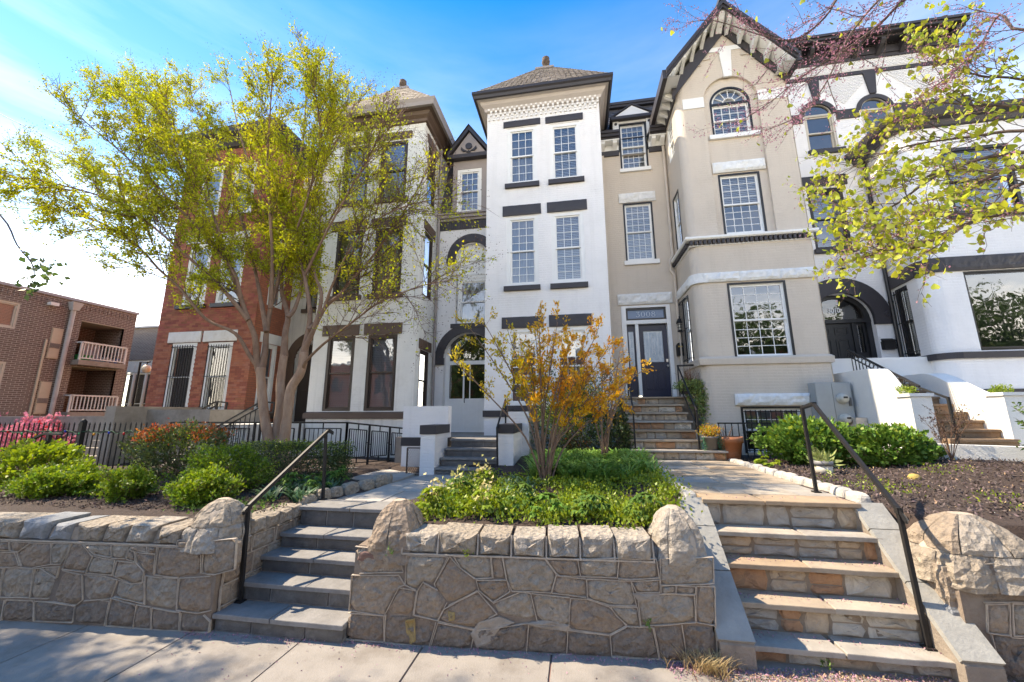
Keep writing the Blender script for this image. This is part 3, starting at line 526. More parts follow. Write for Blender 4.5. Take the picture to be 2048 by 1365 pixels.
# bay front: piers and a recessed panel running up into a round arch
PN = (3.74,5.10,6.60,10.62+0.68)
fwall(mb, F_8, XL+RC, XR-0.02, 0.6, 11.34, [(3.80,5.11,3.45,5.33),(3.79,5.09,1.25,2.30),PN], 0.07)
spandrel(mb, F_8, 4.42, 10.62, 0.68, 0.07)
fwall(mb, F_P, 3.74, 5.10, 6.60, 11.30, [(3.91,4.91,6.66,8.36),(3.91,4.92,9.53,10.52+0.505)], 0.12); spandrel(mb, F_P, 4.415, 10.52, 0.505, 0.12)
for k in range(8):                       # rounded left corner of the bay
    a0, a1 = math.pi/2*k/8, math.pi/2*(k+1)/8; c = (XL+RC, Y8+RC)
    p0, p1 = (c[0]-RC*math.cos(a0), c[1]-RC*math.sin(a0)), (c[0]-RC*math.cos(a1), c[1]-RC*math.sin(a1))
    mb.add([(p0[0],p0[1],0.6),(p1[0],p1[1],0.6),(p1[0],p1[1],11.34),(p0[0],p0[1],11.34)], [(0,1,2,3)], True)
sl = Fr((XL,0,0),(-1,0,0)); SW = [(-10.95,-10.35,3.45,5.25),(-10.95,-10.35,6.66,8.36),(-10.95,-10.35,9.53,10.7)]
fwall(mb, sl, -YR, -(Y8+RC), 0.6, 11.34, SW, 0.12)
fwall(mb, Fr((XR,0,0),(1,0,0)), Y8, 14, 0.6, 11.1)
# gable triangle
GX, GE, GA = 4.42, 11.1, 12.92
mb.prism([(XL+.05,Y8,11.34),(XR-.02,Y8,11.34),(GX,Y8,12.95)], (0,0.15,0))
for s in (-1, 1):                        # stepped corbel above the arch
    for i in range(5): u = GX+s*(0.40+i*0.25); z = 11.92-i*0.17; fbox(mb, F_8, min(u,u+s*0.25), max(u,u+s*0.25), z-0.02, z+0.01, -0.01, 0.025); fbox(mb, F_8, u-0.012, u+0.012, z, z+(0.17 if i else 0.02), -0.01, 0.024)
# recess front
fwall(mb, F_R, 0.95, XL, 0.6, 10.3, [(1.40,2.75,2.60,5.27),(1.64,2.51,6.69,8.58),(1.66,2.50,9.78,10.3)], 0.14)
fwall(mb, F_R, 0.95, 1.66, 10.3, 10.40); fwall(mb, F_R, 2.50, XL, 10.3, 10.40)
fwall(mb, Fr((1.14,0,0),(1,0,0)), YR-0.07, YR, 0.6, 10.3); fwall(mb, Fr((0,YR-0.07,0),(0,-1,0)), 0.95, 1.14, 0.6, 10.3)   # quoin strip beside the white house
mb.build('wall', M_TAN, H)
window(H, F_8, 3.80,5.11,3.45,5.33, M_TRIMW, M_TRIMW, cols=4, rt=4, rb=4, case=0.06, gm=M_GLASSB, blind=None, split=0.5)
window(H, F_P, 3.91,4.91,6.66,8.36, M_TRIMW, M_TRIMW, cols=4, rt=4, rb=4, case=0.055, gm=M_GLASS, gm2=M_GLASSB, blind='half')
window(H, F_P, 3.91,4.92,9.53,10.50, M_TRIMW, M_TRIMW, cols=4, rt=2, rb=2, case=0.055, gm=M_GLASS, blind='full')
window(H, F_8, 3.79,5.09,1.25,2.30, M_TRIMW, M_TRIMW, cols=4, rt=2, rb=1, case=0.05, gm=M_GLASSD, blind='half')
window(H, F_R, 1.64,2.51,6.69,8.58, M_TRIMW, M_TRIMW, cols=4, rt=4, rb=4, case=0.055, blind='full')
window(H, F_R, 1.66,2.50,9.78,11.40, M_TRIMW, M_TRIMW, cols=4, rt=4, rb=4, case=0.055, blind='full')
for wz in SW: window(H, sl, *wz, M_TRIMW, M_TRIMW, cols=3, rt=3, rb=3, case=0.05, blind='half')
def blacksurround(fr, a, b, c, d, w=0.045, bottom=False):
    m = MB(); fbox(m, fr, a-0.004, a+w, c, d, -0.03, 0.012); fbox(m, fr, b-w, b+0.004, c, d, -0.03, 0.012); fbox(m, fr, a+w, b-w, d-w, d+0.004, -0.03, 0.012); return m.build('window_surround', M_BLK2, H)
for fr, r in ((F_8,(3.80,5.11,3.45,5.33)),(F_P,(3.91,4.91,6.66,8.36)),(F_8,(3.79,5.09,1.25,2.30)),(F_R,(1.64,2.51,6.69,8.58)),(F_R,(1.66,2.50,9.78,11.40)),(sl,SW[0]),(sl,SW[1])): blacksurround(fr, *r)
bars(H, F_8, 3.86, 5.04, 1.28, 2.22, n=12, rails=(0.04,0.96)); bars(H, sl, -10.92, -10.38, 3.5, 5.2, n=6, d=0.10, rails=(0.03,0.5,0.97))
# arched head of the gable window
mb = MB(); archband(mb, F_P, 4.415, 10.50, 0.455, 0.51, -0.10, 0.014); fbox(mb, F_P, 3.905, 3.955, 9.53, 10.5, -0.05, 0.012); fbox(mb, F_P, 4.875, 4.925, 9.53, 10.5, -0.05, 0.012); fbox(mb, F_P, 3.95, 4.88, 10.46, 10.53, -0.06, 0.008); mb.build('window_surround', M_BLK2, H)
fl = MB(); archband(fl, F_P, 4.415, 10.53, 0.41, 0.455, -0.10, -0.02); archband(fl, F_P, 4.415, 10.53, 0.15, 0.17, -0.09, -0.03)
for k in range(1, 6): a = math.pi*k/6; fl.bar(F_P.p(4.415+.17*math.cos(a),10.53+.17*math.sin(a),-.05), F_P.p(4.415+.42*math.cos(a),10.53+.42*math.sin(a),-.05), 0.016)
fw = fl.build('fanlight', M_TRIMW, H)
for k in range(6):
    a0, a1 = math.pi*k/6, math.pi*(k+1)/6; pm = MB(); pm.add([F_P.p(4.415+r*math.cos(a), 10.53+r*math.sin(a), -0.065) for r, a in ((.16,a0),(.42,a0),(.42,(a0+a1)/2),(.42,a1),(.16,a1))], [(0,1,2,3,4)]); pm.build('pane', M_GLASS, fw)
pm = MB(); pm.quad(F_P.p(3.95,10.5,-.2),F_P.p(4.88,10.5,-.2),F_P.p(4.88,11.0,-.2),F_P.p(3.95,11.0,-.2)); pm.build('blind', M_BLIND, fw)
# white stone
for fr, r, nm in ((F_8,(3.68,5.27,2.33,2.60),'lintel'),(F_P,(3.79,5.07,8.40,8.71),'lintel'),(F_R,(1.53,2.62,8.60,8.92),'lintel'),(F_R,(1.32,2.86,5.31,5.64),'lintel')): block(H, nm, fr, *r, M_MARBLE, d1=0.06, rocky=0.035)
for u0, u1 in ((3.26,4.1),(4.104,5.0),(5.004,5.83)): block(H, 'stone_band', F_8, u0, u1, 5.37, 5.62, M_MARBLE, d1=0.06, rocky=0.035)
for u0, u1 in ((-11.3,-10.72),(-10.716,-10.04)): block(H, 'stone_band', sl, u0, u1, 5.37, 5.62, M_MARBLE, d1=0.06, rocky=0.035)
cb = MB()
for k in range(4):
    a0, a1 = math.pi/2*k/4, math.pi/2*(k+1)/4; c = (XL+RC, Y8+RC); q = []
    for r in (RC-.02, RC+0.065):
        for a in (a0, a1): q.append((c[0]-r*math.cos(a), c[1]-r*math.sin(a)))
    cb.hexa([(*q[2],5.37),(*q[3],5.37),(*q[1],5.37),(*q[0],5.37),(*q[2],5.62),(*q[3],5.62),(*q[1],5.62),(*q[0],5.62)])
cb.build('stone_band', M_MARBLE, H)
for r in ((XL+.16,3.74,10.40,10.72),(5.10,XR-.03,10.40,10.72)): block(H, 'stone_band', F_8, *r, M_TRIMW, d1=0.02)
mb = MB(); zb0, zb1 = 12.12, 12.26
mb.prism([F_8.p(GX-(12.95-zb0)*0.765,zb0,0.02),F_8.p(GX+(12.95-zb0)*0.765,zb0,0.02),F_8.p(GX+(12.95-zb1)*0.765,zb1,0.02),F_8.p(GX-(12.95-zb1)*0.765,zb1,0.02)], (0,0.04,0)); mb.build('stone_band', M_TRIMW, H)
mb = MB(); mb.prism([F_8.p(GX-0.10,11.27,0.035),F_8.p(GX+0.10,11.27,0.035),F_8.p(GX+0.16,12.118,0.035),F_8.p(GX-0.16,12.118,0.035)], (0,0.05,0)); mb.build('keystone', M_TRIMW, H)
for fr, r in ((F_P,(3.80,5.05,9.41,9.53)),(F_R,(1.58,2.59,6.55,6.68)),(F_R,(1.62,2.56,9.66,9.775))): block(H, 'sill', fr, *r, M_TRIMW, d1=0.07)
# belt courses and dentils, wrapping the left side
mb = MB(); crown(mb, XL, XR, Y8, YR, [(0.0,3.28),(0.05,3.30),(0.06,3.44),(0.02,3.48),(0.0,3.49)], 'lf'); mb.build('belt_course', M_TAN, H)
mb = MB(); crown(mb, XL, XR, Y8, YR, [(0.0,6.49),(0.10,6.50),(0.13,6.53),(0.13,6.58),(0.0,6.61)], 'lf'); crown(mb, XL, XR, Y8, YR, [(0.0,6.35),(0.03,6.36),(0.03,6.38),(0.0,6.38)], 'lf'); mb.build('string_course', M_TRIMW, H)
dt = MB()
for i in range(26): u = XL-0.02+i*0.109; fbox(dt, F_8, u, u+0.062, 6.38, 6.49, 0.0, 0.09)
for i in range(13): u = -YR+0.06+i*0.109; fbox(dt, sl, u, u+0.062, 6.38, 6.49, 0.0, 0.09)
dt.build('dentil', M_BLACK, H, kind='stuff')
# gable roof: overhanging rakes with brackets
EX0, EX1, EZ, AZ, YF = 2.70, 5.92, 11.30, 13.25, 9.33; ex = (EX0+EX1)/2
mb = MB()
for s, xe in ((-1, EX0), (1, EX1)):
    a, b = Vector((xe,YF,EZ)), Vector((ex+s*0.0,YF,AZ)); th = Vector((0,0,-0.10)); back = Vector((0,4.5,0))
    mb.hexa([a+th, b+th, b+th+back, a+th+back, a, b, b+back, a+back])
rf = mb.build('roof', M_SLATE, H)
mb = MB()
for s, xe in ((-1, EX0), (1, EX1)):      # dark rake moulding in two steps
    for dz, dy, h in ((0.0,-0.06,0.13),(-0.13,-0.02,0.09)):
        a, b = Vector((xe,YF+dy,EZ+dz+0.02)), Vector((ex,YF+dy,AZ+dz+0.03)); mb.hexa([a-Vector((0,0,h)), b-Vector((0,0,h)), b-Vector((0,-0.05,h)), a-Vector((0,-0.05,h)), a, b, b+Vector((0,0.05,0)), a+Vector((0,0.05,0))])
    mb.box(min(xe,xe-s*-.06)-.03, max(xe,xe-s*-.06)+.03, YF, 11.6, EZ-0.24, EZ+0.03)
mb.box(ex-0.09,ex+0.09,YF-0.07,YF+0.3,AZ-0.02,AZ+0.10)
mb.build('rake_moulding', M_BLACK, H)
mb = MB()
for s, xe in ((-1, EX0), (1, EX1)):      # white soffit under the overhang
    a, b = Vector((xe-s*0.05,YF+0.03,EZ-0.17)), Vector((ex,YF+0.03,AZ-0.12)); mb.quad(a, b, b+Vector((0,Y8-YF,0)), a+Vector((0,Y8-YF,0)))
    mb.quad((xe-s*.04,YF,EZ-.2),(xe-s*.36,YF,EZ-.2),(xe-s*.36,11.6,EZ-.2),(xe-s*.04,11.6,EZ-.2))
mb.build('soffit', M_TRIMW, H)
mb = MB()
for s in (-1, 1):                        # dark board on the wall below the rake
    xe = XL-0.1 if s < 0 else XR+0.08
    a, b = Vector((xe,Y8-0.05,EZ-0.10)), Vector((GX,Y8-0.05,AZ-0.14)); h = Vector((0,0,0.44)); mb.hexa([a-h, b-h, b-h+Vector((0,.04,0)), a-h+Vector((0,.04,0)), a, b, b+Vector((0,.04,0)), a+Vector((0,.04,0))])
mb.box(XL-.04,XL-.003,Y8,YR,EZ-0.52,EZ-0.2); mb.build('rake_board', M_BLACK, H)
def bracket(mb, p, dirv, out, h=0.30, w=0.12):   # curved console: p top centre on the wall, out = projection
    q = [(0,0),(out,0),(out,-0.08),(out*0.75,-h*0.5),(out*0.3,-h*0.75),(0.0,-h)]
    d = Vector(dirv); sv = Vector((0,0,1)).cross(d)*w/2
    mb.prism([Vector(p)-sv+d*a+Vector((0,0,b)) for a, b in q], sv*2)
for s in (-1, 1):
    for i in range(5):
        t = 0.14+i*0.185; u = (EX0 if s < 0 else EX1)*(1-t)+ex*t; z = EZ*(1-t)+AZ*t-0.16
        m = MB(); bracket(m, (u,Y8-0.03,z), (0,-1,0), 0.38, 0.27, 0.085); m.build('bracket', M_TRIMW, H)
m = MB(); bracket(m, (ex,Y8-0.03,AZ-0.2), (0,-1,0), 0.38, 0.4, 0.15); m.build('bracket', M_TRIMW, H)
for i in range(5): m = MB(); bracket(m, (XL,Y8+0.15+i*0.32,EZ-0.2), (-1,0,0), 0.26, 0.26, 0.1); m.build('bracket', M_TRIMW, H)
# recess cornice, mansard and dormer
for a, b in ((0.95,1.62),(2.54,XL)):
    mb = MB()
    for z0, z1, c in ((10.70,10.76,0.30),(10.76,10.86,0.36),(10.86,10.94,0.40)): fbox(mb, F_R, a, b, z0, z1, -0.1, c)
    fbox(mb, F_R, a, b, 10.28, 10.46, -0.02, 0.05); mb.build('cornice', M_BLACK, H)
    mb = MB(); fbox(mb, F_R, a, b, 10.46, 10.70, -0.02, 0.03); fbox(mb, F_R, a, b, 10.66, 10.699, 0.03, 0.29); mb.build('cornice_panel', M_TRIMW, H)
    for k in (0.25, 0.8): m = MB(); u = a+(b-a)*k; bracket(m, F_R.p(u,10.66,0.03), (0,-1,0), 0.24, 0.22, 0.12); m.build('bracket', M_TRIMW, H)
mb = MB(); mb.quad((0.95,YR+.06,10.9),(XL+.2,YR+.06,10.9),(XL+.2,YR+0.75,12.75),(0.95,YR+0.75,12.75)); mb.quad((0.95,YR+.75,12.75),(XR,YR+.75,12.75),(XR,17,12.95),(0.95,17,12.95)); ms_ = mb.build('mansard_roof', M_SLATE, H)
mb = MB(); shingle_face(mb, (0.95,YR+.05,10.9),(XL+.2,YR+.05,10.9),(XL+.2,YR+0.74,12.7),(0.95,YR+0.74,12.7), 17, 0.15); mb.build('slate', M_SLATE, ms_, kind='stuff')
mb = MB(); mb.box(0.95,XL+.1,YR+.58,YR+.9,12.60,12.68); mb.box(0.95,XL+.1,YR+.55,YR+.9,12.68,12.78); mb.build('ridge_trim', M_BLACK, H)
mb = MB(); FDm = Fr((0,YR-0.03,0),(0,-1,0))
fbox(mb, FDm, 1.48, 1.66, 10.95, 11.50, -0.4, 0.02); fbox(mb, FDm, 2.52, 2.70, 10.95, 11.50, -0.4, 0.02); fbox(mb, FDm, 1.66, 2.52, 11.42, 11.50, -0.4, 0.0)
mb.prism([FDm.p(1.46,11.60,0.06),FDm.p(2.74,11.60,0.06),FDm.p(2.10,12.0,0.06)], (0,0.9,0)); mb.build('dormer', M_TRIMW, H)
mb = MB(); fbox(mb, FDm, 1.42, 2.78, 11.50, 11.60, -0.5, 0.14)
for u in (1.57, 2.61): mb.prism([FDm.p(u+.045*math.cos(a*math.pi/5), 11.40+.045*math.sin(a*math.pi/5), 0.02) for a in range(10)], (0,-0.02,0))
for s in (-1, 1): mb.hexa([FDm.p(2.10+s*.70,11.60,.1),FDm.p(2.10,12.02,.1),FDm.p(2.10,12.02,-.8),FDm.p(2.10+s*.70,11.60,-.8),FDm.p(2.10+s*.70,11.63,.1),FDm.p(2.10,12.06,.1),FDm.p(2.10,12.06,-.8),FDm.p(2.10+s*.70,11.63,-.8)])
mb.build('dormer_trim', M_BLACK, H)
# entrance: white frame, transom with the house number, sidelight and door
FDo = Fr((0,YR+0.10,0),(0,-1,0)); mb = MB()
fbox(mb, F_R, 1.40,1.53,2.60,5.27,-0.1,0.03); fbox(mb, F_R, 2.66,2.77,2.60,5.27,-0.1,0.03); fbox(mb, F_R, 1.53,2.66,5.21,5.27,-0.1,0.03); fbox(mb, F_R, 1.53,2.66,4.72,4.83,-0.1,0.04); fbox(mb, F_R, 1.77,1.86,2.64,4.72,-0.12,0.02)
mb.build('door_frame', M_TRIMW, H)
mb = MB(); fbox(mb, F_R, 1.53,2.66,4.83,4.89,-0.1,-0.01); fbox(mb, F_R, 1.53,2.66,5.15,5.21,-0.1,-0.01); fbox(mb, F_R, 1.53,1.585,4.89,5.15,-0.1,-0.01); fbox(mb, F_R, 2.605,2.66,4.89,5.15,-0.1,-0.01); tf = mb.build('transom', M_BLK2, H)
M_TRG = mat('blue_frosted_glass', (0.12,0.19,0.30), (0.10,0.165,0.27), rough=0.12, scale=2)
mb = MB(); fbox(mb, F_R, 1.585,2.605,4.89,5.15,-0.06,-0.045); mb.build('transom_pane', M_TRG, tf)
def text3d(s, name, fr, u, v, d, size, m, parent, ext=0.002, sx=1.0, bold=0.0):
    cu = bpy.data.curves.new(name, 'FONT'); cu.body = s; cu.size = size; cu.extrude = ext; cu.align_x = 'CENTER'; cu.align_y = 'CENTER'; cu.offset = bold
    o = bpy.data.objects.new(name, cu); COL.objects.link(o); dg = bpy.context.evaluated_depsgraph_get(); dg.update()
    me = bpy.data.meshes.new_from_object(o.evaluated_get(dg)); bpy.data.objects.remove(o); me.materials.clear(); me.materials.append(m)
    o = bpy.data.objects.new(name, me); COL.objects.link(o); o.parent = parent; o.location = fr.p(u,v,d)-wloc(parent); o.rotation_euler = (math.pi/2, 0, math.atan2(fr.U.y, fr.U.x)); o.scale = (sx,1,1); return o
M_NUM = mat('etched_number', (0.42,0.5,0.6), rough=0.6)
def serif_numeral(s, name, fr, u, v, d, h, m, parent, w=0.62, gap=0.2):   # broad old style numerals drawn as thick and thin strokes
    mb = MB(); tot = len(s)*w*h+(len(s)-1)*gap*h; x = u-tot/2+w*h/2
    for ch in s:
        def ring(cx, cy, rx, ry, a0=0, a1=2*math.pi, n=26):
            for k in range(n):
                t0, t1 = a0+(a1-a0)*k/n, a0+(a1-a0)*(k+1)/n; q = []
                for t in (t0, t1):
                    th = 0.05+0.10*abs(math.cos(t)); q += [(cx+rx*math.cos(t)*(1), cy+ry*math.sin(t)), (cx+(rx-th*h*0.9)*math.cos(t), cy+(ry-0.055*h)*math.sin(t))]
                mb.prism([fr.p(q[0][0],q[0][1],d),fr.p(q[2][0],q[2][1],d),fr.p(q[3][0],q[3][1],d),fr.p(q[1][0],q[1][1],d)], fr.N*0.003)
        if ch == '0': ring(x, v, w*h/2, h/2)
        elif ch == '8': ring(x, v+h*.26, w*h*.42, h*.25); ring(x, v-h*.24, w*h*.5, h*.27)
        elif ch == '3':
            ring(x-.03*h, v-h*.2, w*h*.5, h*.31, -math.pi*.85, math.pi*.55); z = v+h*.5
            for (a, b) in (((x-w*h*.42,z-.07*h),(x+w*h*.40,z-.0*h)),): mb.prism([fr.p(a[0],z-.08*h,d),fr.p(b[0],z-.08*h,d),fr.p(b[0],z,d),fr.p(a[0],z,d)], fr.N*0.003)
            mb.prism([fr.p(x+w*h*.28,z-.08*h,d),fr.p(x+w*h*.40,z-.08*h,d),fr.p(x+.02*h,v+.08*h,d),fr.p(x-.10*h,v+.05*h,d)], fr.N*0.003)
        x += (w+gap)*h
    return mb.build(name, m, parent)
serif_numeral('3008', 'house_number', F_R, 2.095, 5.02, -0.044, 0.155, M_NUM, tf, w=0.72, gap=0.22)
def leaded_glass(parent, fr, u0, u1, v0, v1, d):
    g = MB(); fbox(g, fr, u0, u1, v0, v1, d-0.015, d); g.build('glass_panel', mat('pale_leaded_glass', (0.30,0.38,0.45), (0.45,0.52,0.56), rough=0.08, scale=5, bump=0.25, bscale=70, spec=0.9), parent)
    l = MB(); uc = (u0+u1)/2; w = (u1-u0); lm = mat('lead_came', (0.6,0.63,0.66), rough=0.35, metal=0.4)
    for k in ((0.12,0.88) if w < .3 else (0.08,0.27,0.73,0.92)): l.bar(fr.p(u0+w*k,v0+.03,d+.003), fr.p(u0+w*k,v1-.03,d+.003), 0.008)
    for k in (0.05,0.95): l.bar(fr.p(u0,v0+(v1-v0)*k,d+.003), fr.p(u1,v0+(v1-v0)*k,d+.003), 0.008)
    for c in (0.75,0.5,0.3):
        z = v0+(v1-v0)*c; r = min(0.05,w*.2); l.tube([fr.p(uc+r*math.cos(a*math.pi/6), z+1.5*r*math.sin(a*math.pi/6), d+.004) for a in range(13)], 0.005, 4)
    l.bar(fr.p(uc-.03,v0+.25*(v1-v0),d+.003), fr.p(uc-.03,v0+.78*(v1-v0),d+.003), 0.007); l.bar(fr.p(uc+.03,v0+.25*(v1-v0),d+.003), fr.p(uc+.03,v0+.78*(v1-v0),d+.003), 0.007)
    l.build('lead_came', lm, parent)
mb = MB(); fwall(mb, FDo, 1.53,1.77,2.605,4.72,[(1.585,1.725,3.45,4.52)],0.03); fbox(mb, FDo, 1.60,1.71,2.75,3.3,0,0.012); sdl = mb.build('sidelight', M_DOOR, H); leaded_glass(sdl, FDo, 1.585,1.725,3.45,4.52,-0.01)
mb = MB(); fwall(mb, FDo, 1.86,2.66,2.605,4.72,[(2.0,2.53,3.60,4.52)],0.03)
for u0, u1 in ((1.98,2.21),(2.30,2.53)):
    for a, b, c, d in ((u0,u0+.02,2.82,3.38),(u1-.02,u1,2.82,3.38),(u0+.02,u1-.02,2.82,2.84),(u0+.02,u1-.02,3.36,3.38)): fbox(mb, FDo, a,b,c,d,-0.005,0.014)
    fbox(mb, FDo, u0+.05,u1-.05,2.87,3.33,-.005,0.009)
for a, b, c, d in ((1.97,2.0,3.57,4.55),(2.53,2.56,3.57,4.55),(2.0,2.53,3.57,3.60),(2.0,2.53,4.52,4.55)): fbox(mb, FDo, a,b,c,d,-0.005,0.018)
dr = mb.build('door', M_DOOR, H); leaded_glass(dr, FDo, 2.0,2.53,3.60,4.52,-0.01)
M_CHROME = mat('satin_nickel', (0.6,0.58,0.55), metal=1.0, rough=0.3)
mb = MB(); fbox(mb, FDo, 2.585,2.64,3.60,3.68,0,0.02); mb.build('lock_plate', M_CHROME, dr); mb = MB(); mb.lathe(FDo.p(2.61,3.48,0.05),[(0,-.035),(.03,-.02),(.035,.01),(.02,.035),(0,.037)],10); mb.tube([FDo.p(2.61,3.48,0),FDo.p(2.61,3.48,.05)],.012,6); mb.build('handle', M_CHROME, dr)
mb = MB(); fbox(mb, F_R, 1.40,2.77,2.56,2.604,-0.12,0.04); mb.build('door_sill', mat('weathered_sill',(0.25,0.22,0.19),rough=.8), H)
mb = MB(); mb.tube([(XL-.07,YR-.07,10.4),(XL-.07,YR-.07,6.75),(XL-.16,YR-.07,6.6),(XL-.16,YR-.07,6.3),(XL-.07,YR-.07,6.15),(XL-.07,YR-.07,1.3)], 0.042, 8); mb.build('downspout', M_TAN, H)
# lantern and mailbox hang on the wall: things of their own
def wall_lantern(label, p, s=1.0, arm=False):
    t = thing('wall_lantern', label, 'lantern', p); p = Vector(p); m = MB()
    m.lathe(p+Vector((0,-.10,0)), [(0,.34*s),(.01*s,.33*s),(.02*s,.30*s),(.012*s,.27*s),(.05*s,.24*s),(.085*s,.17*s),(.10*s,.12*s),(.10*s,.105*s),(.085*s,.10*s)], 12)
    m.lathe(p+Vector((0,-.10,0)), [(0,-.16*s),(.07*s,-.155*s),(.075*s,-.12*s),(.06*s,-.10*s),(0,-.10*s)], 12)
    for k in range(4): a = math.pi/4+k*math.pi/2; m.bar(p+Vector((.055*s*math.cos(a)*1.15,-.10+.055*s*math.sin(a)*1.15,-.11*s)), p+Vector((.075*s*math.cos(a)*1.15,-.10+.075*s*math.sin(a)*1.15,.11*s)), .012*s)
    for z in (-.03,.05): m.lathe(p+Vector((0,-.10,z*s)), [(.066*s,0),(.076*s,0),(.076*s,.01*s),(.066*s,.01*s)], 8)
    if arm: m.tube([p+Vector((0,0,-.32*s)),p+Vector((0,-.06,-.33*s)),p+Vector((0,-.10,-.25*s)),p+Vector((0,-.10,-.15*s))], .014, 6); m.lathe(p+Vector((0,-.02,-.36*s)), [(0,0),(.05,0),(.05,.1),(0,.1)], 10)
    else: m.box(p.x-.045,p.x+.045,p.y-.03,p.y,p.z-.1*s,p.z+.2*s); m.bar(p+Vector((0,0,.15*s)),p+Vector((0,-.10,.2*s)),.02)
    m.build('lamp_body', M_IRON, t); g = MB(); g.lathe(p+Vector((0,-.10,0)), [(.048*s,-.10*s),(.062*s,.10*s)], 8); g.build('lamp_glass', mat('seeded_lamp_glass',(0.55,0.55,0.5),rough=.15,spec=.9,bump=.2,bscale=90), t); return t
wall_lantern('black carriage lantern beside the navy front door, above the arched mailbox', (3.0-.02,YR-.002,4.57), 0.95)
t = thing('mailbox', 'small black arched mailbox with a brass slot on the tan wall under the lantern', 'mailbox', (2.95,YR,3.94)); mb = MB()
mb.prism([(2.85,YR-.003,3.74),(3.05,YR-.003,3.74),(3.05,YR-.003,4.03)]+[(2.95+.10*math.cos(a*math.pi/8),YR-.003,4.03+.09*math.sin(a*math.pi/8)) for a in range(1,8)]+[(2.85,YR-.003,4.03)], (0,-.10,0)); mb.build('box_body', M_IRON, t)
mb = MB(); mb.box(2.89,3.01,YR-.108,YR-.102,3.985,4.02); mb.build('slot_plate', mat('polished_brass',(0.75,0.52,0.12),metal=.9,rough=.3), t); mb = MB(); mb.box(2.94,2.96,YR-.108,YR-.102,3.87,3.91); mb.build('lock_plate', M_CHROME, t)
# utility meter cabinet
t = thing('meter_cabinet', 'tall grey electric meter cabinet with two round meters on the tan bay', 'cabinet', (5.62,Y8,1.8)); M_CAB = mat('galvanised_grey_paint', (0.36,0.38,0.38), (0.31,0.33,0.33), rough=0.5, scale=2.5, bump=.05)
mb = MB(); mb.box(5.27,5.98,Y8-.24,Y8-.004,1.42,2.82); mb.build('cabinet_body', M_CAB, t)
for x0, x1 in ((5.28,5.60),(5.61,5.97)): mb = MB(); mb.box(x0,x1,Y8-.262,Y8-.241,1.44,2.80); mb.build('cabinet_door', M_CAB, t)
for z in (2.46, 2.02):
    mb = MB(); P = [(0.11,0),(0.115,.04),(.10,.05),(.095,.10),(.07,.135),(0,.14)]; n = 16; V = [(5.76+r*math.cos(2*math.pi*k/n), Y8-.262-h, z+r*math.sin(2*math.pi*k/n)) for r, h in P for k in range(n)]
    mb.add(V, [(i*n+(k+1)%n, i*n+k, (i+1)*n+k, (i+1)*n+(k+1)%n) for i in range(len(P)-1) for k in range(n)], True); me_ = mb.build('meter', mat('meter_dial',(0.55,0.53,0.46),rough=.25), t)
    mb = MB(); mb.box(5.72,5.80,Y8-.408,Y8-.402,z,z+.04); mb.build('meter_window', M_BLK2, me_); mb = MB(); mb.box(5.89,5.94,Y8-.285,Y8-.263,z-.16,z+.02); mb.build('latch', mat('dark_latch',(.12,.12,.12)), t)

# ================================================================== white house with black arch, at the right
H = thing('row_house', 'bright white house with black entrance arch and flat bracketed cornice, right end of the row', 'house', (8.5, 11, 1.0))
XA, XE, XBL = 5.85, 11.3, 8.18
mb = MB(); DO = (6.72,7.86,3.46,4.62+0.66); W2 = (6.80,7.72,6.66,8.52); WA3 = (7.04,7.84,9.75,10.92+.40); WB3 = (8.55,9.33,9.75,10.92+.39)
fwall(mb, F_R, XA, XE, 0.6, 12.7, [(6.4,7.92,3.46,4.62+0.72),W2,WA3,WB3,(8.5,XE,3.3,8.7)], 0.14); spandrel(mb, F_R, 7.16, 4.62, 0.76, 0.2, top=4.62+.76); spandrel(mb, F_R, 7.44, 10.92, 0.40, 0.14); spandrel(mb, F_R, 8.94, 10.92, 0.39, 0.14)
fwall(mb, Fr((XE,0,0),(1,0,0)), YR, 16, 0.6, 12.7)
F_9 = Fr((0,9.9,0),(0,-1,0)); RC = 0.3; XS = 8.38
fwall(mb, F_9, XBL+RC, 11.25, 0.6, 9.3, [(8.88,10.95,3.50,5.34),(9.0,10.4,6.78,8.5)], 0.16)
sd0 = Vector((XBL,9.9+RC,0)); sd1 = Vector((XS,YR,0)); fs = Fr(sd1, (Vector((0,0,1)).cross(sd1-sd0))); 
if fs.N.x > 0: fs = Fr(sd1, -fs.N)
fs = Fr(sd1, Vector((-(sd1-sd0).y, (sd1-sd0).x, 0)).normalized()); SL = (sd1-sd0).length
fwall(mb, fs, 0, SL, 0.6, 9.3, [(0.22,0.72,3.50,5.30)], 0.1)
for k in range(8):
    a0, a1 = math.pi/2*k/8, math.pi/2*(k+1)/8; c = (XBL+RC, 9.9+RC); p0, p1 = (c[0]-RC*math.cos(a0), c[1]-RC*math.sin(a0)), (c[0]-RC*math.cos(a1), c[1]-RC*math.sin(a1))
    mb.add([(p0[0],p0[1],0.6),(p1[0],p1[1],0.6),(p1[0],p1[1],9.3),(p0[0],p0[1],9.3)], [(0,1,2,3)], True)
mb.build('wall', M_WHITE2, H); XBR = 11.25
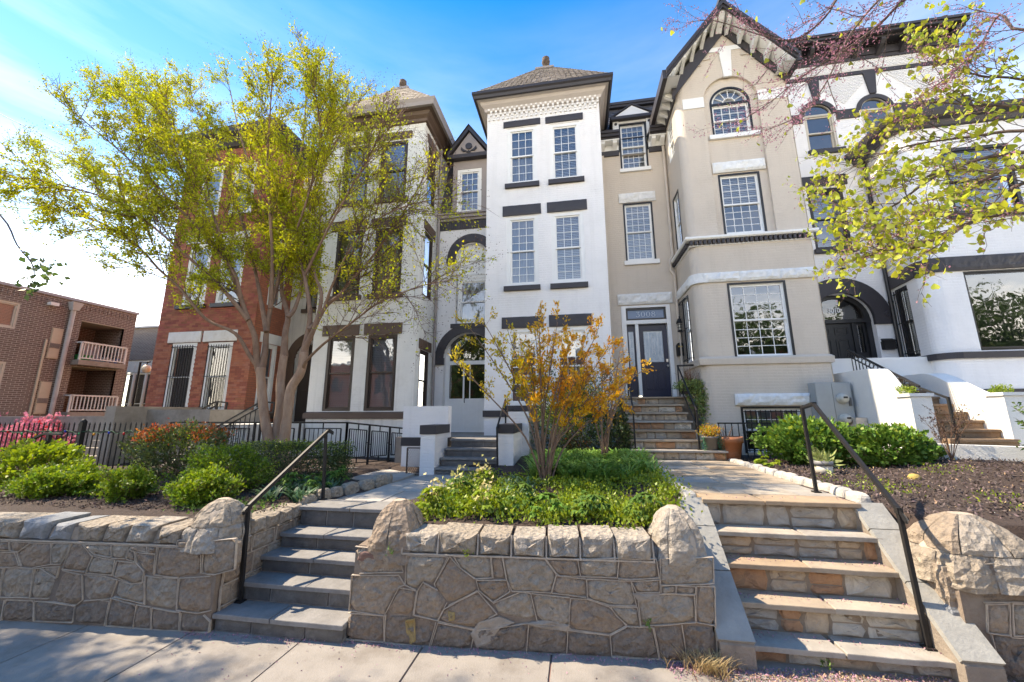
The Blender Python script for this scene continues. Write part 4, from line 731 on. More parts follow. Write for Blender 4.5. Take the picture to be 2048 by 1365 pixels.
# corbelled chequer brickwork under the cornice
cz = MB()
for r in range(8):
    for i in range(60):
        u = XA+.05+i*0.091+(0.045 if r % 2 else 0); z = 12.30+r*0.048
        if u+.07 < XE: fbox(cz, F_R, u, u+.07, z, z+.036, -0.01, 0.022)
for cu, tip in ((6.25,11.75),(8.18,11.15),(10.2,11.2)):
    for r in range(20):
        z = 12.06-r*0.05; hw = (z-tip)/(12.06-tip)*0.80 if z > tip else 0
        for i in range(-9, 10):
            u = cu+i*0.091+(0.045 if r % 2 else 0)
            if abs(u+.035-cu) < hw and XA < u and u+.07 < XE and not (7.3 < u+.035 < 7.62) and not (8.74 < u+.035 < 9.14): fbox(cz, F_R, u, u+.07, z, z+.036, -0.01, 0.022)
cz.build('corbelled_brick', M_WHITE2, H, kind='stuff')
mb = MB(); fbox(mb, F_R, XA, XE, 12.12, 12.24, -0.02, 0.04); mb.build('string_course', M_BLACK, H)
for cu, u0, u1, v0 in ((7.45,0.08,0.15,11.42),(8.95,0.08,0.16,11.42)):
    mb = MB(); mb.prism([F_R.p(cu-u0,v0,.045),F_R.p(cu+u0,v0,.045),F_R.p(cu+u1,12.118,.045),F_R.p(cu-u1,12.118,.045)], (0,.07,0)); mb.build('keystone', M_BLACK, H)
for r in ((XA,7.0,10.69,10.99),(7.90,8.50,10.69,10.99),(9.38,XE,10.69,10.99)): block(H, 'impost_band', F_R, *r, M_BLACK, d1=0.035, rocky=.006)
for cu, R in ((7.44,.40),(8.94,.39)):
    mb = MB(); archband(mb, F_R, cu, 10.92, R-.03, R+.10, -.1, .02); mb.build('window_arch', M_BLACK if cu < 8 else M_BLACK, H)
M_CREAM = mat('cream_sash_paint', (0.55,0.50,0.42), (0.5,0.46,0.38), rough=.45)
for wz, cu, R in ((WA3,7.44,.40),(WB3,8.94,.39)):
    window(H, F_R, wz[0], wz[1], wz[2], 10.95, M_CREAM, M_CREAM, cols=1, rt=1, rb=1, case=.06, gm=M_GLASSB, blind=None)
    f = MB(); archband(f, F_R, cu, 10.94, R-.06, R, -.1, -.02); fl = f.build('fanlight', M_CREAM, H); pm = MB(); pm.add([F_R.p(cu,10.94,-.05)]+[F_R.p(cu+(R-.05)*math.cos(math.pi*k/12),10.94+(R-.05)*math.sin(math.pi*k/12),-.05) for k in range(13)], [(0,k+1,k+2) for k in range(12)]); pm.build('pane', M_GLASSB, fl)
    block(H, 'sill', F_R, wz[0]-.03, wz[1]+.12, 9.61, 9.745, M_BLACK, d1=.08)
window(H, F_R, *W2, M_BLK2, M_BLK2, cols=1, rt=1, rb=1, case=.07, gm=M_GLASSB, blind='half'); block(H, 'lintel', F_R, 6.70,7.85,8.58,8.90, M_BLACK, d1=.05, rocky=.008); block(H, 'sill', F_R, 6.74,7.80,6.53,6.655, M_BLACK, d1=.09)
# cornice
mb = MB(); 
for z0, z1, c in ((12.60,12.72,.05),(12.72,13.0,.08),(13.0,13.06,.35),(13.06,13.14,.48),(13.14,13.22,.52)): fbox(mb, F_R, XA, XE+.02, z0, z1, -.1, c)
mb.box(XA,XE,YR+.1,17,12.7,13.1)
for i in range(70): u = XA+.03+i*.078; fbox(mb, F_R, u, u+.04, 12.96, 13.0, .08, .12)
mb.build('cornice', M_BLACK, H)
for i in range(9): m = MB(); bracket(m, F_R.p(XA+.3+i*.62, 13.0, .06), (0,-1,0), .30, .34, .11); m.build('bracket', M_BLACK, H)
finial(H, XE-.25, YR-.1, 13.22, 0.8)
# entrance
mb = MB(); archband(mb, F_R, 7.16, 4.62, .74, 1.16, -.03, .05, a0=0, a1=math.pi, n=24, ulim=(XA, 8.6)); fbox(mb, F_R, 7.90, 8.33, 4.46, 4.62, -.03, .05); fbox(mb, F_R, XA+.01, 6.42, 4.46, 4.62, -.03, .05)
for k in range(5): a = k*1.2; mb.tube([F_R.p(8.2+.07*math.cos(a+t*.5)*(1-t/14), 4.72+.07*math.sin(a+t*.5)*(1-t/14), .06) for t in range(9)], .014, 5)
mb.build('door_arch', M_BLACK, H)
FE = Fr((0,YR+.22,0),(0,-1,0)); mb = MB()
archband(mb, FE, 7.16, 4.64, .62, .78, -.02, .08, n=18); fbox(mb, FE, 6.35,7.95,4.56,4.66,-.02,.09); fbox(mb, FE, 7.80,7.95,3.46,4.6,-.02,.08); fbox(mb, FE, 7.46,7.54,3.46,4.56,-.02,.06); fbox(mb, FE, 6.35,6.5,3.46,4.56,-.02,.08); mb.build('door_frame', M_BLK2, H)
pm = MB(); pm.add([FE.p(7.16,4.66,.02)]+[FE.p(7.16+.64*math.cos(math.pi*k/14),4.66+.62*math.sin(math.pi*k/14),.02) for k in range(15)], [(0,k+1,k+2) for k in range(14)]); tp = pm.build('transom_pane', M_GLASSD, H)
text3d('3010', 'house_number', FE, 7.10, 4.92, .035, .19, M_TRIMW, tp, ext=.003, sx=.8, bold=.004)
mb = MB(); fbox(mb, FE, 6.5,7.46,3.46,4.56,-.02,.02)
for u0, u1 in ((6.6,6.92),(7.04,7.36)):
    for v0, v1 in ((3.6,4.12),(4.24,4.45)):
        for a, b, c, d in ((u0,u0+.025,v0,v1),(u1-.025,u1,v0,v1),(u0+.025,u1-.025,v0,v0+.025),(u0+.025,u1-.025,v1-.025,v1)): fbox(mb, FE, a,b,c,d,.015,.035)
        fbox(mb, FE, u0+.06,u1-.06,v0+.06,v1-.06,.015,.032)
dr = mb.build('door', M_BLK2, H); mb = MB(); mb.lathe(FE.p(7.40,3.60,.06),[(0,-.035),(.03,-.02),(.035,.01),(.02,.03),(0,.035)],10); mb.build('handle', M_CHROME, dr); mb = MB(); mb.lathe(FE.p(7.40,3.74,.03),[(0,-.03),(.03,-.02),(.03,.02),(0,.03)],10); mb.build('lock_plate', M_CHROME, dr)
mb = MB(); fbox(mb, FE, 7.54,7.80,3.46,4.56,-.02,.01); fbox(mb, FE, 7.57,7.77,3.5,3.7,.01,.02); sg = mb.build('sidelight', M_BLK2, H); pane(sg, FE, 7.6,7.74,3.75,4.5,.015,M_GLASSB)
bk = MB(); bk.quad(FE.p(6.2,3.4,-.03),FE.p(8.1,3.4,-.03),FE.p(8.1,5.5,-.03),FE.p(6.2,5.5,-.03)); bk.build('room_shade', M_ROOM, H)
# bay windows and bands
window(H, F_9, 8.88,10.95,3.50,5.34, M_BLK2, M_BLK2, cols=1, rt=1, rb=1, case=.03, split=.02, gm=M_GLASSB, blind=None)
window(H, F_9, 9.0,10.4,6.78,8.5, M_BLK2, M_BLK2, cols=1, rt=1, rb=1, case=.07, gm=M_GLASSB, blind='half')
window(H, fs, .22,.72,3.50,5.30, M_BLK2, M_BLK2, cols=1, rt=1, rb=1, case=.05, gm=M_GLASS, blind='full'); bars(H, fs, .26,.68,3.53,5.26, n=6, d=.05, rails=(.05,.5,.95), scroll=(.73,.25))
def wrapband(name, z0, z1, out, m, rocky=0):
    mb = MB(); fbox(mb, fs, 0, SL, z0, z1, -.02, out)
    if rocky: rough(mb, F_9, XBL+RC, 11.25, z0, z1, -.02, out, rocky, seed=z0)
    else: fbox(mb, F_9, XBL+RC, 11.25, z0, z1, -.02, out)
    c = (XBL+RC, 9.9+RC)
    for k in range(4):
        a0, a1 = math.pi/2*k/4, math.pi/2*(k+1)/4; q = [(c[0]-r*math.cos(a), c[1]-r*math.sin(a)) for r in (RC-.02, RC+out) for a in (a0, a1)]
        mb.hexa([(*q[2],z0),(*q[3],z0),(*q[1],z0),(*q[0],z0),(*q[2],z1),(*q[3],z1),(*q[1],z1),(*q[0],z1)])
    return mb.build(name, m, H)
wrapband('stone_band', 5.36, 5.70, .05, M_BLACK, .01); wrapband('sill_band', 3.33, 3.47, .06, M_BLACK); block(H, 'base_band', F_9, 8.75, 11.2, 2.48, 2.65, M_BLACK, d1=.04)
block(H, 'sill', F_9, 8.85, 10.6, 6.64, 6.775, M_BLACK, d1=.09)
mb = MB(); crown(mb, XBL-.02, XBR, 9.9, YR, [(0,9.1),(.06,9.12),(.1,9.25),(.22,9.3),(.26,9.4),(.26,9.46),(.1,9.47)]); mb.quad((XBL-.25,9.64,9.42),(XBR+.25,9.64,9.42),(XBR-1.0,YR,10.1),(XBL+1.0,YR,10.1)); mb.quad((XBL-.25,YR,9.42),(XBL-.25,9.64,9.42),(XBL+1.0,YR,10.1),(XBL+1.0,YR,10.1)); mb.build('bay_roof', M_BLACK, H)
mb = MB(); mb.tube([(8.30,YR-.09,9.2),(8.30,YR-.09,1.6)], .045, 8)
for z in (3.2,5.0,6.4): mb.tube([(8.30,YR-.09,z),(8.30,YR-.09,z+.05)], .055, 8)
mb.build('downspout', M_BLK2, H)
wall_lantern('black coach lantern on a bracket above the black entrance arch', (7.31,YR-.002,6.12), 0.8, True)
t = thing('mailbox', 'flat black wall mailbox right of the arched black doorway', 'mailbox', (8.13,YR,3.9)); mb = MB(); mb.box(7.95,8.22,YR-.12,YR-.003,3.77,4.02); mb.hexa([(7.94,YR-.13,3.98),(8.23,YR-.13,3.98),(8.23,YR-.003,4.05),(7.94,YR-.003,4.05),(7.94,YR-.13,4.0),(8.23,YR-.13,4.0),(8.23,YR-.003,4.07),(7.94,YR-.003,4.07)]); mb.build('box_body', M_IRON, t)
t = thing('doorbell', 'small white doorbell camera on the black door frame at the right', 'doorbell', (7.93,YR,4.0)); mb = MB(); mb.box(7.93,7.96,YR-.03,YR-.003,3.98,4.12); mb.build('bell_body', M_TRIMW, t)

# ================================================================== brick apartment block at the far left (faces right)
H = thing('apartment_block', 'dark brown brick two storey apartment block with recessed white railed balconies', 'building', (-20, 12, 1.2)); FA = Fr((-20,0,0),(1,0,0))
M_APT = mat('dark_brown_apartment_brick', (0.165,0.122,0.10), (0.125,0.092,0.075), rough=.85, scale=3, bump=.15, bscale=50, brick=(0.213,0.073,0.009,.5,(0.42,0.37,0.32),(0.19,0.138,0.112)))
mb = MB(); holes = [(8.2,10.3,5.22,6.18),(8.4,10.3,3.08,4.02),(12.1,13.62,4.32,5.97),(12.1,13.62,2.25,4.1)]
fwall(mb, FA, 2.0, 14.02, 0.6, 6.72, holes, .12)
fwall(mb, Fr((0,14.02,0),(0,1,0)), 20, 32, 0.6, 6.72)
for z0, z1 in ((4.32,5.97),(2.25,4.1)):  # recessed balcony walls
    mb.quad((-21.6,12.1,z0),(-20,12.1,z0),(-20,12.1,z1),(-21.6,12.1,z1)); mb.quad((-21.6,13.62,z0),(-21.6,13.62,z1),(-20,13.62,z1),(-20,13.62,z0)); mb.quad((-21.6,12.1,z0),(-21.6,12.1,z1),(-21.6,13.62,z1),(-21.6,13.62,z0))
mb.build('wall', M_APT, H)
M_CONC = mat('weathered_concrete', (0.36,0.32,0.27), (0.26,0.225,0.19), rough=.9, scale=3, bump=.3, bscale=30, stain=((0.14,0.115,0.095),.7,1.6))
mb = MB(); mb.box(-32,-19.95,2.0,14.07,6.72,6.82); mb.build('roof_coping', mat('grey_metal_coping',(.4,.4,.42),rough=.5), H)
sc_ = MB()
for i in range(80): y = 2.1+i*.15; sc_.box(-20.0,-19.98,y,y+.062,6.42,6.62)
sc_.build('soldier_course', M_APT, H, kind='stuff')
for z in (5.97,4.1): mb = MB(); mb.box(-21.6,-20.002,12.1,13.62,z-.02,z+.1); mb.build('balcony_soffit', mat('balcony_soffit_paint',(.42,.36,.26),rough=.8), H)
M_WR = mat('white_railing_paint', (.72,.72,.68), rough=.5)
for z, zl in ((4.32,4.14),(2.25,2.1)):
    mb = MB(); mb.box(-21.6,-19.6,12.02,13.66,zl,z+.02); bl = mb.build('balcony_slab', M_CONC, H); mb = MB()
    top = 5.06 if z > 4 else 2.92
    mb.bar((-19.66,12.06,top),(-19.66,13.62,top),.06); mb.bar((-19.66,12.06,z+.1),(-19.66,13.62,z+.1),.045)
    for y in (12.06,13.62): mb.bar((-19.66,y,top),(-20.0,y,top),.05); mb.bar((-19.66,y,z),(-19.66,y,top),.06)
    for i in range(13): y = 12.15+i*.12; mb.bar((-19.66,y,z+.1),(-19.66,y,top),.03)
    mb.build('balcony_railing', M_WR, H)
    FBk = Fr((-21.58,0,0),(1,0,0)); window(H, FBk, 12.25, 12.95, z+.02, z+1.45, M_CREAM, M_CREAM, cols=1, rt=1, rb=1, case=.06, split=.02, gm=M_GLASS, blind='curtain', d=.12, back=False)
for h in holes[:2]: window(H, FA, *h, M_CREAM, M_CREAM, cols=2, rt=1, rb=1, case=.07, split=.03, gm=M_GLASS, blind='full')
for z0, z1 in ((4.30,5.50),(2.19,3.40)):
    mb = MB(); fbox(mb, FA, 11.27,11.6,z0,z1,-.02,.03); fbox(mb, FA, 11.29,11.58,z0+.03,z0+.38,.03,.045); fbox(mb, FA, 11.29,11.58,z1-.62,z1-.03,.03,.045); pt = mb.build('wall_unit', mat('beige_unit_paint',(.55,.48,.36),(.5,.44,.33),rough=.6), H)
    mb = MB()
    for i in range(8): fbox(mb, FA, 11.29,11.58,z0+.41+i*.024,z0+.425+i*.024,.03,.05)
    mb.build('louvre', mat('grey_louvre',(.2,.2,.21),rough=.5), pt)
mb = MB(); fbox(mb, FA, 11.14,11.2,1.9,5.0,0,.05); mb.build('conduit_cover', mat('beige_unit_paint',(.55,.48,.36)), H)
mb = MB(); mb.tube([(-19.9,11.72,1.6),(-19.9,11.72,6.3)], .075, 10); mb.hexa([(-19.98,11.62,6.3),(-19.78,11.62,6.3),(-19.78,11.82,6.3),(-19.98,11.82,6.3),(-20,11.55,6.62),(-19.72,11.55,6.62),(-19.72,11.9,6.62),(-20,11.9,6.62)]); mb.build('downspout', mat('pale_grey_downspout',(.5,.5,.48),rough=.5), H)
for y in (8.6,11.09): mb = MB(); mb.box(-20,-19.8,y-.12,y+.12,6.32,6.44); mb.build('floodlight', M_TRIMW, H)
# things on the balconies
for k, (nm, lab, c, dims) in enumerate((('storage_tub','green plastic tub on the upper apartment balcony',(.05,.3,.08),(.5,.2,.18)),('storage_tub','blue plastic tub at the right end of the upper apartment balcony',(.04,.12,.45),(.35,.3,.2)),('storage_tub','white plastic tub in the middle of the upper apartment balcony',(.6,.62,.6),(.4,.3,.22)))):
    y = 12.35+k*.42 if k != 1 else 13.3; t = thing(nm, lab, 'tub', (-19.95,y,4.34)); mb = MB(); mb.hexa([(-20.1,y-.14,4.34),(-19.8,y-.14,4.34),(-19.8,y+.14,4.34),(-20.1,y+.14,4.34),(-20.13,y-.18,4.54),(-19.77,y-.18,4.54),(-19.77,y+.18,4.54),(-20.13,y+.18,4.54)]); mb.build('tub_body', mat('tub_%d' % k, c, rough=.4), t); mb = MB(); mb.box(-20.14,-19.76,y-.19,y+.19,4.54,4.57); mb.build('lid', mat('tub_%d' % k, c), t)
t = thing('folding_table', 'grey folded table leaning upright on the upper apartment balcony', 'table', (-20.5,13.0,4.34)); mb = MB(); mb.hexa([(-20.6,12.75,4.36),(-20.55,12.75,4.36),(-20.55,13.35,4.36),(-20.6,13.35,4.36),(-20.95,12.85,5.3),(-20.9,12.85,5.3),(-20.9,13.45,5.3),(-20.95,13.45,5.3)]); mb.build('tabletop', mat('grey_table_top',(.4,.4,.4)), t); mb = MB(); mb.bar((-20.5,13.4,4.34),(-20.8,13.5,5.2),.03); mb.build('leg', M_IRON, t)
H = thing('entrance_wing', 'low brown brick wing with white panels and a glass entrance behind the brick house', 'building', (-23, 17, 1.2)); FWg = Fr((0,17,0),(0,-1,0))
mb = MB(); fwall(mb, FWg, -30,-19,0.6,6.9,[(-24.6,-21.5,2.3,5.1)],.3); mb.build('wall', M_APT, H); mb = MB(); mb.box(-30,-19,16.9,22,6.9,7.0); mb.build('roof_coping', mat('grey_metal_coping',(.4,.4,.42)), H)
for i in range(8): u = -24.55+i*.38; mb = MB(); fbox(mb, FWg, u,u+.36,4.42,5.08,-.1,-.04); mb.build('panel', mat('white_wall_panel',(.66,.66,.62),rough=.5), H)
for i in range(4): window(H, FWg, -24.6+i*.78,-23.82+i*.78,2.3,4.40, M_TRIMW, M_TRIMW, cols=1, rt=1, rb=1, case=.05, split=.2, gm=M_GLASS, blind=None, d=-.05)
t = thing('lamp_post', 'round glowing globe lamp on a black gate post beside the brick house', 'lamp', (-14.6,11.6,2)); 
pz = at(293,738,11.6); mb = MB(); mb.tube([(pz.x-.32,11.6,1.0),(pz.x-.32,11.6,pz.z+.25),(pz.x+.1,11.6,pz.z+.25)], .035, 6); mb.tube([(pz.x,11.6,pz.z+.25),(pz.x,11.6,pz.z+.15)], .02, 6); mb.build('post', M_IRON, t); mb = MB(); mb.lathe((pz.x,11.6,pz.z), [(0,-.15),(.1,-.12),(.15,0),(.1,.12),(0,.15)], 12); mb.build('globe', mat('frosted_globe',(.75,.68,.5),rough=.3), t)
# ================================================================== ground, street, beds
M_CONCW = mat('pale_concrete_paving', (0.30,0.272,0.242), (0.225,0.204,0.18), rough=.9, scale=2.2, bump=.3, bscale=70, stain=((0.17,0.14,0.115),.55,2.2))
M_ASPH = mat('asphalt', (0.15,0.145,0.14), (0.12,0.117,0.112), rough=.9, scale=8, bump=.4, bscale=90)
M_SOIL = mat('dark_mulch', (0.075,0.05,0.04), (0.04,0.028,0.024), rough=.95, scale=18, bump=.9, bscale=38)
M_GRASS = mat('rough_grass_ground', (0.10,0.14,0.04), (0.16,0.13,0.07), rough=.95, scale=3, bump=.6, bscale=40)
mb = MB(); mb.quad((-250,-250,-.03),(250,-250,-.03),(250,250,-.03),(-250,250,-.03)); mb.build('ground', M_GRASS, None, kind='structure')
mb = MB(); mb.quad((-120,-11,-.15+.0),(120,-11,-.15),(120,-1.6,-.15),(-120,-1.6,-.15))
for v in range(len(mb.v)): mb.v[v] = (mb.v[v][0], mb.v[v][1], -.018)
mb.build('road', M_ASPH, None, kind='structure')
mb = MB()
for i in range(40): x = -60+i*3.0; mb.box(x,x+2.985,-1.6,-1.42,-.03,.11)
mb.build('kerb', M_CONCW, None, kind='structure')
mb = MB(); mb.box(-60,60,-13.0,-11,-.03,.02); mb.build('far_pavement', M_CONCW, None, kind='structure')
def wall_y(x): return 3.97+0.062*x
SWK = thing('sidewalk', None, None, (0,2.5,0), kind='structure')
mb = MB(); mb.box(-14,12,0.2,4.9,-.03,-.012); mb.build('joint_bed', mat('joint_dirt', (0.22,0.12,0.10), (0.30,0.2,0.16), rough=.95, scale=12), SWK)
xs = [-13.5+1.2*i for i in range(21)]
for i in range(len(xs)-1):
    for (a, b) in ((0.25,1.72),(1.73,9)):
        x0, x1 = xs[i]+.006, xs[i+1]-.006; m = MB(); y1 = lambda x: min(b, wall_y(x)+.3)
        h = random.uniform(-.003,.003); m.hexa([(x0,a,-.02),(x1,a,-.02),(x1,y1(x1),-.02),(x0,y1(x0),-.02),(x0+.004,a+.004,h),(x1-.004,a+.004,h),(x1-.004,y1(x1),h),(x0+.004,y1(x0),h)]); m.build('slab', M_CONCW, SWK)
def smooth(a, b, x): t = min(1, max(0, (x-a)/(b-a))); return t*t*(3-2*t)
LP = [(-3.66,4.84),(-2.5,4.84),(-2.2,5.5),(-1.58,7.7),(-4.25,8.3),(-4.4,6.9),(-3.30,6.6),(-3.55,5.7)]
RP = [(1.42,4.92),(3.02,4.92),(2.99,8.62),(1.48,8.62),(1.38,6.2)]
def inpoly(x, y, P):
    c = False; n = len(P)
    for i in range(n):
        (x0,y0),(x1,y1) = P[i], P[(i+1)%n]
        if (y0 > y) != (y1 > y) and x < (x1-x0)*(y-y0)/(y1-y0)+x0: c = not c
    return c
def zl(x, y): return 0.955
def zr(x, y): return 1.19+.01*smooth(6,8.6,y)
def zg(x, y):
    left, mid, right = 0.945+.012*(y-4.5), 0.965+.052*(y-4.3), 1.13+.015*(y-4.5)+.2*smooth(4.6,6.4,x)*smooth(5.8,7.8,y)
    edge = zr(x,y)-.01
    if x < -1.8: z = left+(mid-left)*smooth(-3.2,-1.8,x)
    elif x < 2.2: z = mid+(edge-mid)*smooth(.5,1.3,x)*smooth(4.4,5.2,y)
    else: z = edge-.02+(right-edge+.02)*smooth(3.1,3.7,x)
    z += 0.025*mnoise.noise(Vector((x*1.3,y*1.3,0)))+0.012*mnoise.noise(Vector((x*5,y*5,3)))
    return z
def zgc(x, y):
    if -3.8 < x < -2.15 and y < 4.9: return -.12
    if 1.12 < x < 3.26 and y < 5.0: return -.12
    if inpoly(x,y,LP): return 0.89
    if inpoly(x,y,RP): return zr(x,y)-.07
    return zg(x,y)
V = []; NX, NY = 340, 60
for j in range(NY+1):
    for i in range(NX+1):
        x = -22+i*0.115; y0 = wall_y(x)+0.22; y = y0+(13.5-y0)*(j/NY)**1.25; V.append((x,y,zgc(x,y)))
V = [(x,y,-.1) for x,y,z in V[:NX+1]]+V; NY += 1
F = [(j*(NX+1)+i, j*(NX+1)+i+1, (j+1)*(NX+1)+i+1, (j+1)*(NX+1)+i) for j in range(NY) for i in range(NX)]
MB().add(V, F, True).build('garden_bed', M_SOIL, None, kind='structure')
mb = MB(); mb.quad((-60,9,.84),(60,9,.84),(60,60,.84),(-60,60,.84)); mb.quad((-60,4.2,.84),(-21.5,4.2,.84),(-21.5,9,.84),(-60,9,.84)); mb.build('yard', M_GRASS, None, kind='structure')

# ================================================================== stone walls
STN = [mat('granite_%s' % n, a, b, rough=.85, scale=21, detail=10, bump=1.0, bscale=38, voro=.5, stain=st) for n, a, b, st in (
    ('warm_grey',(0.41,0.325,0.245),(0.255,0.2,0.152),((0.16,0.13,0.105),.32,3)), ('brown',(0.36,0.27,0.195),(0.23,0.172,0.127),((0.30,0.26,0.22),.4,4)), ('grey',(0.42,0.35,0.275),(0.265,0.22,0.17),((0.16,0.14,0.115),.3,3)), ('dark',(0.27,0.213,0.165),(0.165,0.128,0.10),((0.25,0.21,0.17),.35,4)))]
M_CAPS = mat('pale_granite', (0.45,0.395,0.33), (0.29,0.25,0.205), rough=.85, scale=19, detail=10, bump=1.0, bscale=32, voro=.5, stain=((0.17,0.14,0.115),.5,4))
M_CAPG = mat('blue_grey_granite', (0.29,0.30,0.31), (0.2,0.21,0.22), rough=.85, scale=9, bump=.9, bscale=22)
M_BED = mat('brown_wall_mortar', (0.25,0.19,0.145), (0.17,0.13,0.10), rough=.95, scale=7, bump=.5, bscale=40, stain=((0.32,0.28,0.23),.5,3))
M_BEAD = mat('pale_mortar_bead', (0.52,0.43,0.34), (0.36,0.29,0.225), rough=.9, scale=9, bump=.4, bscale=60)
WN = Vector((0.062,-1,0)).normalized(); WO_ = Vector((0,3.97,0)); FW_ = Fr(WO_, WN)
def wpt(px, py, fr=FW_):                 # sight line of a photo pixel met by the wall's upright face, in the wall's own (u, v)
    d = CR*((px-1024)/FPX) - CU*((py-682.5)/FPX) + CF; t = (fr.O-CAM_LOC).dot(fr.N)/d.dot(fr.N); p = CAM_LOC+d*t - fr.O
    return p.dot(fr.U), p.z
def zoompoly(pts, ox, oy, s, fr=FW_): return [wpt(a/s+ox, b/s+oy, fr) for a, b in pts]
def stone(parent, fr, poly, m, bulge=.022, back=.08, name='stone', inset=.006, base=0.0, rng=None):
    if len(poly) > 2 and name == 'stone':            # knock the corners off
        q_ = []
        for i in range(len(poly)):
            a, b = poly[i], poly[(i+1)%len(poly)]; q_ += [(a[0]*.82+b[0]*.18, a[1]*.82+b[1]*.18), (a[0]*.18+b[0]*.82, a[1]*.18+b[1]*.82)]
        poly = q_
    P = []; n0 = len(poly); cx = sum(p[0] for p in poly)/n0; cy = sum(p[1] for p in poly)/n0
    for i in range(n0):                  # resample and roughen the outline
        a, b = poly[i], poly[(i+1)%n0]; L = math.hypot(b[0]-a[0], b[1]-a[1]); k = max(1, int(L/.07))
        for j in range(k):
            t = j/k; P.append((a[0]+(b[0]-a[0])*t+random.uniform(-.003,.003), a[1]+(b[1]-a[1])*t+random.uniform(-.003,.003)))
    n = len(P); R0 = sum(math.hypot(p[0]-cx,p[1]-cy) for p in P)/n
    def ring(ins, d, nz_):
        o = []
        for (x, y) in P:
            r = math.hypot(x-cx,y-cy)+1e-6; f = max(0.05,(r-ins)/r); u, v = cx+(x-cx)*f, cy+(y-cy)*f; o.append(fr.p(u, v, d+nz_*mnoise.noise(Vector((u*9,v*9,cx*7)))))
        return o
    sd_ = random.uniform(.8,1.25)
    rs = [ring(inset,-back,0), ring(inset,base,0.0), ring(inset+.014,base+bulge*.55*sd_,.006), ring(inset+.2*R0,base+bulge*.9*sd_,.02+bulge*.35), ring(inset+.45*R0,base+bulge*1.05*sd_,.024+bulge*.5), ring(inset+.72*R0,base+bulge*1.1*sd_,.024+bulge*.5)]
    V = [p for r in rs for p in r]+[fr.p(cx,cy,base+bulge*1.05*sd_)]
    F = [(k*n+i, k*n+(i+1)%n, (k+1)*n+(i+1)%n, (k+1)*n+i) for k in range(len(rs)-1) for i in range(n)]+[((len(rs)-1)*n+i, (len(rs)-1)*n+(i+1)%n, len(V)-1) for i in range(n)]
    area = sum(poly[i][0]*poly[(i+1)%n0][1]-poly[(i+1)%n0][0]*poly[i][1] for i in range(n0))
    if area < 0: F = [f[::-1] for f in F]
    mb = MB(); mb.add(V, F, False); return mb.build(name, m, parent)
def beads(mb, fr, polys, w=.009, h=.015, lim=None):
    for p in polys:
        n = len(p)
        for i in range(n):
            a, b = Vector((*p[i],0)), Vector((*p[(i+1)%n],0)); L = (b-a).length
            if L < .02 or random.random() < .16: continue
            k = max(1,int(L/.12)); q = []
            for j in range(k+1): t = j/k; c = a.lerp(b,t); q.append((c.x+random.uniform(-.003,.003)*(0<j<k), c.y+random.uniform(-.003,.003)*(0<j<k)))
            for j in range(k):
                (x0,y0),(x1,y1) = q[j], q[j+1]; dx, dy = x1-x0, y1-y0; l = math.hypot(dx,dy) or 1; nx, ny = -dy/l*w/2, dx/l*w/2; hh = h+random.uniform(-.003,.004)
                mb.hexa([fr.p(x0-nx,y0-ny,-.01),fr.p(x1-nx,y1-ny,-.01),fr.p(x1+nx,y1+ny,-.01),fr.p(x0+nx,y0+ny,-.01),fr.p(x0-nx*.7,y0-ny*.7,hh),fr.p(x1-nx*.7,y1-ny*.7,hh),fr.p(x1+nx*.7,y1+ny*.7,hh),fr.p(x0+nx*.7,y0+ny*.7,hh)])
def dome(parent, c, rx, ry, z0, h, ang=0.0, gores=7, m=None, power=.62, seed=0, tiers=False):   # rounded pier top in wedge shaped stones
    for g, tA, tB, off in [(g, *r) for g in range(gores) for r in (((0,.46,0),(.475,.97,.5)) if tiers else ((0,.97,0),))]:
        a0, a1 = 2*math.pi*(g+.015+off)/gores, 2*math.pi*(g+.985+off)/gores; V = []; na, nh = 8, (6 if tiers else 11)
        for j in range(nh+1):
            t = tA+(tB-tA)*j/nh; z = z0+h*t; r = (1-t**2.2)**power
            for i in range(na+1):
                a = a0+(a1-a0)*i/na; sq = 1/max(abs(math.cos(a)),abs(math.sin(a)))**.55; e = (i in (0,na)) or (tiers and ((j == nh and tA == 0) or (j == 0 and tA > 0)))
                x, y = rx*r*sq*math.cos(a), ry*r*sq*math.sin(a); q = Vector((x*6+seed,y*6,z*6)); k = 1+(.12*mnoise.noise(q)+.055*mnoise.noise(q*2.6)+.018*mnoise.noise(q*6)) - (.035 if e else 0)
                x, y = x*k, y*k; V.append((c[0]+x*math.cos(ang)-y*math.sin(ang), c[1]+x*math.sin(ang)+y*math.cos(ang), z+.01*mnoise.noise(q*1.7)))
        w = na+1; F = [(j*w+i, j*w+i+1, (j+1)*w+i+1, (j+1)*w+i) for j in range(nh) for i in range(na)]; mb = MB(); mb.add(V, F); mb.build('dome_stone', m or random.choice((STN[0],STN[2],M_CAPS)), parent)
    mb = MB(); prof = [((1-(t/8*.97)**2.2)**power*.92, z0+h*t/8*.97) for t in range(9)]+[(0.0,z0+h*.93)]
    n = 20; V = [(c[0]+rx*r*math.cos(2*math.pi*k/n)/max(abs(math.cos(2*math.pi*k/n)),abs(math.sin(2*math.pi*k/n)))**.5, c[1]+ry*r*math.sin(2*math.pi*k/n)/max(abs(math.cos(2*math.pi*k/n)),abs(math.sin(2*math.pi*k/n)))**.5, z) for r, z in prof for k in range(n)]
    mb.add(V, [(i*n+k,i*n+(k+1)%n,(i+1)*n+(k+1)%n,(i+1)*n+k) for i in range(len(prof)-1) for k in range(n)], True); mb.build('mortar', M_BEAD, parent)
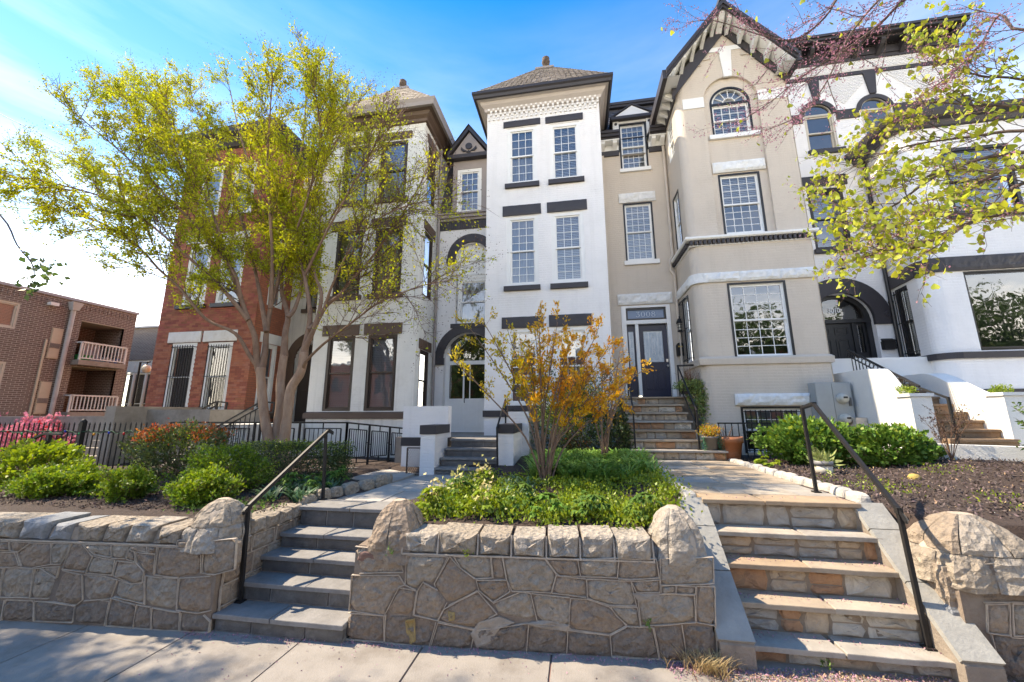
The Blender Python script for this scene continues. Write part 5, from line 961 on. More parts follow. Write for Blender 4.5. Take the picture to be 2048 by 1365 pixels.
# --- middle wall
WM = thing('stone_retaining_wall', 'brown rubble stone garden wall with pale rock-faced caps, between the two front stairs', 'wall', (-.3,3.97,0))
z3 = (800,880,2.814)
polys = [[(40,650),(150,652),(270,657),(195,808),(130,795),(90,842),(30,815)],[(280,655),(330,712),(420,780),(438,848),(275,930),(200,825),(195,808)],[(305,655),(510,657),(520,775),(425,780),(345,722)],[(515,657),(575,657),(598,780),(525,778)],
 [(430,787),(600,787),(620,852),(525,912),(445,845)],[(580,660),(815,670),(880,757),(850,860),(690,852),(630,850),(602,787)],[(822,670),(1000,672),(1015,765),(900,765),(880,750)],[(1005,672),(1232,666),(1222,775),(1018,768)],[(1238,668),(1440,668),(1458,775),(1300,785),(1225,778)],
 [(880,762),(1045,780),(1048,885),(855,862)],[(1050,782),(1298,792),(1330,932),(1180,930),(1055,890)],[(1300,795),(1460,785),(1463,830),(1460,858),(1330,858)],[(1462,668),(1762,660),(1765,805),(1600,815),(1465,815)],[(1470,820),(1550,815),(1548,862),(1470,862)],[(1555,818),(1663,825),(1660,868),(1550,865)],
 [(1668,822),(1770,825),(1775,1045),(1665,1025)],[(1335,865),(1655,872),(1662,1025),(1355,1048)],[(1185,937),(1335,940),(1352,1045),(1275,1040),(1215,985)],[(960,890),(1055,895),(1175,937),(1275,1045),(1180,1095),(950,1065)],[(740,862),(955,885),(962,1060),(775,1018)],[(525,918),(680,855),(735,862),(772,1018),(552,978)],
 [(440,850),(548,978),(500,1000),(420,1062),(215,1018),(250,950)],[(-6,830),(95,848),(75,985),(-80,975)],[(130,800),(215,845),(265,915),(212,1015),(80,985),(100,848)],[(-80,985),(75,990),(205,1022),(165,1165),(-85,1140)],[(215,1025),(420,1068),(400,1178),(172,1165)],[(425,1068),(540,1058),(720,1030),(705,1197),(405,1182)],[(725,1030),(945,1066),(938,1207),(712,1198)],
 [(948,1068),(1175,1098),(1188,1217),(942,1209)],[(1182,1098),(1275,1048),(1422,1055),(1458,1234),(1192,1217)],[(1428,1055),(1585,1040),(1615,1247),(1463,1234)],[(1592,1040),(1775,1052),(1785,1255),(1622,1247)],
 [(-250,600),(-20,625),(-5,650),(20,745),(-225,750)],[(-270,760),(-6,760),(28,815),(-10,830),(-85,975),(-75,990),(-285,960)],[(-290,975),(-88,988),(-88,1138),(-305,1122)]]
WP = [zoompoly(p,*z3) for p in polys]; U0, U1 = WP[-1][0][0], WP[31][1][0]
mb = MB()
cm_ = MB(); uL = wpt(695,1280)[0]; uR = wpt(1432,1320)[0]
fbox(cm_, FW_, uL+.02, uR-.005, -.05, .80, -.45, 0.0); cm_.build('mortar', M_BED, WM)
for i, p in enumerate(WP): stone(WM, FW_, p, STN[3] if 24 <= i <= 31 or i == 34 else random.choice(STN[:3]), bulge=.018)
bd = MB(); beads(bd, FW_, WP); bd.build('mortar_bead', M_BEAD, WM)
caps = [(20,212),(216,434),(440,622),(630,819),(827,1010),(1016,1202),(1208,1422)]
for a, b in caps:
    p = zoompoly([(a+4,500),(b-4,502),(b-2,645),(a+2,642)],*z3); hh = .985+random.uniform(-.02,.022); p = [(p[0][0]+random.uniform(-.01,.01),hh),(p[1][0]+random.uniform(-.01,.01),hh-random.uniform(-.012,.012)),(p[2][0],.80),(p[3][0],.80)]
    o = stone(WM, FW_, p, random.choice((M_CAPS,M_CAPS,STN[2])), bulge=.04, back=.36, name='cap_stone', inset=.003, base=-.03)
bd = MB(); cu = [wpt(x/2.814+800, 1090)[0] for x in (14,213,437,626,823,1013,1205,1424)]
for u in cu: bd.bar(FW_.p(u,.79,.012), FW_.p(u,.98,-.03), .014)
bd.bar(FW_.p(cu[0],.795,.01), FW_.p(cu[-1],.80,.01), .014); fbox(bd, FW_, cu[0],cu[-1],.80,.93,-.4,-.035); bd.build('mortar_bead', M_BEAD, WM)
for q_ in ([(395,1090),(440,1020),(560,985),(650,1025),(570,1050),(505,1150),(430,1168)],[(700,1030),(820,1008),(960,1040),(950,1075),(800,1060)],[(1300,860),(1460,862),(1450,905),(1340,915)]): stone(WM, FW_, zoompoly(q_,*z3), mat('pale_cement_patch',(.37,.315,.255),(.26,.215,.17),rough=.95,scale=9,bump=.5,bscale=30), bulge=.006, back=.06, name='mortar_patch', base=.016)
for q_ in ([(30,1010),(88,1000),(95,1130),(60,1150),(35,1080)],[(270,958),(312,963),(316,1016),(272,1018)]): stone(WM, FW_, zoompoly(q_,*z3), mat('yellow_paint_stain',(.40,.28,.10),(.25,.18,.1),rough=.9,scale=40,bump=.5), bulge=.003, back=.04, name='paint_stain', base=.018)
pl = FW_.p((uL+wpt(830,1050)[0])/2, 0, -.22); pr = FW_.p((wpt(1305,1050)[0]+uR)/2, 0, -.2)
u_l0, u_l1 = uL, wpt(828,1050)[0]
dome(WM, (pl.x+.04,pl.y+.03), .27,.29,.70,.56, .06, 4, STN[1], .55, 3); mb = MB(); fbox(mb, FW_, u_l0+.04,u_l1-.02,.6,.85,-.45,-.012); mb.build('pier_core', M_BED, WM)
for p in ([(u_l0+.03,.70),(u_l0+.30,.70),(u_l0+.32,.82),(u_l0+.06,.82)],): stone(WM, FW_, p, mat('reddish_stone',(0.22,0.13,0.105),(0.17,0.10,0.08),rough=.9,bump=.6,bscale=25), bulge=.02)
dome(WM, (pr.x+.02,pr.y+.02), .25,.25,.78,.48, .06, 6, M_CAPS, .6, 9)
# --- left wall
WL = thing('stone_retaining_wall', 'grey brown rubble stone garden wall left of the slate stairs, pier domed at its right end', 'wall', (-5,3.66,0))
z1 = (0,900,2.935)
polys = [[(68,537),(188,541),(160,570),(105,598),(66,590)],[(-30,600),(95,600),(122,678),(70,690),(-30,685)],[(-60,535),(60,537),(62,590),(-60,590)],[(108,602),(185,545),(305,547),(312,600),(305,670),(200,690),(130,682)],[(312,547),(420,547),(400,610),(362,670),(308,670)],[(-60,690),(28,692),(8,810),(-10,862),(-60,862)],[(32,692),(120,690),(205,697),(178,867),(0,864)],
 [(212,695),(245,692),(332,752),(290,872),(182,870)],[(250,690),(358,685),(338,752)],[(428,545),(490,552),(545,622),(505,715),(372,700),(405,612)],[(500,552),(652,557),(655,630),(560,612)],[(657,557),(762,560),(742,637),(660,635)],[(550,622),(682,647),(665,735),(510,722)],[(767,562),(865,564),(870,600),(772,577)],[(870,564),(930,567),(922,608),(874,602)],
 [(765,582),(798,597),(800,655),(748,640)],[(806,600),(918,612),(905,725),(855,712),(806,660)],[(935,567),(1040,572),(1187,612),(1185,722),(1050,747),(1000,745),(910,732)],[(690,650),(802,662),(850,715),(842,780),(780,785),(672,737)],[(372,707),(487,732),(490,880),(450,912),(312,890)],[(495,732),(600,737),(695,762),(655,872),(500,885)],[(702,764),(780,787),(850,772),(850,902),(677,860)],
 [(858,737),(920,747),(1050,752),(1040,937),(855,907)],[(1058,752),(1240,740),(1240,942),(1165,957),(1042,940)],[(-60,870),(32,880),(12,1000),(-60,1000)],[(38,880),(205,884),(202,1002),(16,1000)],[(212,887),(300,892),(445,917),(430,1012),(207,1004)],[(452,912),(600,882),(648,887),(620,1030),(438,1016)],[(660,867),(800,907),(780,1042),(628,1032)],[(808,907),(890,922),(890,1052),(785,1044)],[(898,925),(1060,952),(1055,1062),(895,1054)],[(1068,957),(1200,967),(1238,1005),(1228,1072),(1062,1064)],
 [(1200,535),(1390,520),(1380,700),(1262,732),(1192,722)],[(1048,530),(1192,535),(1187,608),(1045,572)]]
WP = [zoompoly(p,*z1) for p in polys]; ue = wpt(0,1200)[0]; uc = wpt(418,1262)[0]
rest = []                                # the wall runs on to the left, out of the frame
for k, (v0, v1) in enumerate(((0,.22),(.225,.42),(.425,.62),(.625,.79))):
    u = -11.0
    while u < ue-.28: w = random.uniform(.26,.46); rest.append([(u,v0),(min(u+w,ue-.06),v0),(min(u+w,ue-.06),v1),(u,v1)]); u += w+.012
for i, p in enumerate(WP): stone(WL, FW_, p, STN[3] if 24 <= i <= 31 else random.choice(STN[:3]), bulge=.02)
for p in rest: stone(WL, FW_, p, random.choice(STN), bulge=.02)
bd = MB(); beads(bd, FW_, WP+rest); bd.build('mortar_bead', M_BEAD, WL)
mb = MB(); fbox(mb, FW_, -11, uc+.0, -.05, .80, -.45, 0.0); mb.build('mortar', M_BED, WL)
caps = [((-60,410),(128,410),(92,524),(-60,524)),((140,412),(314,412),(258,527),(102,525)),((326,412),(434,412),(392,530),(272,528)),((455,414),(624,417),(580,537),(442,532)),((632,417),(762,420),(716,542),(590,540)),((776,420),(930,427),(880,550),(724,544)),((940,432),(1072,437),(1040,556),(890,552))]
for i, c in enumerate(caps):
    p = zoompoly(c,*z1); hh = .985+random.uniform(-.02,.022); p = [(p[0][0],hh),(p[1][0],hh-random.uniform(-.012,.012)),(p[2][0],.795),(p[3][0],.795)]
    stone(WL, FW_, p, M_CAPG if i in (2,1) else random.choice((M_CAPS,STN[2])), bulge=.04, back=.36, name='cap_stone', inset=.004, base=-.03)
u = -11.0
while u < ue-.5: w = random.uniform(.38,.5); stone(WL, FW_, [(u+.03,.985),(u+w+.03,.985),(u+w,.795),(u,.795)], M_CAPS, bulge=.055, back=.36, name='cap_stone', base=-.03); u += w+.01
bd = MB(); fbox(bd, FW_, -11, wpt(365,1060)[0], .795,.93,-.4,-.035); bd.bar(FW_.p(-11,.792,.01), FW_.p(wpt(410,1085)[0],.792,.01), .014); bd.build('mortar_bead', M_BEAD, WL)
# pier and the inner face along the stairs
cpx = FW_.p(wpt(425,1085)[0]-.13,0,-.22); mb = MB(); fbox(mb, FW_, wpt(366,1085)[0],uc-.03,.0,.86,-.46,-.012); mb.build('pier_core', M_BED, WL)
dome(WL, (cpx.x,cpx.y), .28,.27,.74,.50, .06, 7, None, .62, 5, True)
fi = Fr((-3.70,0,0),(1,0,0)); mb = MB(); fbox(mb, fi, 3.85,5.0,-.05,.80,-.3,0); mb.build('mortar', M_BED, WL); rows = []
for (v0,v1) in ((.0,.2),(.205,.4),(.405,.62),(.625,.80)):
    u = 3.80
    while u < 4.95: w = random.uniform(.2,.38); rows.append([(u,v0),(min(u+w,4.98),v0),(min(u+w,4.98)+random.uniform(-.02,.02),v1),(u+random.uniform(-.02,.02),v1)]); u += w+.012
for p in rows: stone(WL, fi, p, random.choice(STN[:3]), bulge=.015)
u = 4.1
while u < 4.9: w = .2; stone(WL, fi, [(u,.805),(u+w,.805),(u+w,.965),(u,.965)], random.choice((STN[0],STN[2])), bulge=.03, back=.3, name='cap_stone'); u += w+.01
bd = MB(); beads(bd, fi, rows); bd.build('mortar_bead', M_BEAD, WL)
# --- right wall
WR = thing('stone_retaining_wall', 'brown stone garden wall right of the flagstone stairs, its corner pier rounded and patched', 'wall', (4.2,4.25,0))
z4 = (1380,880,2.814)
polys = [[(1700,690),(1800,690),(1800,700),(1700,700)],[(1810,690),(1900,690),(1900,700),(1810,700)],[(1610,700),(1750,690),(1960,692),(1960,775),(1760,765),(1610,770)],[(1640,785),(1960,785),(1960,910),(1650,915)],[(1665,925),(1790,920),(1800,1100),(1670,1085)],[(1808,920),(1960,920),(1960,1105),(1815,1100)],[(1690,1095),(1800,1110),(1960,1120),(1960,1375),(1765,1365)]]
WP = [zoompoly(p,*z4) for p in polys]; ur = wpt(1945,1360)[0]; rest = []
for (v0, v1) in ((0,.22),(.225,.42),(.425,.62),(.625,.80)):
    u = WP[1][1][0]+.02
    while u < 9: w = random.uniform(.28,.46); rest.append([(u,v0),(u+w,v0),(u+w,v1),(u,v1)]); u += w+.012
for i, p in enumerate(WP): stone(WR, FW_, p, mat('reddish_stone',(.2,.1,.08)) if i == 0 else (STN[3] if i in (2,3,6) else random.choice(STN[:3])), bulge=.02)
for p in rest: stone(WR, FW_, p, random.choice(STN), bulge=.02)
bd = MB(); beads(bd, FW_, WP+rest); bd.build('mortar_bead', M_BEAD, WR)
u0r = wpt(1880,1080)[0]; mb = MB(); fbox(mb, FW_, u0r+.07,9,-.05,.80,-.42,0)
fsd = Fr((FW_.p(u0r,0).x+.02,0,0),(-1,0,0)); mb.build('mortar', M_BED, WR); cp = FW_.p(u0r+.44,0,-.27)
dome(WR, (cp.x,cp.y), .46,.33,.66,.58, .06, 7, None, .6, 12, True)
sp_ = []
for (v0,v1) in ((.0,.26),(.27,.52),(.53,.80)):
    u = -5.3
    while u < -4.2: w = random.uniform(.25,.4); sp_.append([(u,v0),(min(u+w,-4.2),v0),(min(u+w,-4.2),v1),(u,v1)]); u += w+.012
mb = MB(); fbox(mb, fsd, -5.9,-4.22,-.05,.82,-.3,0); mb.build('mortar', mat('patched_mortar',(0.34,0.28,0.22),(0.25,0.2,0.16),rough=.95,bump=.6,bscale=20), WR)
for p in sp_: stone(WR, fsd, p, random.choice((M_CAPG,STN[1],STN[0])), bulge=.015)
u = u0r+1.1
while u < 9: w = random.uniform(.38,.5); stone(WR, FW_, [(u,.985),(u+w,.985),(u+w,.8),(u,.8)], M_CAPS, bulge=.055, back=.36, name='cap_stone', base=-.03); u += w+.01

# ================================================================== stairs
M_BLUES = mat('bluestone', (0.25,0.24,0.228), (0.165,0.158,0.15), rough=.75, scale=5, bump=.3, bscale=30, stain=((0.33,0.31,0.29),.45,3))
M_SLTR = mat('dark_slate_riser', (0.125,0.118,0.111), (0.078,0.074,0.07), rough=.7, scale=6, bump=.4, bscale=24, stain=((0.3,0.29,0.28),.4,4))
M_JOINT = mat('grey_joint', (0.28,0.26,0.24), (0.2,0.185,0.17), rough=.95, scale=9, bump=.4)
M_FLAG = [mat('flagstone_%s' % n, a, b, rough=.8, scale=4, bump=.3, bscale=26, stain=((0.17,0.13,0.10),.5,3.5)) for n, a, b in (('buff',(0.40,0.325,0.24),(0.30,0.24,0.18)),('grey',(0.39,0.355,0.31),(0.29,0.265,0.23)),('ochre',(0.40,0.295,0.195),(0.31,0.225,0.15)),('pale',(0.44,0.385,0.31),(0.33,0.285,0.23)))]
M_RIS = [mat('riser_stone_%s' % n, a, b, rough=.85, scale=7, bump=.6, bscale=24, stain=((0.12,0.10,0.085),.5,4)) for n, a, b in (('grey',(0.44,0.40,0.345),(0.31,0.28,0.24)),('rust',(0.46,0.26,0.14),(0.34,0.19,0.11)),('tan',(0.50,0.40,0.29),(0.37,0.29,0.21)),('pale',(0.54,0.49,0.41),(0.40,0.36,0.30)))]
def slab(parent, name, poly, z0, z1, m, jag=.006):      # irregular flat slab from a plan outline
    P = []
    for i in range(len(poly)):
        a, b = poly[i], poly[(i+1)%len(poly)]; L = math.hypot(b[0]-a[0],b[1]-a[1]); k = max(1,int(L/.16))
        for j in range(k): t = j/k; P.append((a[0]+(b[0]-a[0])*t+random.uniform(-jag,jag), a[1]+(b[1]-a[1])*t+random.uniform(-jag,jag)))
    n = len(P); z = (lambda x,y,q: q(x,y) if callable(q) else q); V = [(x,y,z(x,y,z0)) for x,y in P]+[(x,y,z(x,y,z1)-.006) for x,y in P]; cx, cy = sum(p[0] for p in P)/n, sum(p[1] for p in P)/n
    V += [(cx+(x-cx)*.985,cy+(y-cy)*.985,z(x,y,z1)) for x,y in P]
    mb = MB(); mb.add(V, [tuple(range(n-1,-1,-1)),tuple(range(2*n,3*n))]+[(k*n+i,k*n+(i+1)%n,(k+1)*n+(i+1)%n,(k+1)*n+i) for k in (0,1) for i in range(n)]); return mb.build(name, m, parent)
ST = thing('front_stairs', 'dark slate front stairs with bluestone treads, rising through the stone wall on the left', 'stairs', (-3,4.2,0))
LV = [(-3.70,-2.27,3.76,.17),(-3.69,-2.36,4.03,.36),(-3.68,-2.44,4.28,.54),(-3.67,-2.48,4.54,.715),(-3.66,-2.5,4.84,.955)]
pz_ = 0
for k, (x0,x1,y,z) in enumerate(LV):
    yb = LV[k+1][2]+.05 if k < 4 else y+.42
    core = MB(); core.box(x0,x1+(.05 if k else -.01),y+.02,yb+.3,-.05,z-.045); core.build('mortar', M_JOINT, ST)
    cuts = sorted(random.uniform(.25,.8) for _ in range(2)); fr = Fr((0,y+.018,0),(0,-1,0)); us = [x0]+[x0+(x1-x0)*c for c in ((.3,.72),(.28,.8),(.5,),(.42,),(.33,.66))[k]]+[x1]
    for a, b in zip(us[:-1],us[1:]):
        mb = MB(); rough(mb, fr, a+.012,b-.012, pz_+.012, z-.05, -.03,.012,.006, step=.08, seed=a*5); mb.build('riser', M_SLTR, ST)
    s = x0+(x1-x0)*(.45,.6,.55,.5,.62)[k]
    for a, b in ((x0,s-.004),(s+.004,x1+(.02 if k else 0))): slab(ST, 'tread', [(a,y-.02),(b,y-.02),(b,yb),(a,yb)], z-.042, z, M_BLUES, .004)
    pz_ = z
LPATH = thing('path', None, None, (-2.9,6.3,.9), kind='structure')
def paving(parent, P, zf, ms, rows, skew=0, jag=.006, name='paving_stone'):
    y = min(p[1] for p in P); ymax = max(p[1] for p in P); r = 0
    while y < ymax-.05:
        h = rows[r % len(rows)]; y1 = min(y+h, ymax); x = min(p[0] for p in P)-random.uniform(0,.6)
        while x < max(p[0] for p in P):
            w = random.uniform(.45,.95)
            q = [(x+.006,y+.006),(x+w-.006,y+.006),(x+w-.006,y1-.006),(x+.006,y1-.006)]
            q = clip(q, P)
            if q and len(q) > 2 and abs(sum(q[i][0]*q[(i+1)%len(q)][1]-q[(i+1)%len(q)][0]*q[i][1] for i in range(len(q)))) > .03: dz = random.uniform(-.004,.004); slab(parent, name, q, lambda a,b: zf(a,b)-.06, lambda a,b: zf(a,b)+dz, random.choice(ms), jag)
            x += w
        y = y1; r += 1
def clip(q, P):                          # Sutherland-Hodgman against a convex-ish counter-clockwise outline
    for i in range(len(P)):
        a, b = P[i], P[(i+1)%len(P)]; o = []
        def ins(p): return (b[0]-a[0])*(p[1]-a[1])-(b[1]-a[1])*(p[0]-a[0]) >= 0
        for j in range(len(q)):
            c, d = q[j], q[(j+1)%len(q)]; ic, id_ = ins(c), ins(d)
            if ic: o.append(c)
            if ic != id_:
                t = ((b[0]-a[0])*(c[1]-a[1])-(b[1]-a[1])*(c[0]-a[0])); e = ((b[0]-a[0])*(d[1]-a[1])-(b[1]-a[1])*(d[0]-a[0])); k = t/(t-e); o.append((c[0]+(d[0]-c[0])*k,c[1]+(d[1]-c[1])*k))
        q = o
        if not q: return None
    return q
M_PATHG = [mat('grey_path_slab_%d' % i, c, tuple(x*.85 for x in c), rough=.85, scale=3, bump=.25, bscale=40, stain=((.2,.18,.16),.3,2)) for i, c in enumerate(((.40,.375,.345),(.36,.34,.315),(.43,.40,.36)))]
paving(LPATH, [(-3.6,5.25),(-2.4,5.25),(-2.1,5.7),(-1.58,7.7),(-3.30,7.7),(-3.30,6.5)], zl, M_PATHG, (.8,.7,.85), jag=.002); paving(LPATH, [(-3.305,6.65),(-3.305,7.7),(-4.25,8.3),(-4.35,6.95)], zl, M_PATHG, (.6,), jag=.002)
mb = MB(); mb.add([(x,y,.92) for x,y in LP], [tuple(range(len(LP)))]); mb.build('joint_bed', M_JOINT, LPATH)
# right stairs with stone risers and sloping cheek slabs
SR = thing('front_stairs', 'wide flagstone front stairs with mixed stone risers and sloping grey side slabs, on the right', 'stairs', (2.3,4.8,0))
RV = [(1.45,2.99,4.09,.155),(1.45,2.98,4.29,.41),(1.44,2.97,4.50,.67),(1.43,2.96,4.71,.91),(1.42,2.95,4.92,1.19)]
pz_ = 0
for k, (x0,x1,y,z) in enumerate(RV):
    yb = RV[k+1][2]+.05 if k < 4 else y+.34; fr = Fr((0,y+.05,0),(0,-1,0)); core = MB(); core.box(x0-.1,x1+.1,y+.05,yb+.3,-.05,z-.045); core.build('mortar', mat('tan_joint',(.30,.24,.18),(.2,.16,.12),rough=.95,bump=.5), SR)
    u = x0-.05
    while u < x1-.05:
        w = random.uniform(.2,.46); e = min(u+w, x1+.04); two = random.random() < .5 and k != 0
        m_ = random.choice((0,0,0,2,2,3,3,0,2,1))
        if two: vm = pz_+(z-.045-pz_)*random.uniform(.4,.6); parts = [(pz_+.006,vm-.004),(vm+.004,z-.05)]
        else: parts = [(pz_+.006,z-.05)]
        for v0,v1 in parts:
            c = .03; stone(SR, fr, [(u+.006+random.uniform(0,c),v0),(e-.006-random.uniform(0,c),v0),(e-.006,v0+(v1-v0)*.5),(e-.006-random.uniform(0,c),v1),(u+.006+random.uniform(0,c),v1),(u+.006,v0+(v1-v0)*.5)], M_RIS[m_], bulge=.016, back=.06, name='riser_stone', inset=.004)
        u = e
    s = x0+(x1-x0)*(.47,.52,.5,.56,.4)[k]
    for a, b in ((x0-.03,s-.003),(s+.003,x1+.03)): slab(SR, 'tread', [(a,y-.03),(b,y-.03),(b-.02,yb),(a+.02,yb)], z-.042, z, M_FLAG[(1 if k == 0 else random.randrange(4))], .009)
    pz_ = z
def cheek(x0f, x1f, x0b, x1b, cuts):     # slabs lying on a sloping masonry kerb
    ys, zs = 3.98, .21; ye, ze = 4.98, 1.185
    P = lambda t, r: ((x0f+(x0b-x0f)*t)*(1-r)+(x1f+(x1b-x1f)*t)*r, ys+(ye-ys)*t, zs+(ze-zs)*t)
    mb = MB(); a, b, c, d = P(0,.04), P(0,.96), P(1,.96), P(1,.04); dn = lambda p: (p[0],p[1],-.05); up = lambda p: (p[0],p[1],p[2]-.03)
    mb.hexa([dn(a),dn(b),dn(c),dn(d),up(a),up(b),up(c),up(d)]); mb.build('cheek_wall', mat('cheek_masonry',(.30,.25,.2),(.22,.18,.145),rough=.9,scale=5,bump=.6,bscale=22,stain=((.12,.1,.085),.4,3)), SR)
    for t0, t1 in zip(cuts[:-1],cuts[1:]):
        q = [P(t0+.003,0),P(t0+.003,1),P(t1-.003,1),P(t1-.003,0)]; n = Vector((0,-(ze-zs),ye-ys)).normalized(); j = [Vector(p)+Vector((random.uniform(-.006,.006),0,0)) for p in q]; m = MB(); m.hexa([p-n*.035 for p in j]+[p+n*.012 for p in j]); m.build('cheek_slab', M_BLUES if False else mat('weathered_grey_slab',(0.33,0.325,0.30),(0.25,0.245,0.225),rough=.8,scale=4,bump=.35,bscale=24,stain=((.42,.38,.32),.4,2.5)), SR)
cheek(2.95,3.24,2.93,3.22,(0,.42,.78,1.0)); cheek(1.15,1.45,1.14,1.43,(0,.42,.75,1.0))
RPATH = thing('path', None, None, (2.4,7.4,1), kind='structure')
paving(RPATH, [(1.42,5.27),(3.0,5.27),(2.98,8.62),(1.48,8.62),(1.38,6.2)], zr, M_FLAG, (.42,.36,.5,.4), jag=.008)
mb = MB(); q = [(1.42,5.1),(3.02,5.1),(2.99,8.62),(1.48,8.62),(1.38,6.2)]; mb.add([(x,y,zr(x,y)-.02) for x,y in q], [tuple(range(len(q)))]); mb.build('joint_bed', M_SOIL, RPATH)
# low stone edging
def edging(label, pts, m, w=.2, h=.12, zf=zg):
    t = thing('stone_edging', label, 'edging', (*pts[0], 0.9)); 
    for a, b in zip(pts[:-1],pts[1:]):
        L = math.hypot(b[0]-a[0],b[1]-a[1]); n = max(1,int(L/.24)); dx, dy = (b[0]-a[0])/L, (b[1]-a[1])/L
        for k in range(n):
            p0, p1 = L*k/n+.008, L*(k+1)/n-.008; V = []; hw = w/2*random.uniform(.85,1.1); hh = h*random.uniform(.8,1.15); lo = -.06
            c = Vector((a[0]+dx*(p0+p1)/2, a[1]+dy*(p0+p1)/2, 0)); zb = zf(c.x,c.y); mb = MB(); nu, nv = 8, 5
            for j in range(nv+1):
                ph = math.pi/2*j/nv
                for i in range(nu*2):
                    th = math.pi*i/nu; sq = lambda v, e: math.copysign(abs(v)**e, v); ex, ey = sq(math.cos(th),.45)*(p1-p0)/2, sq(math.sin(th),.45)*hw; r = math.cos(ph)**.4 if j < nv else 0
                    q = Vector((ex*r,ey*r,lo+(hh-lo)*math.sin(ph)**.8)); q += Vector((1,1,.7))*.014*mnoise.noise(Vector((c.x*3+q.x*9,c.y*3+q.y*9,q.z*9))); V.append((c.x+dx*q.x-dy*q.y, c.y+dy*q.x+dx*q.y, zb+q.z))
            w_ = nu*2; mb.add(V, [(j*w_+i,j*w_+(i+1)%w_,(j+1)*w_+(i+1)%w_,(j+1)*w_+i) for j in range(nv) for i in range(w_)]); mb.build('edging_stone', m, t)
edging('rough grey stone edging on the left of the slate path, below the clipped hedge', [(-3.76,4.95),(-3.64,5.7),(-3.36,6.6),(-3.5,6.95)], STN[2], .18, .13); 
edging('pale stone edging bordering the mulch bed right of the flagstone path', [(3.17,5.1),(3.13,7.0),(3.08,8.7),(3.05,9.3)], mat('pale_edging_stone',(0.55,0.51,0.45),(0.42,0.39,0.34),rough=.85,scale=8,bump=.7,bscale=24), .17, .09, lambda x,y: zr(x,y)-.02)
edging('pale stone edging along the left side of the flagstone path', [(1.29,5.0),(1.30,6.2),(1.38,7.5)], mat('pale_edging_stone',(.5,.5,.45)), .16, .07, lambda x,y: zr(x,y)-.02)
# ================================================================== stoops
ST = thing('door_stairs', 'grey stone door stairs with white painted piers, up to the arched double door', 'stairs', (-2.4,8,.92))
LV = [(-2.85,-1.62,7.63,1.09),(-2.82,-1.62,7.88,1.26),(-2.80,-1.62,8.13,1.43),(-2.78,-1.60,8.40,1.60)]; pz_ = .95
for k, (x0,x1,y,z) in enumerate(LV):
    yb = LV[k+1][2]+.05 if k < 3 else 8.9; mb = MB(); mb.box(x0,x1,y+.02,yb+.2,.7,z-.045); mb.build('mortar', M_JOINT, ST); fr = Fr((0,y+.018,0),(0,-1,0))
    s = x0+(x1-x0)*(.55,.7,.5,.62)[k]
    for a, b in ((x0,s-.006),(s+.006,x1)): mb = MB(); rough(mb, fr, a,b,pz_+.006,z-.05,-.03,.01,.006,step=.1,seed=a*7+k); mb.build('riser', mat('grey_riser_stone',(.15,.145,.14),(.1,.097,.095),rough=.75,scale=5,bump=.35,bscale=26,stain=((.3,.28,.26),.4,4)), ST)
    for a, b in ((x0-.02,s-.003),(s+.003,x1+.02)): slab(ST, 'tread', [(a,y-.025),(b,y-.025),(b,yb),(a,yb)], z-.042, z, M_BLUES, .003)
    pz_ = z
mb = MB(); mb.box(-4.35,-2.42,8.9,11.5,.6,1.6); mb.box(-2.42,-1.6,8.9,9.92,.6,1.6); mb.build('landing', M_CONCW, ST)
mb = MB(); mb.box(-3.17,-2.86,7.6,8.45,.7,1.74); mb.box(-3.95,-2.865,8.4,8.62,.7,1.44); mb.box(-3.95,-2.865,8.4,8.62,1.63,2.33); mb.build('pier', M_WHITE, ST)
mb = MB(); mb.box(-3.19,-2.84,7.58,8.45,1.742,1.925); mb.build('pier_cap', M_BLACK, ST)
mb = MB(); mb.box(-1.58,-1.27,7.75,8.9,.7,1.76); mb.box(-1.58,-1.1,8.9,9.9,.7,2.2); mb.build('pier', M_WHITE, ST); mb = MB(); mb.box(-1.60,-1.25,7.73,8.9,1.762,1.94); mb.build('pier_cap', M_BLACK, ST)
mb = MB(); mb.box(-3.97,-2.85,8.385,8.63,1.442,1.628); mb.build('pier_band', M_BLACK, ST)
t = thing('vent_screen', 'tall brown diamond mesh screen beside the white pier of the slate door stairs', 'screen', (-3.37,7.75,.95)); mb = MB()
for x in (-3.50,-3.20): mb.bar((x,7.72,.92),(x,7.72,1.46),.025)
for z in (.93,1.46): mb.bar((-3.50,7.72,z),(-3.20,7.72,z),.025)
mb.build('frame', M_BROWN, t); mb = MB()
for i in range(-9,10):
    for s in (-1,1):
        a = Vector((-3.35+i*.04-.27*s*.5,7.72,.94)); b = Vector((-3.35+i*.04+.27*s*.5,7.72,1.45)); P = []
        for tt in range(21):
            q = a.lerp(b,tt/20)
            if -3.50 < q.x < -3.20: P.append(q)
        if len(P) > 1: mb.bar(P[0],P[-1],.005)
mb.build('mesh', mat('brown_mesh',(.16,.11,.08)), t); 
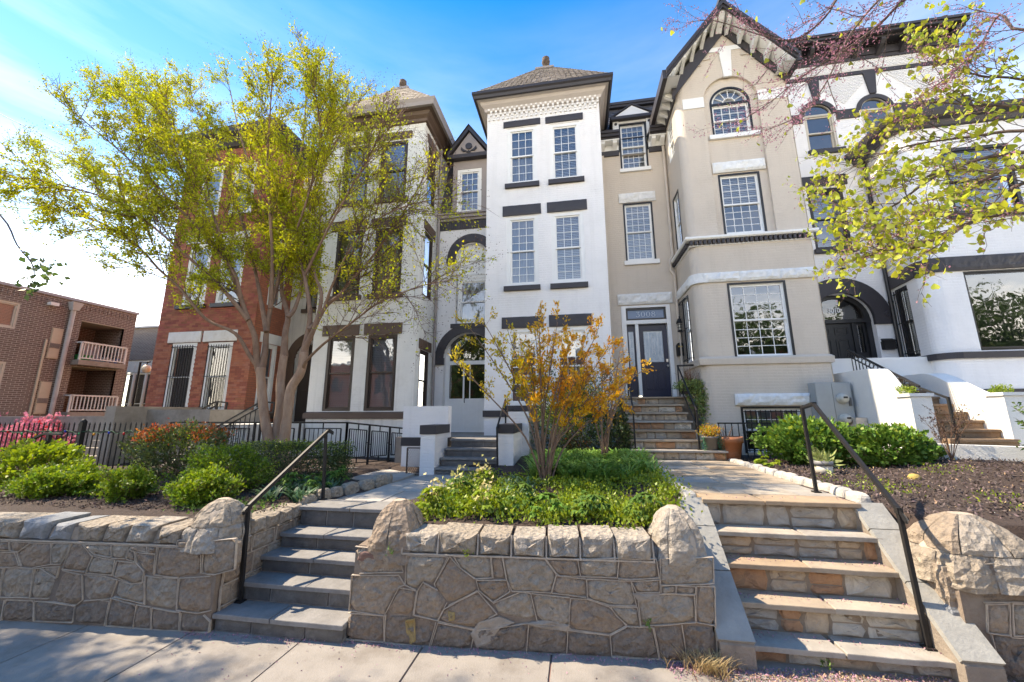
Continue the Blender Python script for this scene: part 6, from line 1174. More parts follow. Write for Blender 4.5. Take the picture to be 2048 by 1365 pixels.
# flagstone door stairs of the tan house
ST = thing('door_stairs', 'tall stone door stairs with thin flag treads up to the navy door', 'stairs', (2.1,9.4,1.2)); pz_ = 1.2
for k in range(7):
    z = 1.2+.195*(k+1); y = 8.62+.27*k; x0 = 1.14+.01*k; x1 = 2.98 if k == 0 else (2.62-.012*k if k < 6 else 2.9); yb = y+.33 if k < 6 else YR-.01
    mb = MB(); mb.box(x0,x1,y+.045,yb+.15 if k < 6 else yb,.9,z-.04); mb.build('mortar', mat('tan_joint',(.3,.24,.18)), ST); fr = Fr((0,y+.045,0),(0,-1,0)); u = x0
    while u < x1-.04:
        w = random.uniform(.18,.42); e = min(u+w,x1) if x1-(u+w) > .08 else x1; c = .02
        stone(ST, fr, [(u+.005+random.uniform(0,c),pz_+.006),(e-.005-random.uniform(0,c),pz_+.006),(e-.004,pz_+.08),(e-.005-random.uniform(0,c),z-.047),(u+.005+random.uniform(0,c),z-.047),(u+.004,pz_+.09)], random.choice((M_RIS[0],M_RIS[2],M_RIS[3],M_RIS[3],M_RIS[1],M_FLAG[0])), bulge=.012, back=.05, name='riser_stone', inset=.003); u = e
    slab(ST, 'tread', [(x0-.02,y-.03),(x1+.02,y-.03),(x1+.02,yb),(x0-.02,yb)], z-.04, z, random.choice(M_FLAG[:3]), .006); pz_ = z
mb = MB(); mb.box(2.6,3.0,9.6,YR,1.0,1.75); mb.build('side_wall', M_TAN, ST)
# stoop of the 3010 house: white stucco cheeks and brown stairs
ST = thing('door_stairs', 'brown stone stairs between curved white stucco walls at the black arched door', 'stairs', (7.3,8.8,1.3))
M_BRST = mat('brown_sandstone', (.30,.2,.125), (.22,.14,.085), rough=.85, scale=5, bump=.4, bscale=22, stain=((.12,.08,.05),.5,3))
for k in range(1,13):
    z = 1.39+.155*(k+1); y = 7.74+.26*k; x0, x1 = 6.39, 7.4
    mb = MB(); mb.box(x0,x1,y,min(y+.5,YR),1.0,z-.045); mb.build('riser', M_BRST, ST); slab(ST,'tread',[(x0,y-.03),(x1,y-.03),(x1,y+.3),(x0,y+.3)],z-.045,z,M_BRST,.006)
mb = MB(); mb.box(6.0,8.3,10.3,YR+.2,1.0,3.44); mb.build('landing', M_STUCCO, ST)
def cheekwall(x0, x1, yf, zf_, yb, zb):
    mb = MB(); n = 12; P = [(yf,zf_)]; cur = yf+.30; P.append((cur,zf_))
    for i in range(1,n+1):
        t = i/n; P.append((cur+(yb-cur)*t, zf_+(zb-zf_)*(t*t*(3-2*t))))
    P.append((YR+.05,zb)); poly = [(x0,y,z) for y,z in P]+[(x0,YR+.05,.9),(x0,yf,.9)]
    mb.prism(poly[::-1], (x1-x0,0,0)); mb.build('stucco_wall', M_STUCCO, ST)
    mb = MB(); mb.box(x0-.03,x1+.03,yf-.03,yf+.30,zf_+.003,zf_+.06); mb.build('wall_cap', M_STUCCO, ST)
cheekwall(6.05,6.385,8.16,2.44,9.1,3.06); cheekwall(7.405,7.75,8.07,2.44,9.6,2.98)
# concrete mass beside the brick house
t = thing('concrete_wall', 'weathered stained concrete stair wall in front of the brick house', 'wall', (-10.5,8,1)); mb = MB()
mb.box(-11.25,-10.95,7.6,9.9,.7,2.36); mb.box(-10.948,-9.05,8.3,9.9,.7,2.28); mb.build('wall_body', M_CONC, t); mb = MB(); mb.box(-16,-11.3,8.3,8.6,.7,2.12); mb.build('low_wall', M_CONC, t)
for i in range(4): mb = MB(); mb.box(-12.4,-11.3,7.5+.22*i,7.9+.22*i,.7,1.0+.17*i); mb.build('step', M_CONC, t)
ST = thing('door_stairs', 'concrete door stairs left of the multi-stemmed tree, up to the brown arched door', 'stairs', (-8.9,8.6,1.0))
for i in range(5): mb = MB(); mb.box(-9.9+.28*i,-8.2,8.05,9.35,.7,1.02+.18*i); mb.build('step', M_CONC, ST)
mb = MB(); mb.box(-8.6,-7.7,8.05,11.2,.7,1.92); mb.box(-9.6,-8.6,9.0,11.2,.7,1.92); mb.build('landing', M_WHITE3, ST)
# ================================================================== rails and fences
def rail_obj(label, pts, posts, w=.04, cap=True, cat='handrail', extra=None):
    t = thing('handrail', label, cat, posts[0][0]); mb = MB()
    for a, b in zip(pts[:-1],pts[1:]):
        mb.bar(a,b,w*1.15,w*.55); A, B = Vector(a)+Vector((0,0,-.02)), Vector(b)+Vector((0,0,-.02)); mb.bar(A,B,w*.7,w*.5)
        if cap: A, B = Vector(a)+Vector((0,0,.014)), Vector(b)+Vector((0,0,.014)); mb.bar(A,B,w*.8,w*.35)
    for p in pts[1:-1]: mb.box(p[0]-w*.6,p[0]+w*.6,p[1]-w*.5,p[1]+w*.5,p[2]-w*.8,p[2]+w*.5)
    mb.build('rail', M_IRON, t)
    for a, b in posts: m = MB(); m.bar(a,b,.034); m.box(a[0]-.04,a[0]+.04,a[1]-.04,a[1]+.04,a[2],a[2]+.015); m.build('post', M_IRON, t)
    if extra: extra(t)
    return t
V3 = lambda p: (p[0],p[1],p[2])
a0, a1 = at(497,1013,4.0), at(657,861,5.24)
rail_obj('black iron handrail on the left edge of the slate front stairs', [V3(a0+Vector((-.0,-.06,-.05))), V3(a0), V3(a1), V3(a1+Vector((.05,.05,-.04)))], [((-3.64,4.0,.17),V3(a0)),((-3.61,5.22,.955),V3(at(652,866,5.22)))])
b0, b1, b2 = at(1797,1020,4.27), at(1627,808,5.42), at(1604,815,5.5)
rail_obj('black iron handrail on the right edge of the flagstone front stairs', [V3(b0+Vector((.03,-.03,-.09))), V3(b0), V3(b1), V3(b2)], [((2.92,4.25,.155),V3(b0)),((2.88,5.5,1.19),V3(b2))])
c0, c1 = at(994,856,7.65), at(1011,799,8.7); rail_obj('thin black handrail on the right of the slate door stairs by the white pier', [V3(c0),V3(c1)], [((-1.57,7.65,1.1),V3(c0)),((-1.60,8.7,1.6),V3(c1))], .03)
c0, c1 = at(1266,822,8.85), at(1254,738,10.25); rail_obj('thin black handrail on the left of the stone stairs to the navy door', [V3(c0),V3(c1)], [((1.22,8.8,1.4),V3(c0)),((1.33,10.2,2.57),V3(c1))], .03)
c0, c1, c2 = at(1393,822,8.85), at(1355,732,10.25), at(1397,730,10.25)
def lower(t): 
    mb = MB(); mb.bar(c0-Vector((0,0,.35)),c1-Vector((0,0,.5)),.02); mb.bar(c1,(c1.x,c1.y,2.57),.025); mb.bar(c2,(c2.x,c2.y,2.2),.025); mb.build('lower_rail', M_IRON, t)
rail_obj('thin black handrail with the ivy box, right of the stone stairs to the navy door', [V3(c0),V3(c1),V3(c2)], [((2.52,8.8,1.4),V3(c0))], .03, extra=lower)
# curved-ring balustrade of the 3010 stoop
t = thing('handrail', 'black iron balustrade with rings on the white stucco stair wall', 'handrail', (6.4,9,2.5)); A, B = Vector((6.45,8.45,2.62)), Vector((6.45,10.2,3.62)); mb = MB(); mb.bar(A+Vector((0,0,.02)),B+Vector((0,0,.02)),.045,.03); mb.bar(A-Vector((0,0,.13)),B-Vector((0,0,.13)),.02); mb.build('rail', M_IRON, t); mb = MB()
for i in range(17):
    p = A.lerp(B,(i+.5)/17); mb.tube([p+Vector((0,.055*math.cos(k*math.pi/6),-.065+.055*math.sin(k*math.pi/6))) for k in range(13)], .008, 4); q = A.lerp(B,i/17); mb.bar(q-Vector((0,0,.13)),(q.x,q.y,max(2.3,q.z-.75)),.014)
mb.build('baluster_rings', M_IRON, t); A2 = Vector((6.85,8.2,1.5)); mb = MB(); mb.bar((6.47,7.95,1.6),(6.47,7.95,2.42),.035); mb.bar((6.47,7.95,2.40),(6.45,8.46,2.62),.03); mb.build('post', M_IRON, t)
# panelled fence round the areaway of the brown trimmed house
t = thing('iron_fence', 'black iron fence of framed bar panels in front of the brown trimmed house', 'fence', (-5.5,7,1)); P0, P1, P2 = Vector((-9.8,8.0,1.0)), Vector((-5.09,8.0,1.0)), Vector((-4.35,9.6,1.0))
def panelrun(A, B, zt0, zt1, zb0, zb1, n):
    mb = MB(); L = (B-A).length
    mb.bar((A.x,A.y,zt0),(B.x,B.y,zt1),.035); mb.build('top_rail', M_IRON, t); mb = MB(); mb.bar((A.x,A.y,zb0+.1),(B.x,B.y,zb1+.1),.02); mb.build('bottom_rail', M_IRON, t)
    for i in range(n+1):
        k = i/n; p = A.lerp(B,k); mb = MB(); mb.bar((p.x,p.y,zb0+(zb1-zb0)*k),(p.x,p.y,zt0+(zt1-zt0)*k),.04); mb.build('post', M_IRON, t)
        if i < n:
            a, b = (i+.12)/n, (i+.88)/n; mb = MB(); zt = lambda k: zt0+(zt1-zt0)*k-.13; zb = lambda k: zb0+(zb1-zb0)*k+.22; q = lambda k: A.lerp(B,k)
            mb.bar((*q(a).xy,zt(a)),(*q(b).xy,zt(b)),.022); mb.bar((*q(a).xy,zb(a)),(*q(b).xy,zb(b)),.022)
            for k2 in (a,b): mb.bar((*q(k2).xy,zb(k2)),(*q(k2).xy,zt(k2)),.024)
            for j in range(1,8): k2 = a+(b-a)*j/8; mb.bar((*q(k2).xy,zb(k2)),(*q(k2).xy,zt(k2)),.012)
            m = (a+b)/2; mb.bar((*q(m).xy,zt(m)),(*q(m).xy,zt(m)+.13),.02); mb.bar((*q(m).xy,zb(m)),(*q(m).xy,zb(m)-.12),.02)
            for k2, k3 in ((i/n,a),(b,(i+1)/n)): mb.bar((*q(k2).xy,(zt(m)+zb(m))/2),(*q(k3).xy,(zt(m)+zb(m))/2),.02)
            mb.build('bar_panel', M_IRON, t)
panelrun(P0,P1,1.965,1.965,.98,.98,4); panelrun(P1,P2,1.965,1.77,.98,.92,3)
mb = MB(); mb.box(-9.8,-5.0,7.93,8.1,.7,.99); mb.hexa([(-5.15,7.93,.6),(-4.93,7.93,.6),(-4.2,9.6,.6),(-4.42,9.6,.6),(-5.15,7.93,.995),(-4.93,7.93,.995),(-4.2,9.6,.93),(-4.42,9.6,.93)]); mb.build('stone_base', M_CONC, t)
# stair rails of the brick and brown trimmed houses
def stair_rails(label, A, B, endz, seed):
    A, B = Vector(A), Vector(B); t = thing('handrail', label, 'handrail', A); mb = MB(); dz = Vector((0,0,.12))
    mb.bar(A,B,.04,.03); mb.bar(A-dz,B-dz,.035,.028); mb.bar(B,B+Vector((.36,0,-.03)),.035); mb.bar(B+Vector((.36,0,-.03)),B+Vector((.34,0,-.26)),.035); mb.bar(B+Vector((.34,0,-.26)),B+Vector((.02,0,-.24)),.03); mb.build('rail', M_IRON, t); mb = MB()
    for i in range(1,11): p = A.lerp(B,i/11); mb.bar(p-dz,(p.x,p.y,p.z-.75),.013)
    mb.build('balusters', M_IRON, t)
    for k in (.05,1.0): p = A.lerp(B,k)+Vector((.05,0,-.02)); mb = MB(); mb.bar(p,(p.x,p.y,p.z-.95),.04); mb.build('post', M_IRON, t)
stair_rails('black double stair rail rising above the red tipped shrub, beside the brick house', (-11.0,9.0,1.84),(-9.68,9.0,2.5),2,1); stair_rails('black double stair rail rising right, directly behind the multi-stemmed tree trunk', (-8.75,8.0,1.72),(-7.35,8.0,2.45),2,2)
# picket fence with a string of coloured bulbs
t = thing('iron_fence', 'black pointed picket fence with a string of coloured bulbs at far left', 'fence', (-11,6.6,1)); A, B = Vector((-16,6.25,0)), Vector((-8.6,6.75,0)); mb = MB()
for z in (1.80,1.02): mb.bar((A.x,A.y,z),(B.x,B.y,z),.03)
mb.build('rail', M_IRON, t); n = 62
for i in range(n):
    p = A.lerp(B,i/(n-1)); mb = MB(); mb.bar((p.x,p.y,.9),(p.x,p.y,1.95),.018); mb.add([(p.x-.012,p.y-.012,1.95),(p.x+.012,p.y-.012,1.95),(p.x+.012,p.y+.012,1.95),(p.x-.012,p.y+.012,1.95),(p.x,p.y,2.01)],[(0,1,4),(1,2,4),(2,3,4),(3,0,4)]); mb.build('picket', M_IRON, t)
for x in (-10.33,-14.2): y = A.y+(x-A.x)*.0676; mb = MB(); mb.box(x-.04,x+.04,y-.04,y+.04,.9,2.0); mb.lathe((x,y,2.0),[(.055,0),(.055,.02),(.04,.04),(.03,.06),(0,.07)],10); mb.build('post', M_IRON, t)
t = thing('light_string', 'string of small coloured bulbs wound along the picket fence rail', 'lights', (-11,6.5,1.8)); mb = MB(); P = [A.lerp(B,.25+.75*i/80)+Vector((0,-.03,1.80+.03*math.sin(i*.9)+.015*math.sin(i*2.3))) for i in range(81)]; mb.tube(P,.006,4); mb.build('cord', mat('green_cord',(.03,.12,.06)), t)
BC = [mat('bulb_%s' % n, c, rough=.2) for n,c in (('red',(.6,.02,.02)),('blue',(.03,.06,.4)),('green',(.02,.3,.1)),('white',(.7,.7,.65)),('amber',(.7,.3,.03)))]
for i in range(0,80,5): mb = MB(); mb.lathe(P[i],[(0,-.06),(.018,-.045),(.022,-.02),(.012,0),(0,.005)],8); mb.build('bulb', random.choice(BC), t)
A, B, C = Vector(at(-30,920,5.7)), Vector(at(88,868,5.7)), Vector(at(124,869,5.7)); t = thing('handrail', 'black double handrail slanting up at the far left edge, in front of the picket fence', 'handrail', (B.x,B.y,1)); mb = MB(); mb.bar(A,B,.05,.035); mb.bar(B,C,.05,.035); d = Vector((0,0,-.2)); mb.bar(A+d,B+d+Vector((-.05,0,0)),.04,.03); mb.build('rail', M_IRON, t)
for p, zz in ((B+Vector((.14,0,0)),.95),(B+Vector((-.06,0,-.2)),.95)): mb = MB(); mb.bar(p,(p.x,p.y,zz),.045); mb.build('post', M_IRON, t)
mb = MB()
for i in range(6): p = A.lerp(B,i/6)+d; mb.bar(p,(p.x,p.y,.95),.014)
mb.build('balusters', M_IRON, t)
# small areaway rail
t = thing('areaway_rail', 'low black bar railing beside the terracotta pot and barred basement window', 'railing', (3.6,9.3,1.25)); mb = MB(); mb.bar((3.12,9.4,1.93),(4.25,9.4,1.93),.03)
for i in range(9): x = 3.14+i*.135; mb.bar((x,9.4,1.15),(x,9.4,1.93),.016)
mb.build('rail_bars', M_IRON, t)
# white kerb in front of the 3010 house
t = thing('white_kerb', 'low white masonry kerb in front of the dry ornamental grass', 'kerb', (9,8.9,1.2)); mb = MB(); mb.hexa([(5.98,7.95,.9),(9.5,6.9,.9),(9.5,7.15,.9),(5.98,8.15,.9),(5.98,7.95,1.62),(9.5,6.9,1.56),(9.5,7.15,1.56),(5.98,8.15,1.62)]); mb.hexa([(6.0,8.1,.9),(12,7.1,.9),(12,9.9,.9),(6.0,9.9,.9),(6.0,8.1,1.5),(12,7.1,1.5),(12,9.9,1.5),(6.0,9.9,1.5)]); mb.build('kerb_body', M_STUCCO, t)
t = thing('masonry_pier', 'short grey brick pier behind the meter cabinet and green shrubs', 'pier', (6.0,9.4,1.2)); mb = MB(); mb.box(5.83,6.03,9.3,9.6,1.0,2.05); mb.build('pier_body', M_TAN, t)
# ================================================================== pots
M_TERR = mat('terracotta', (.42,.16,.075), (.34,.13,.06), rough=.75, scale=6, bump=.12, bscale=40, stain=((.5,.35,.26),.3,5))
t = thing('terracotta_pot', 'large terracotta pot at the foot of the stone door stairs', 'pot', (3.13,8.9,1.2)); mb = MB(); mb.lathe((3.13,8.9,1.185),[(0,0),(.185,0),(.195,.02),(.255,.36),(.28,.36),(.285,.48),(.255,.48),(.245,.42),(0,.42)],24); mb.build('pot_body', M_TERR, t)
mb = MB()
for k in range(5): a = k*1.3; mb.tube([(3.11+.05*math.cos(a),8.95+.05*math.sin(a),1.58),(3.11+.1*math.cos(a),8.95+.1*math.sin(a),1.75),(3.11+.17*math.cos(a+.4),8.95+.15*math.sin(a+.4),1.88)],[.008,.006,.003],5)
M_TWIG = mat('grey_brown_twig', (.2,.14,.10), (.13,.09,.065), rough=.85, scale=30); mb.build('stem', M_TWIG, t)
t = thing('grey_pot', 'small grey pot with trailing green succulent on the lowest stone stair', 'pot', (2.74,8.78,1.4)); mb = MB(); mb.lathe((2.74,8.78,1.397),[(0,0),(.115,0),(.15,.24),(.165,.24),(.165,.28),(.14,.28),(.13,.25),(0,.25)],18); mb.build('pot_body', mat('grey_pot_glaze',(.19,.175,.165),rough=.5), t); GP = t
t = thing('striped_pot', 'small grey and white banded pot in the mulch behind the right handrail', 'pot', (4.66,8.2,1.05)); x,y,z = 3.98,7.3,zg(3.98,7.3)-.02; t.location = (x,y,z)
mb = MB(); mb.lathe((x,y,z),[(0,0),(.115,0),(.128,.15),(0,.15)],18); mb.build('pot_body', mat('cream_pot',(.6,.56,.48),rough=.6), t); mb = MB(); mb.lathe((x,y,z+.15),[(.118,0),(.14,0),(.142,.07),(.12,.07),(.115,.04),(0,.04)],18); mb.build('rim', mat('grey_pot_rim',(.22,.22,.23),rough=.5), t); SP = (x,y,z+.2,t)
t = thing('planter_box', 'hanging planter overflowing with ivy on the handrail beside the navy door', 'planter', (2.85,10.2,2.6)); mb = MB(); mb.hexa([(2.60,9.95,2.62),(3.0,9.95,2.62),(3.0,10.2,2.62),(2.60,10.2,2.62),(2.57,9.92,2.86),(3.02,9.92,2.86),(3.02,10.23,2.86),(2.57,10.23,2.86)]); mb.build('box_body', mat('dark_planter',(.05,.04,.035)), t); PLB = t
# overhead wires
for k, (a, b, sag) in enumerate((((-12,222,9.0),(125,290,9.0),0.0),((-10,412,9.0),(60,418,9.0),0))):
    A, B = Vector(at(*a)), Vector(at(*b)); D = (B-A)*1.0; A2 = A-D*6; B2 = B
    t = thing('overhead_wire', ('thin black overhead cable crossing the sky at upper left, the higher one','thin black overhead cable ending behind the tree at left, the lower one')[k], 'cable', A2); mb = MB(); mb.tube([A2.lerp(B2,i/12)+Vector((0,0,-.02*(1-(2*i/12-1)**2))) for i in range(13)], .012, 5); mb.build('cable', M_IRON, t)
# ================================================================== plants
def leafmesh(name, C, L, Wd, m, parent, D=None, up=0.35, fold=.18, kind='stuff', **kw):
    C = np.asarray(C, float); n = len(C)
    if n == 0: return None
    d = RNG.normal(size=(n,3)); d[:,2] += up
    if D is not None: d = d*0.6+np.asarray(D)*1.2
    d /= np.linalg.norm(d,axis=1)[:,None]+1e-9
    r = RNG.normal(size=(n,3)); s = np.cross(d,r); s /= np.linalg.norm(s,axis=1)[:,None]+1e-9; nn = np.cross(d,s)
    l = (L*RNG.uniform(.6,1.25,n))[:,None]; w = (Wd*RNG.uniform(.7,1.2,n))[:,None]
    a = C; t = C+d*l+nn*l*RNG.uniform(-.15,.15,(n,1)); p = C+d*l*.45+s*w*.5+nn*w*fold; q = C+d*l*.45-s*w*.5+nn*w*fold
    V = np.stack([a,p,t,q],1).reshape(-1,3); F = np.arange(n*4).reshape(n,4)
    return fastmesh(name, V, F, m, parent, kind=kind, **kw)
def twigmesh(name, segs, m, parent, sides=4, **kw):   # segs: (p0, p1, r0, r1)
    P0 = np.array([s[0] for s in segs],float); P1 = np.array([s[1] for s in segs],float); r0 = np.array([s[2] for s in segs]); r1 = np.array([s[3] for s in segs])
    t = P1-P0; t /= np.linalg.norm(t,axis=1)[:,None]+1e-9; ref = np.where(np.abs(t[:,[2]])<.9, np.array([[0,0,1.]]), np.array([[1.,0,0]])); a = np.cross(t,ref); a /= np.linalg.norm(a,axis=1)[:,None]; b = np.cross(t,a)
    rings = []
    for P, r in ((P0,r0),(P1,r1)):
        for k in range(sides): an = 2*math.pi*k/sides; rings.append(P+(a*math.cos(an)+b*math.sin(an))*r[:,None])
    V = np.stack(rings,1).reshape(-1,3); n = len(segs); base = np.arange(n)[:,None]*2*sides
    F = np.concatenate([np.stack([base[:,0]+k, base[:,0]+(k+1)%sides, base[:,0]+sides+(k+1)%sides, base[:,0]+sides+k],1) for k in range(sides)])
    return fastmesh(name, V, F, m, parent, smooth=True, **kw)
def catmull(P, R, per=4):
    o, q = [], []
    for i in range(len(P)-1):
        a, b, c, d = P[max(i-1,0)], P[i], P[i+1], P[min(i+2,len(P)-1)]
        for j in range(per): t = j/per; o.append(.5*((2*b)+(c-a)*t+(2*a-5*b+4*c-d)*t*t+(3*b-a-3*c+d)*t**3)); q.append(R[i]+(R[i+1]-R[i])*t)
    return o+[P[-1]], q+[R[-1]]
def rv(s=1.0): return Vector(RNG.normal(size=3))*s
def branchout(pts, rads, nsec, seclen, nter, terlen, spread, up, tmin=.3, rsec=.011, gravity=0.0, lam=1.0):
    """side shoots and their twigs along a limb; returns wood segments and twig points with directions"""
    segs, tips = [], []; n = len(pts)
    for k in range(nsec):
        f = tmin+(1-tmin)*((k+random.random())/nsec); i = min(n-2, int(f*(n-1))); p = pts[i].lerp(pts[i+1], f*(n-1)-i); d = (pts[min(n-1,i+1)]-pts[max(0,i-1)]).normalized()
        v = (d+rv(spread)+Vector((0,0,up))).normalized(); L = seclen*random.uniform(.55,1.2)*(1.1-.35*f); r = min(rads[i]*.6, rsec*random.uniform(.8,1.3)); ns = 5; q = p; prev = v
        sec = [(q,prev)]
        for j in range(ns):
            prev = (prev+rv(.13)+Vector((0,0,up*.18-gravity))).normalized(); q2 = q+prev*L/ns; segs.append((q,q2,r*(1-j/ns*.75),r*(1-(j+1)/ns*.75))); q = q2; sec.append((q,prev))
        for t in range(nter):
            g = .25+.75*(t+random.random())/nter; j = min(ns-1,int(g*ns)); a, dv = sec[j]; a = a.lerp(sec[j+1][0], g*ns-j); v2 = (dv+rv(spread*1.15)+Vector((0,0,up*.5-gravity))).normalized(); l2 = terlen*random.uniform(.5,1.2); mid = a+v2*l2*.5+rv(.02*l2); e = mid+(v2+rv(.2)).normalized()*l2*.5
            segs.append((a,mid,r*.5,r*.4)); segs.append((mid,e,r*.4,r*.22)); tips.append((a,mid,e,f))
    return segs, tips
def twigpoints(tips, per, jit=.03, lo=.3):
    C, D = [], []
    for a, m, e, f in tips:
        for _ in range(per if isinstance(per,int) else per(f,e)):
            t = random.uniform(lo,1.05); p = a.lerp(m,t*2) if t < .5 else m.lerp(e,(t-.5)*2); C.append(p+rv(jit)); D.append((e-a).normalized())
    return C, D
M_BARK = mat('crape_bark', (0.40,0.265,0.18), (0.26,0.155,0.10), rough=.75, scale=9, stretch=(1.4,1.4,.28), bump=.5, bscale=16, stain=((.42,.31,.23),.6,4))
M_BARKB = mat('crape_branch_bark', (0.30,0.185,0.12), (0.17,0.10,0.065), rough=.8, scale=8, stretch=(1,1,.5), bump=.4, bscale=20)
M_TWIGB = mat('brown_twig', (.17,.095,.06), (.115,.065,.045), rough=.85, scale=30)
M_YG = mat('spring_yellow_leaf', (.57,.52,.04), (.36,.42,.04), rough=.6, scale=1.2, island=.35, trans=.45, tcol=(1.0,1.05,.5), spec=.15)
M_SEED = mat('brown_seed_head', (.085,.045,.035), (.12,.06,.045), rough=.9, scale=20, island=.3)
T = thing('flowering_tree', 'multi-stemmed tree with smooth brown bark and yellow green new leaves, behind the clipped hedge', 'tree', (-6.25,7.3,.95)); Y0 = 7.3
def limb(px, y0, y1, r0, r1, per=4):
    n = len(px); P = [Vector(at(x,y,y0+(y1-y0)*(i/(n-1))**1.2)) for i,(x,y) in enumerate(px)]; R = [r0+(r1-r0)*(i/(n-1))**.55 for i in range(n)]; return catmull(P,R,per)
STEMS = [([(541,960),(538,890),(530,840),(524.5,793),(521.6,749),(523,735)],.115,.085),([(552,960),(550,890),(555,851),(560,808),(561,764),(568,711)],.11,.08),([(566,960),(568,890),(576,822),(582,778),(602,743),(608,705)],.12,.085)]
for k,(px,r0,r1) in enumerate(STEMS):
    P, R = limb(px, Y0+(0,.12,-.02)[k], Y0+(-.05,.15,-.05)[k], r0, r1, 5)
    R = [r*(1+.13*mnoise.noise(p*5+Vector((k,0,0)))) for r,p in zip(R,P)]; R[0] *= 1.3
    MB().tube(P,R,12,smooth=True).build('trunk', M_BARK, T)
LIMBS = [([(522,752),(514,723),(510,676),(497,641),(482,597),(473,559),(453,515),(430,440),(395,360),(360,290),(330,220)],0,-.9,.088,.014),
 ([(515,733),(497,708),(470,667),(411,638),(362,579),(316,537),(282,499),(220,455),(140,425),(60,405)],-.05,-1.5,.055,.011),([(523,740),(530,705),(533,664),(541,617),(555,567),(563,518),(570,450),(590,360),(606,280),(612,190)],0,.5,.085,.014),
 ([(568,714),(571,664),(576,632),(564,588),(563,553),(558,518),(535,440),(505,350),(478,262),(460,180)],.15,1.1,.085,.014),([(576,635),(590,617),(602,576),(605,538),(608,500),(625,420),(650,330),(668,250),(664,180)],.12,1.5,.055,.012),
 ([(608,708),(614,676),(620,638),(617,597),(609,553),(602,512),(615,440),(640,340),(685,262),(712,200)],-.05,.6,.085,.014),([(609,702),(623,670),(649,617),(678,591),(700,564),(740,520),(790,450),(840,370),(870,300)],-.05,-.4,.066,.012),
 ([(606,738),(612,723),(643,692),(666,674),(711,640),(753,609),(803,587),(850,570),(905,560)],-.05,-1.3,.04,.008),([(618,660),(634,640),(643,588),(631,553),(628,515),(660,440),(720,350),(770,270),(805,220)],-.05,1.2,.06,.012),
 ([(649,617),(665,570),(700,500),(755,440),(820,410),(900,395)],-.2,-1.1,.035,.008),([(497,641),(455,590),(410,545),(360,500),(300,450),(220,400),(120,370),(40,355)],-.25,-2.0,.055,.010),
 ([(482,597),(450,520),(400,460),(340,400),(270,330),(190,260),(110,195)],-.3,-1.6,.055,.010),([(473,559),(440,480),(390,400),(330,310),(260,225),(195,165)],-.4,-.3,.04,.008),
 ([(533,664),(520,590),(505,520),(480,430),(440,320),(402,235),(372,170)],0,1.2,.06,.012),([(541,617),(545,520),(540,430),(535,320),(540,230),(545,150)],.1,-.6,.055,.011),([(563,553),(590,470),(620,380),(640,280),(636,220),(622,150)],.3,-1.0,.04,.009),([(609,553),(650,470),(700,380),(745,300),(770,230)],.2,-.9,.035,.009),
 ([(453,515),(410,470),(350,440),(270,400),(180,330),(90,300)],-.5,.4,.03,.008),([(390,400),(360,330),(330,250),(290,170)],-.3,.9,.03,.008)]
segs, tips = [], []
for px, ya, yb, r0, r1 in LIMBS:
    P, R = limb(px, Y0+ya, Y0+yb, r0, r1, 4); MB().tube(P,R,8,smooth=True).build('branch', M_BARKB, T)
    s, t = branchout(P, R, 28, 1.3, 14, .40, .44, .10, tmin=.32, rsec=.010); segs += s; tips += t
ENV = ([-200,0,60,130,220,400,560,640,720,800,880,950,1100],[420,300,215,150,112,112,78,92,150,230,320,420,560])
def topline(p, k=0):                     # the crown's own outline, as a height limit over its breadth
    d = Vector(p)-CAM_LOC; z = d.dot(CF); return 682.5-FPX*d.dot(CU)/z > np.interp(1024+FPX*d.dot(CR)/z, *ENV)-k
segs = [q for q in segs if topline(q[1],35)]; tips = [q for q in tips if topline(q[2],0 if random.random() < .85 else 45)]
twigmesh('twigs', segs, M_TWIGB, T, kind='stuff')
def dens(f, e):
    side = 1.45 if e.x < -6.0 else (1.1 if e.x < -5.0 else (.5 if e.x < -4.2 else .3))
    return int(random.uniform(6,21)*side*(1.15 if e.z > 4.5 else .5))
C, D = twigpoints(tips, dens, .035); leafmesh('foliage', C, .056, .036, M_YG, T, D, up=.2)
C = []
for a, m, e, f in tips:
    hi = e.z > 7.2 or e.x > -4.9 or e.x < -10.5
    if (hi and random.random() < (.75 if e.x > -4.9 or e.z > 8 else .5)) or random.random() < .09:
        d = (e-m).normalized()
        for _ in range(7): C.append(e+d*random.uniform(0,.26)+rv(.05))
leafmesh('seed_heads', C, .024, .02, M_SEED, T, up=0)

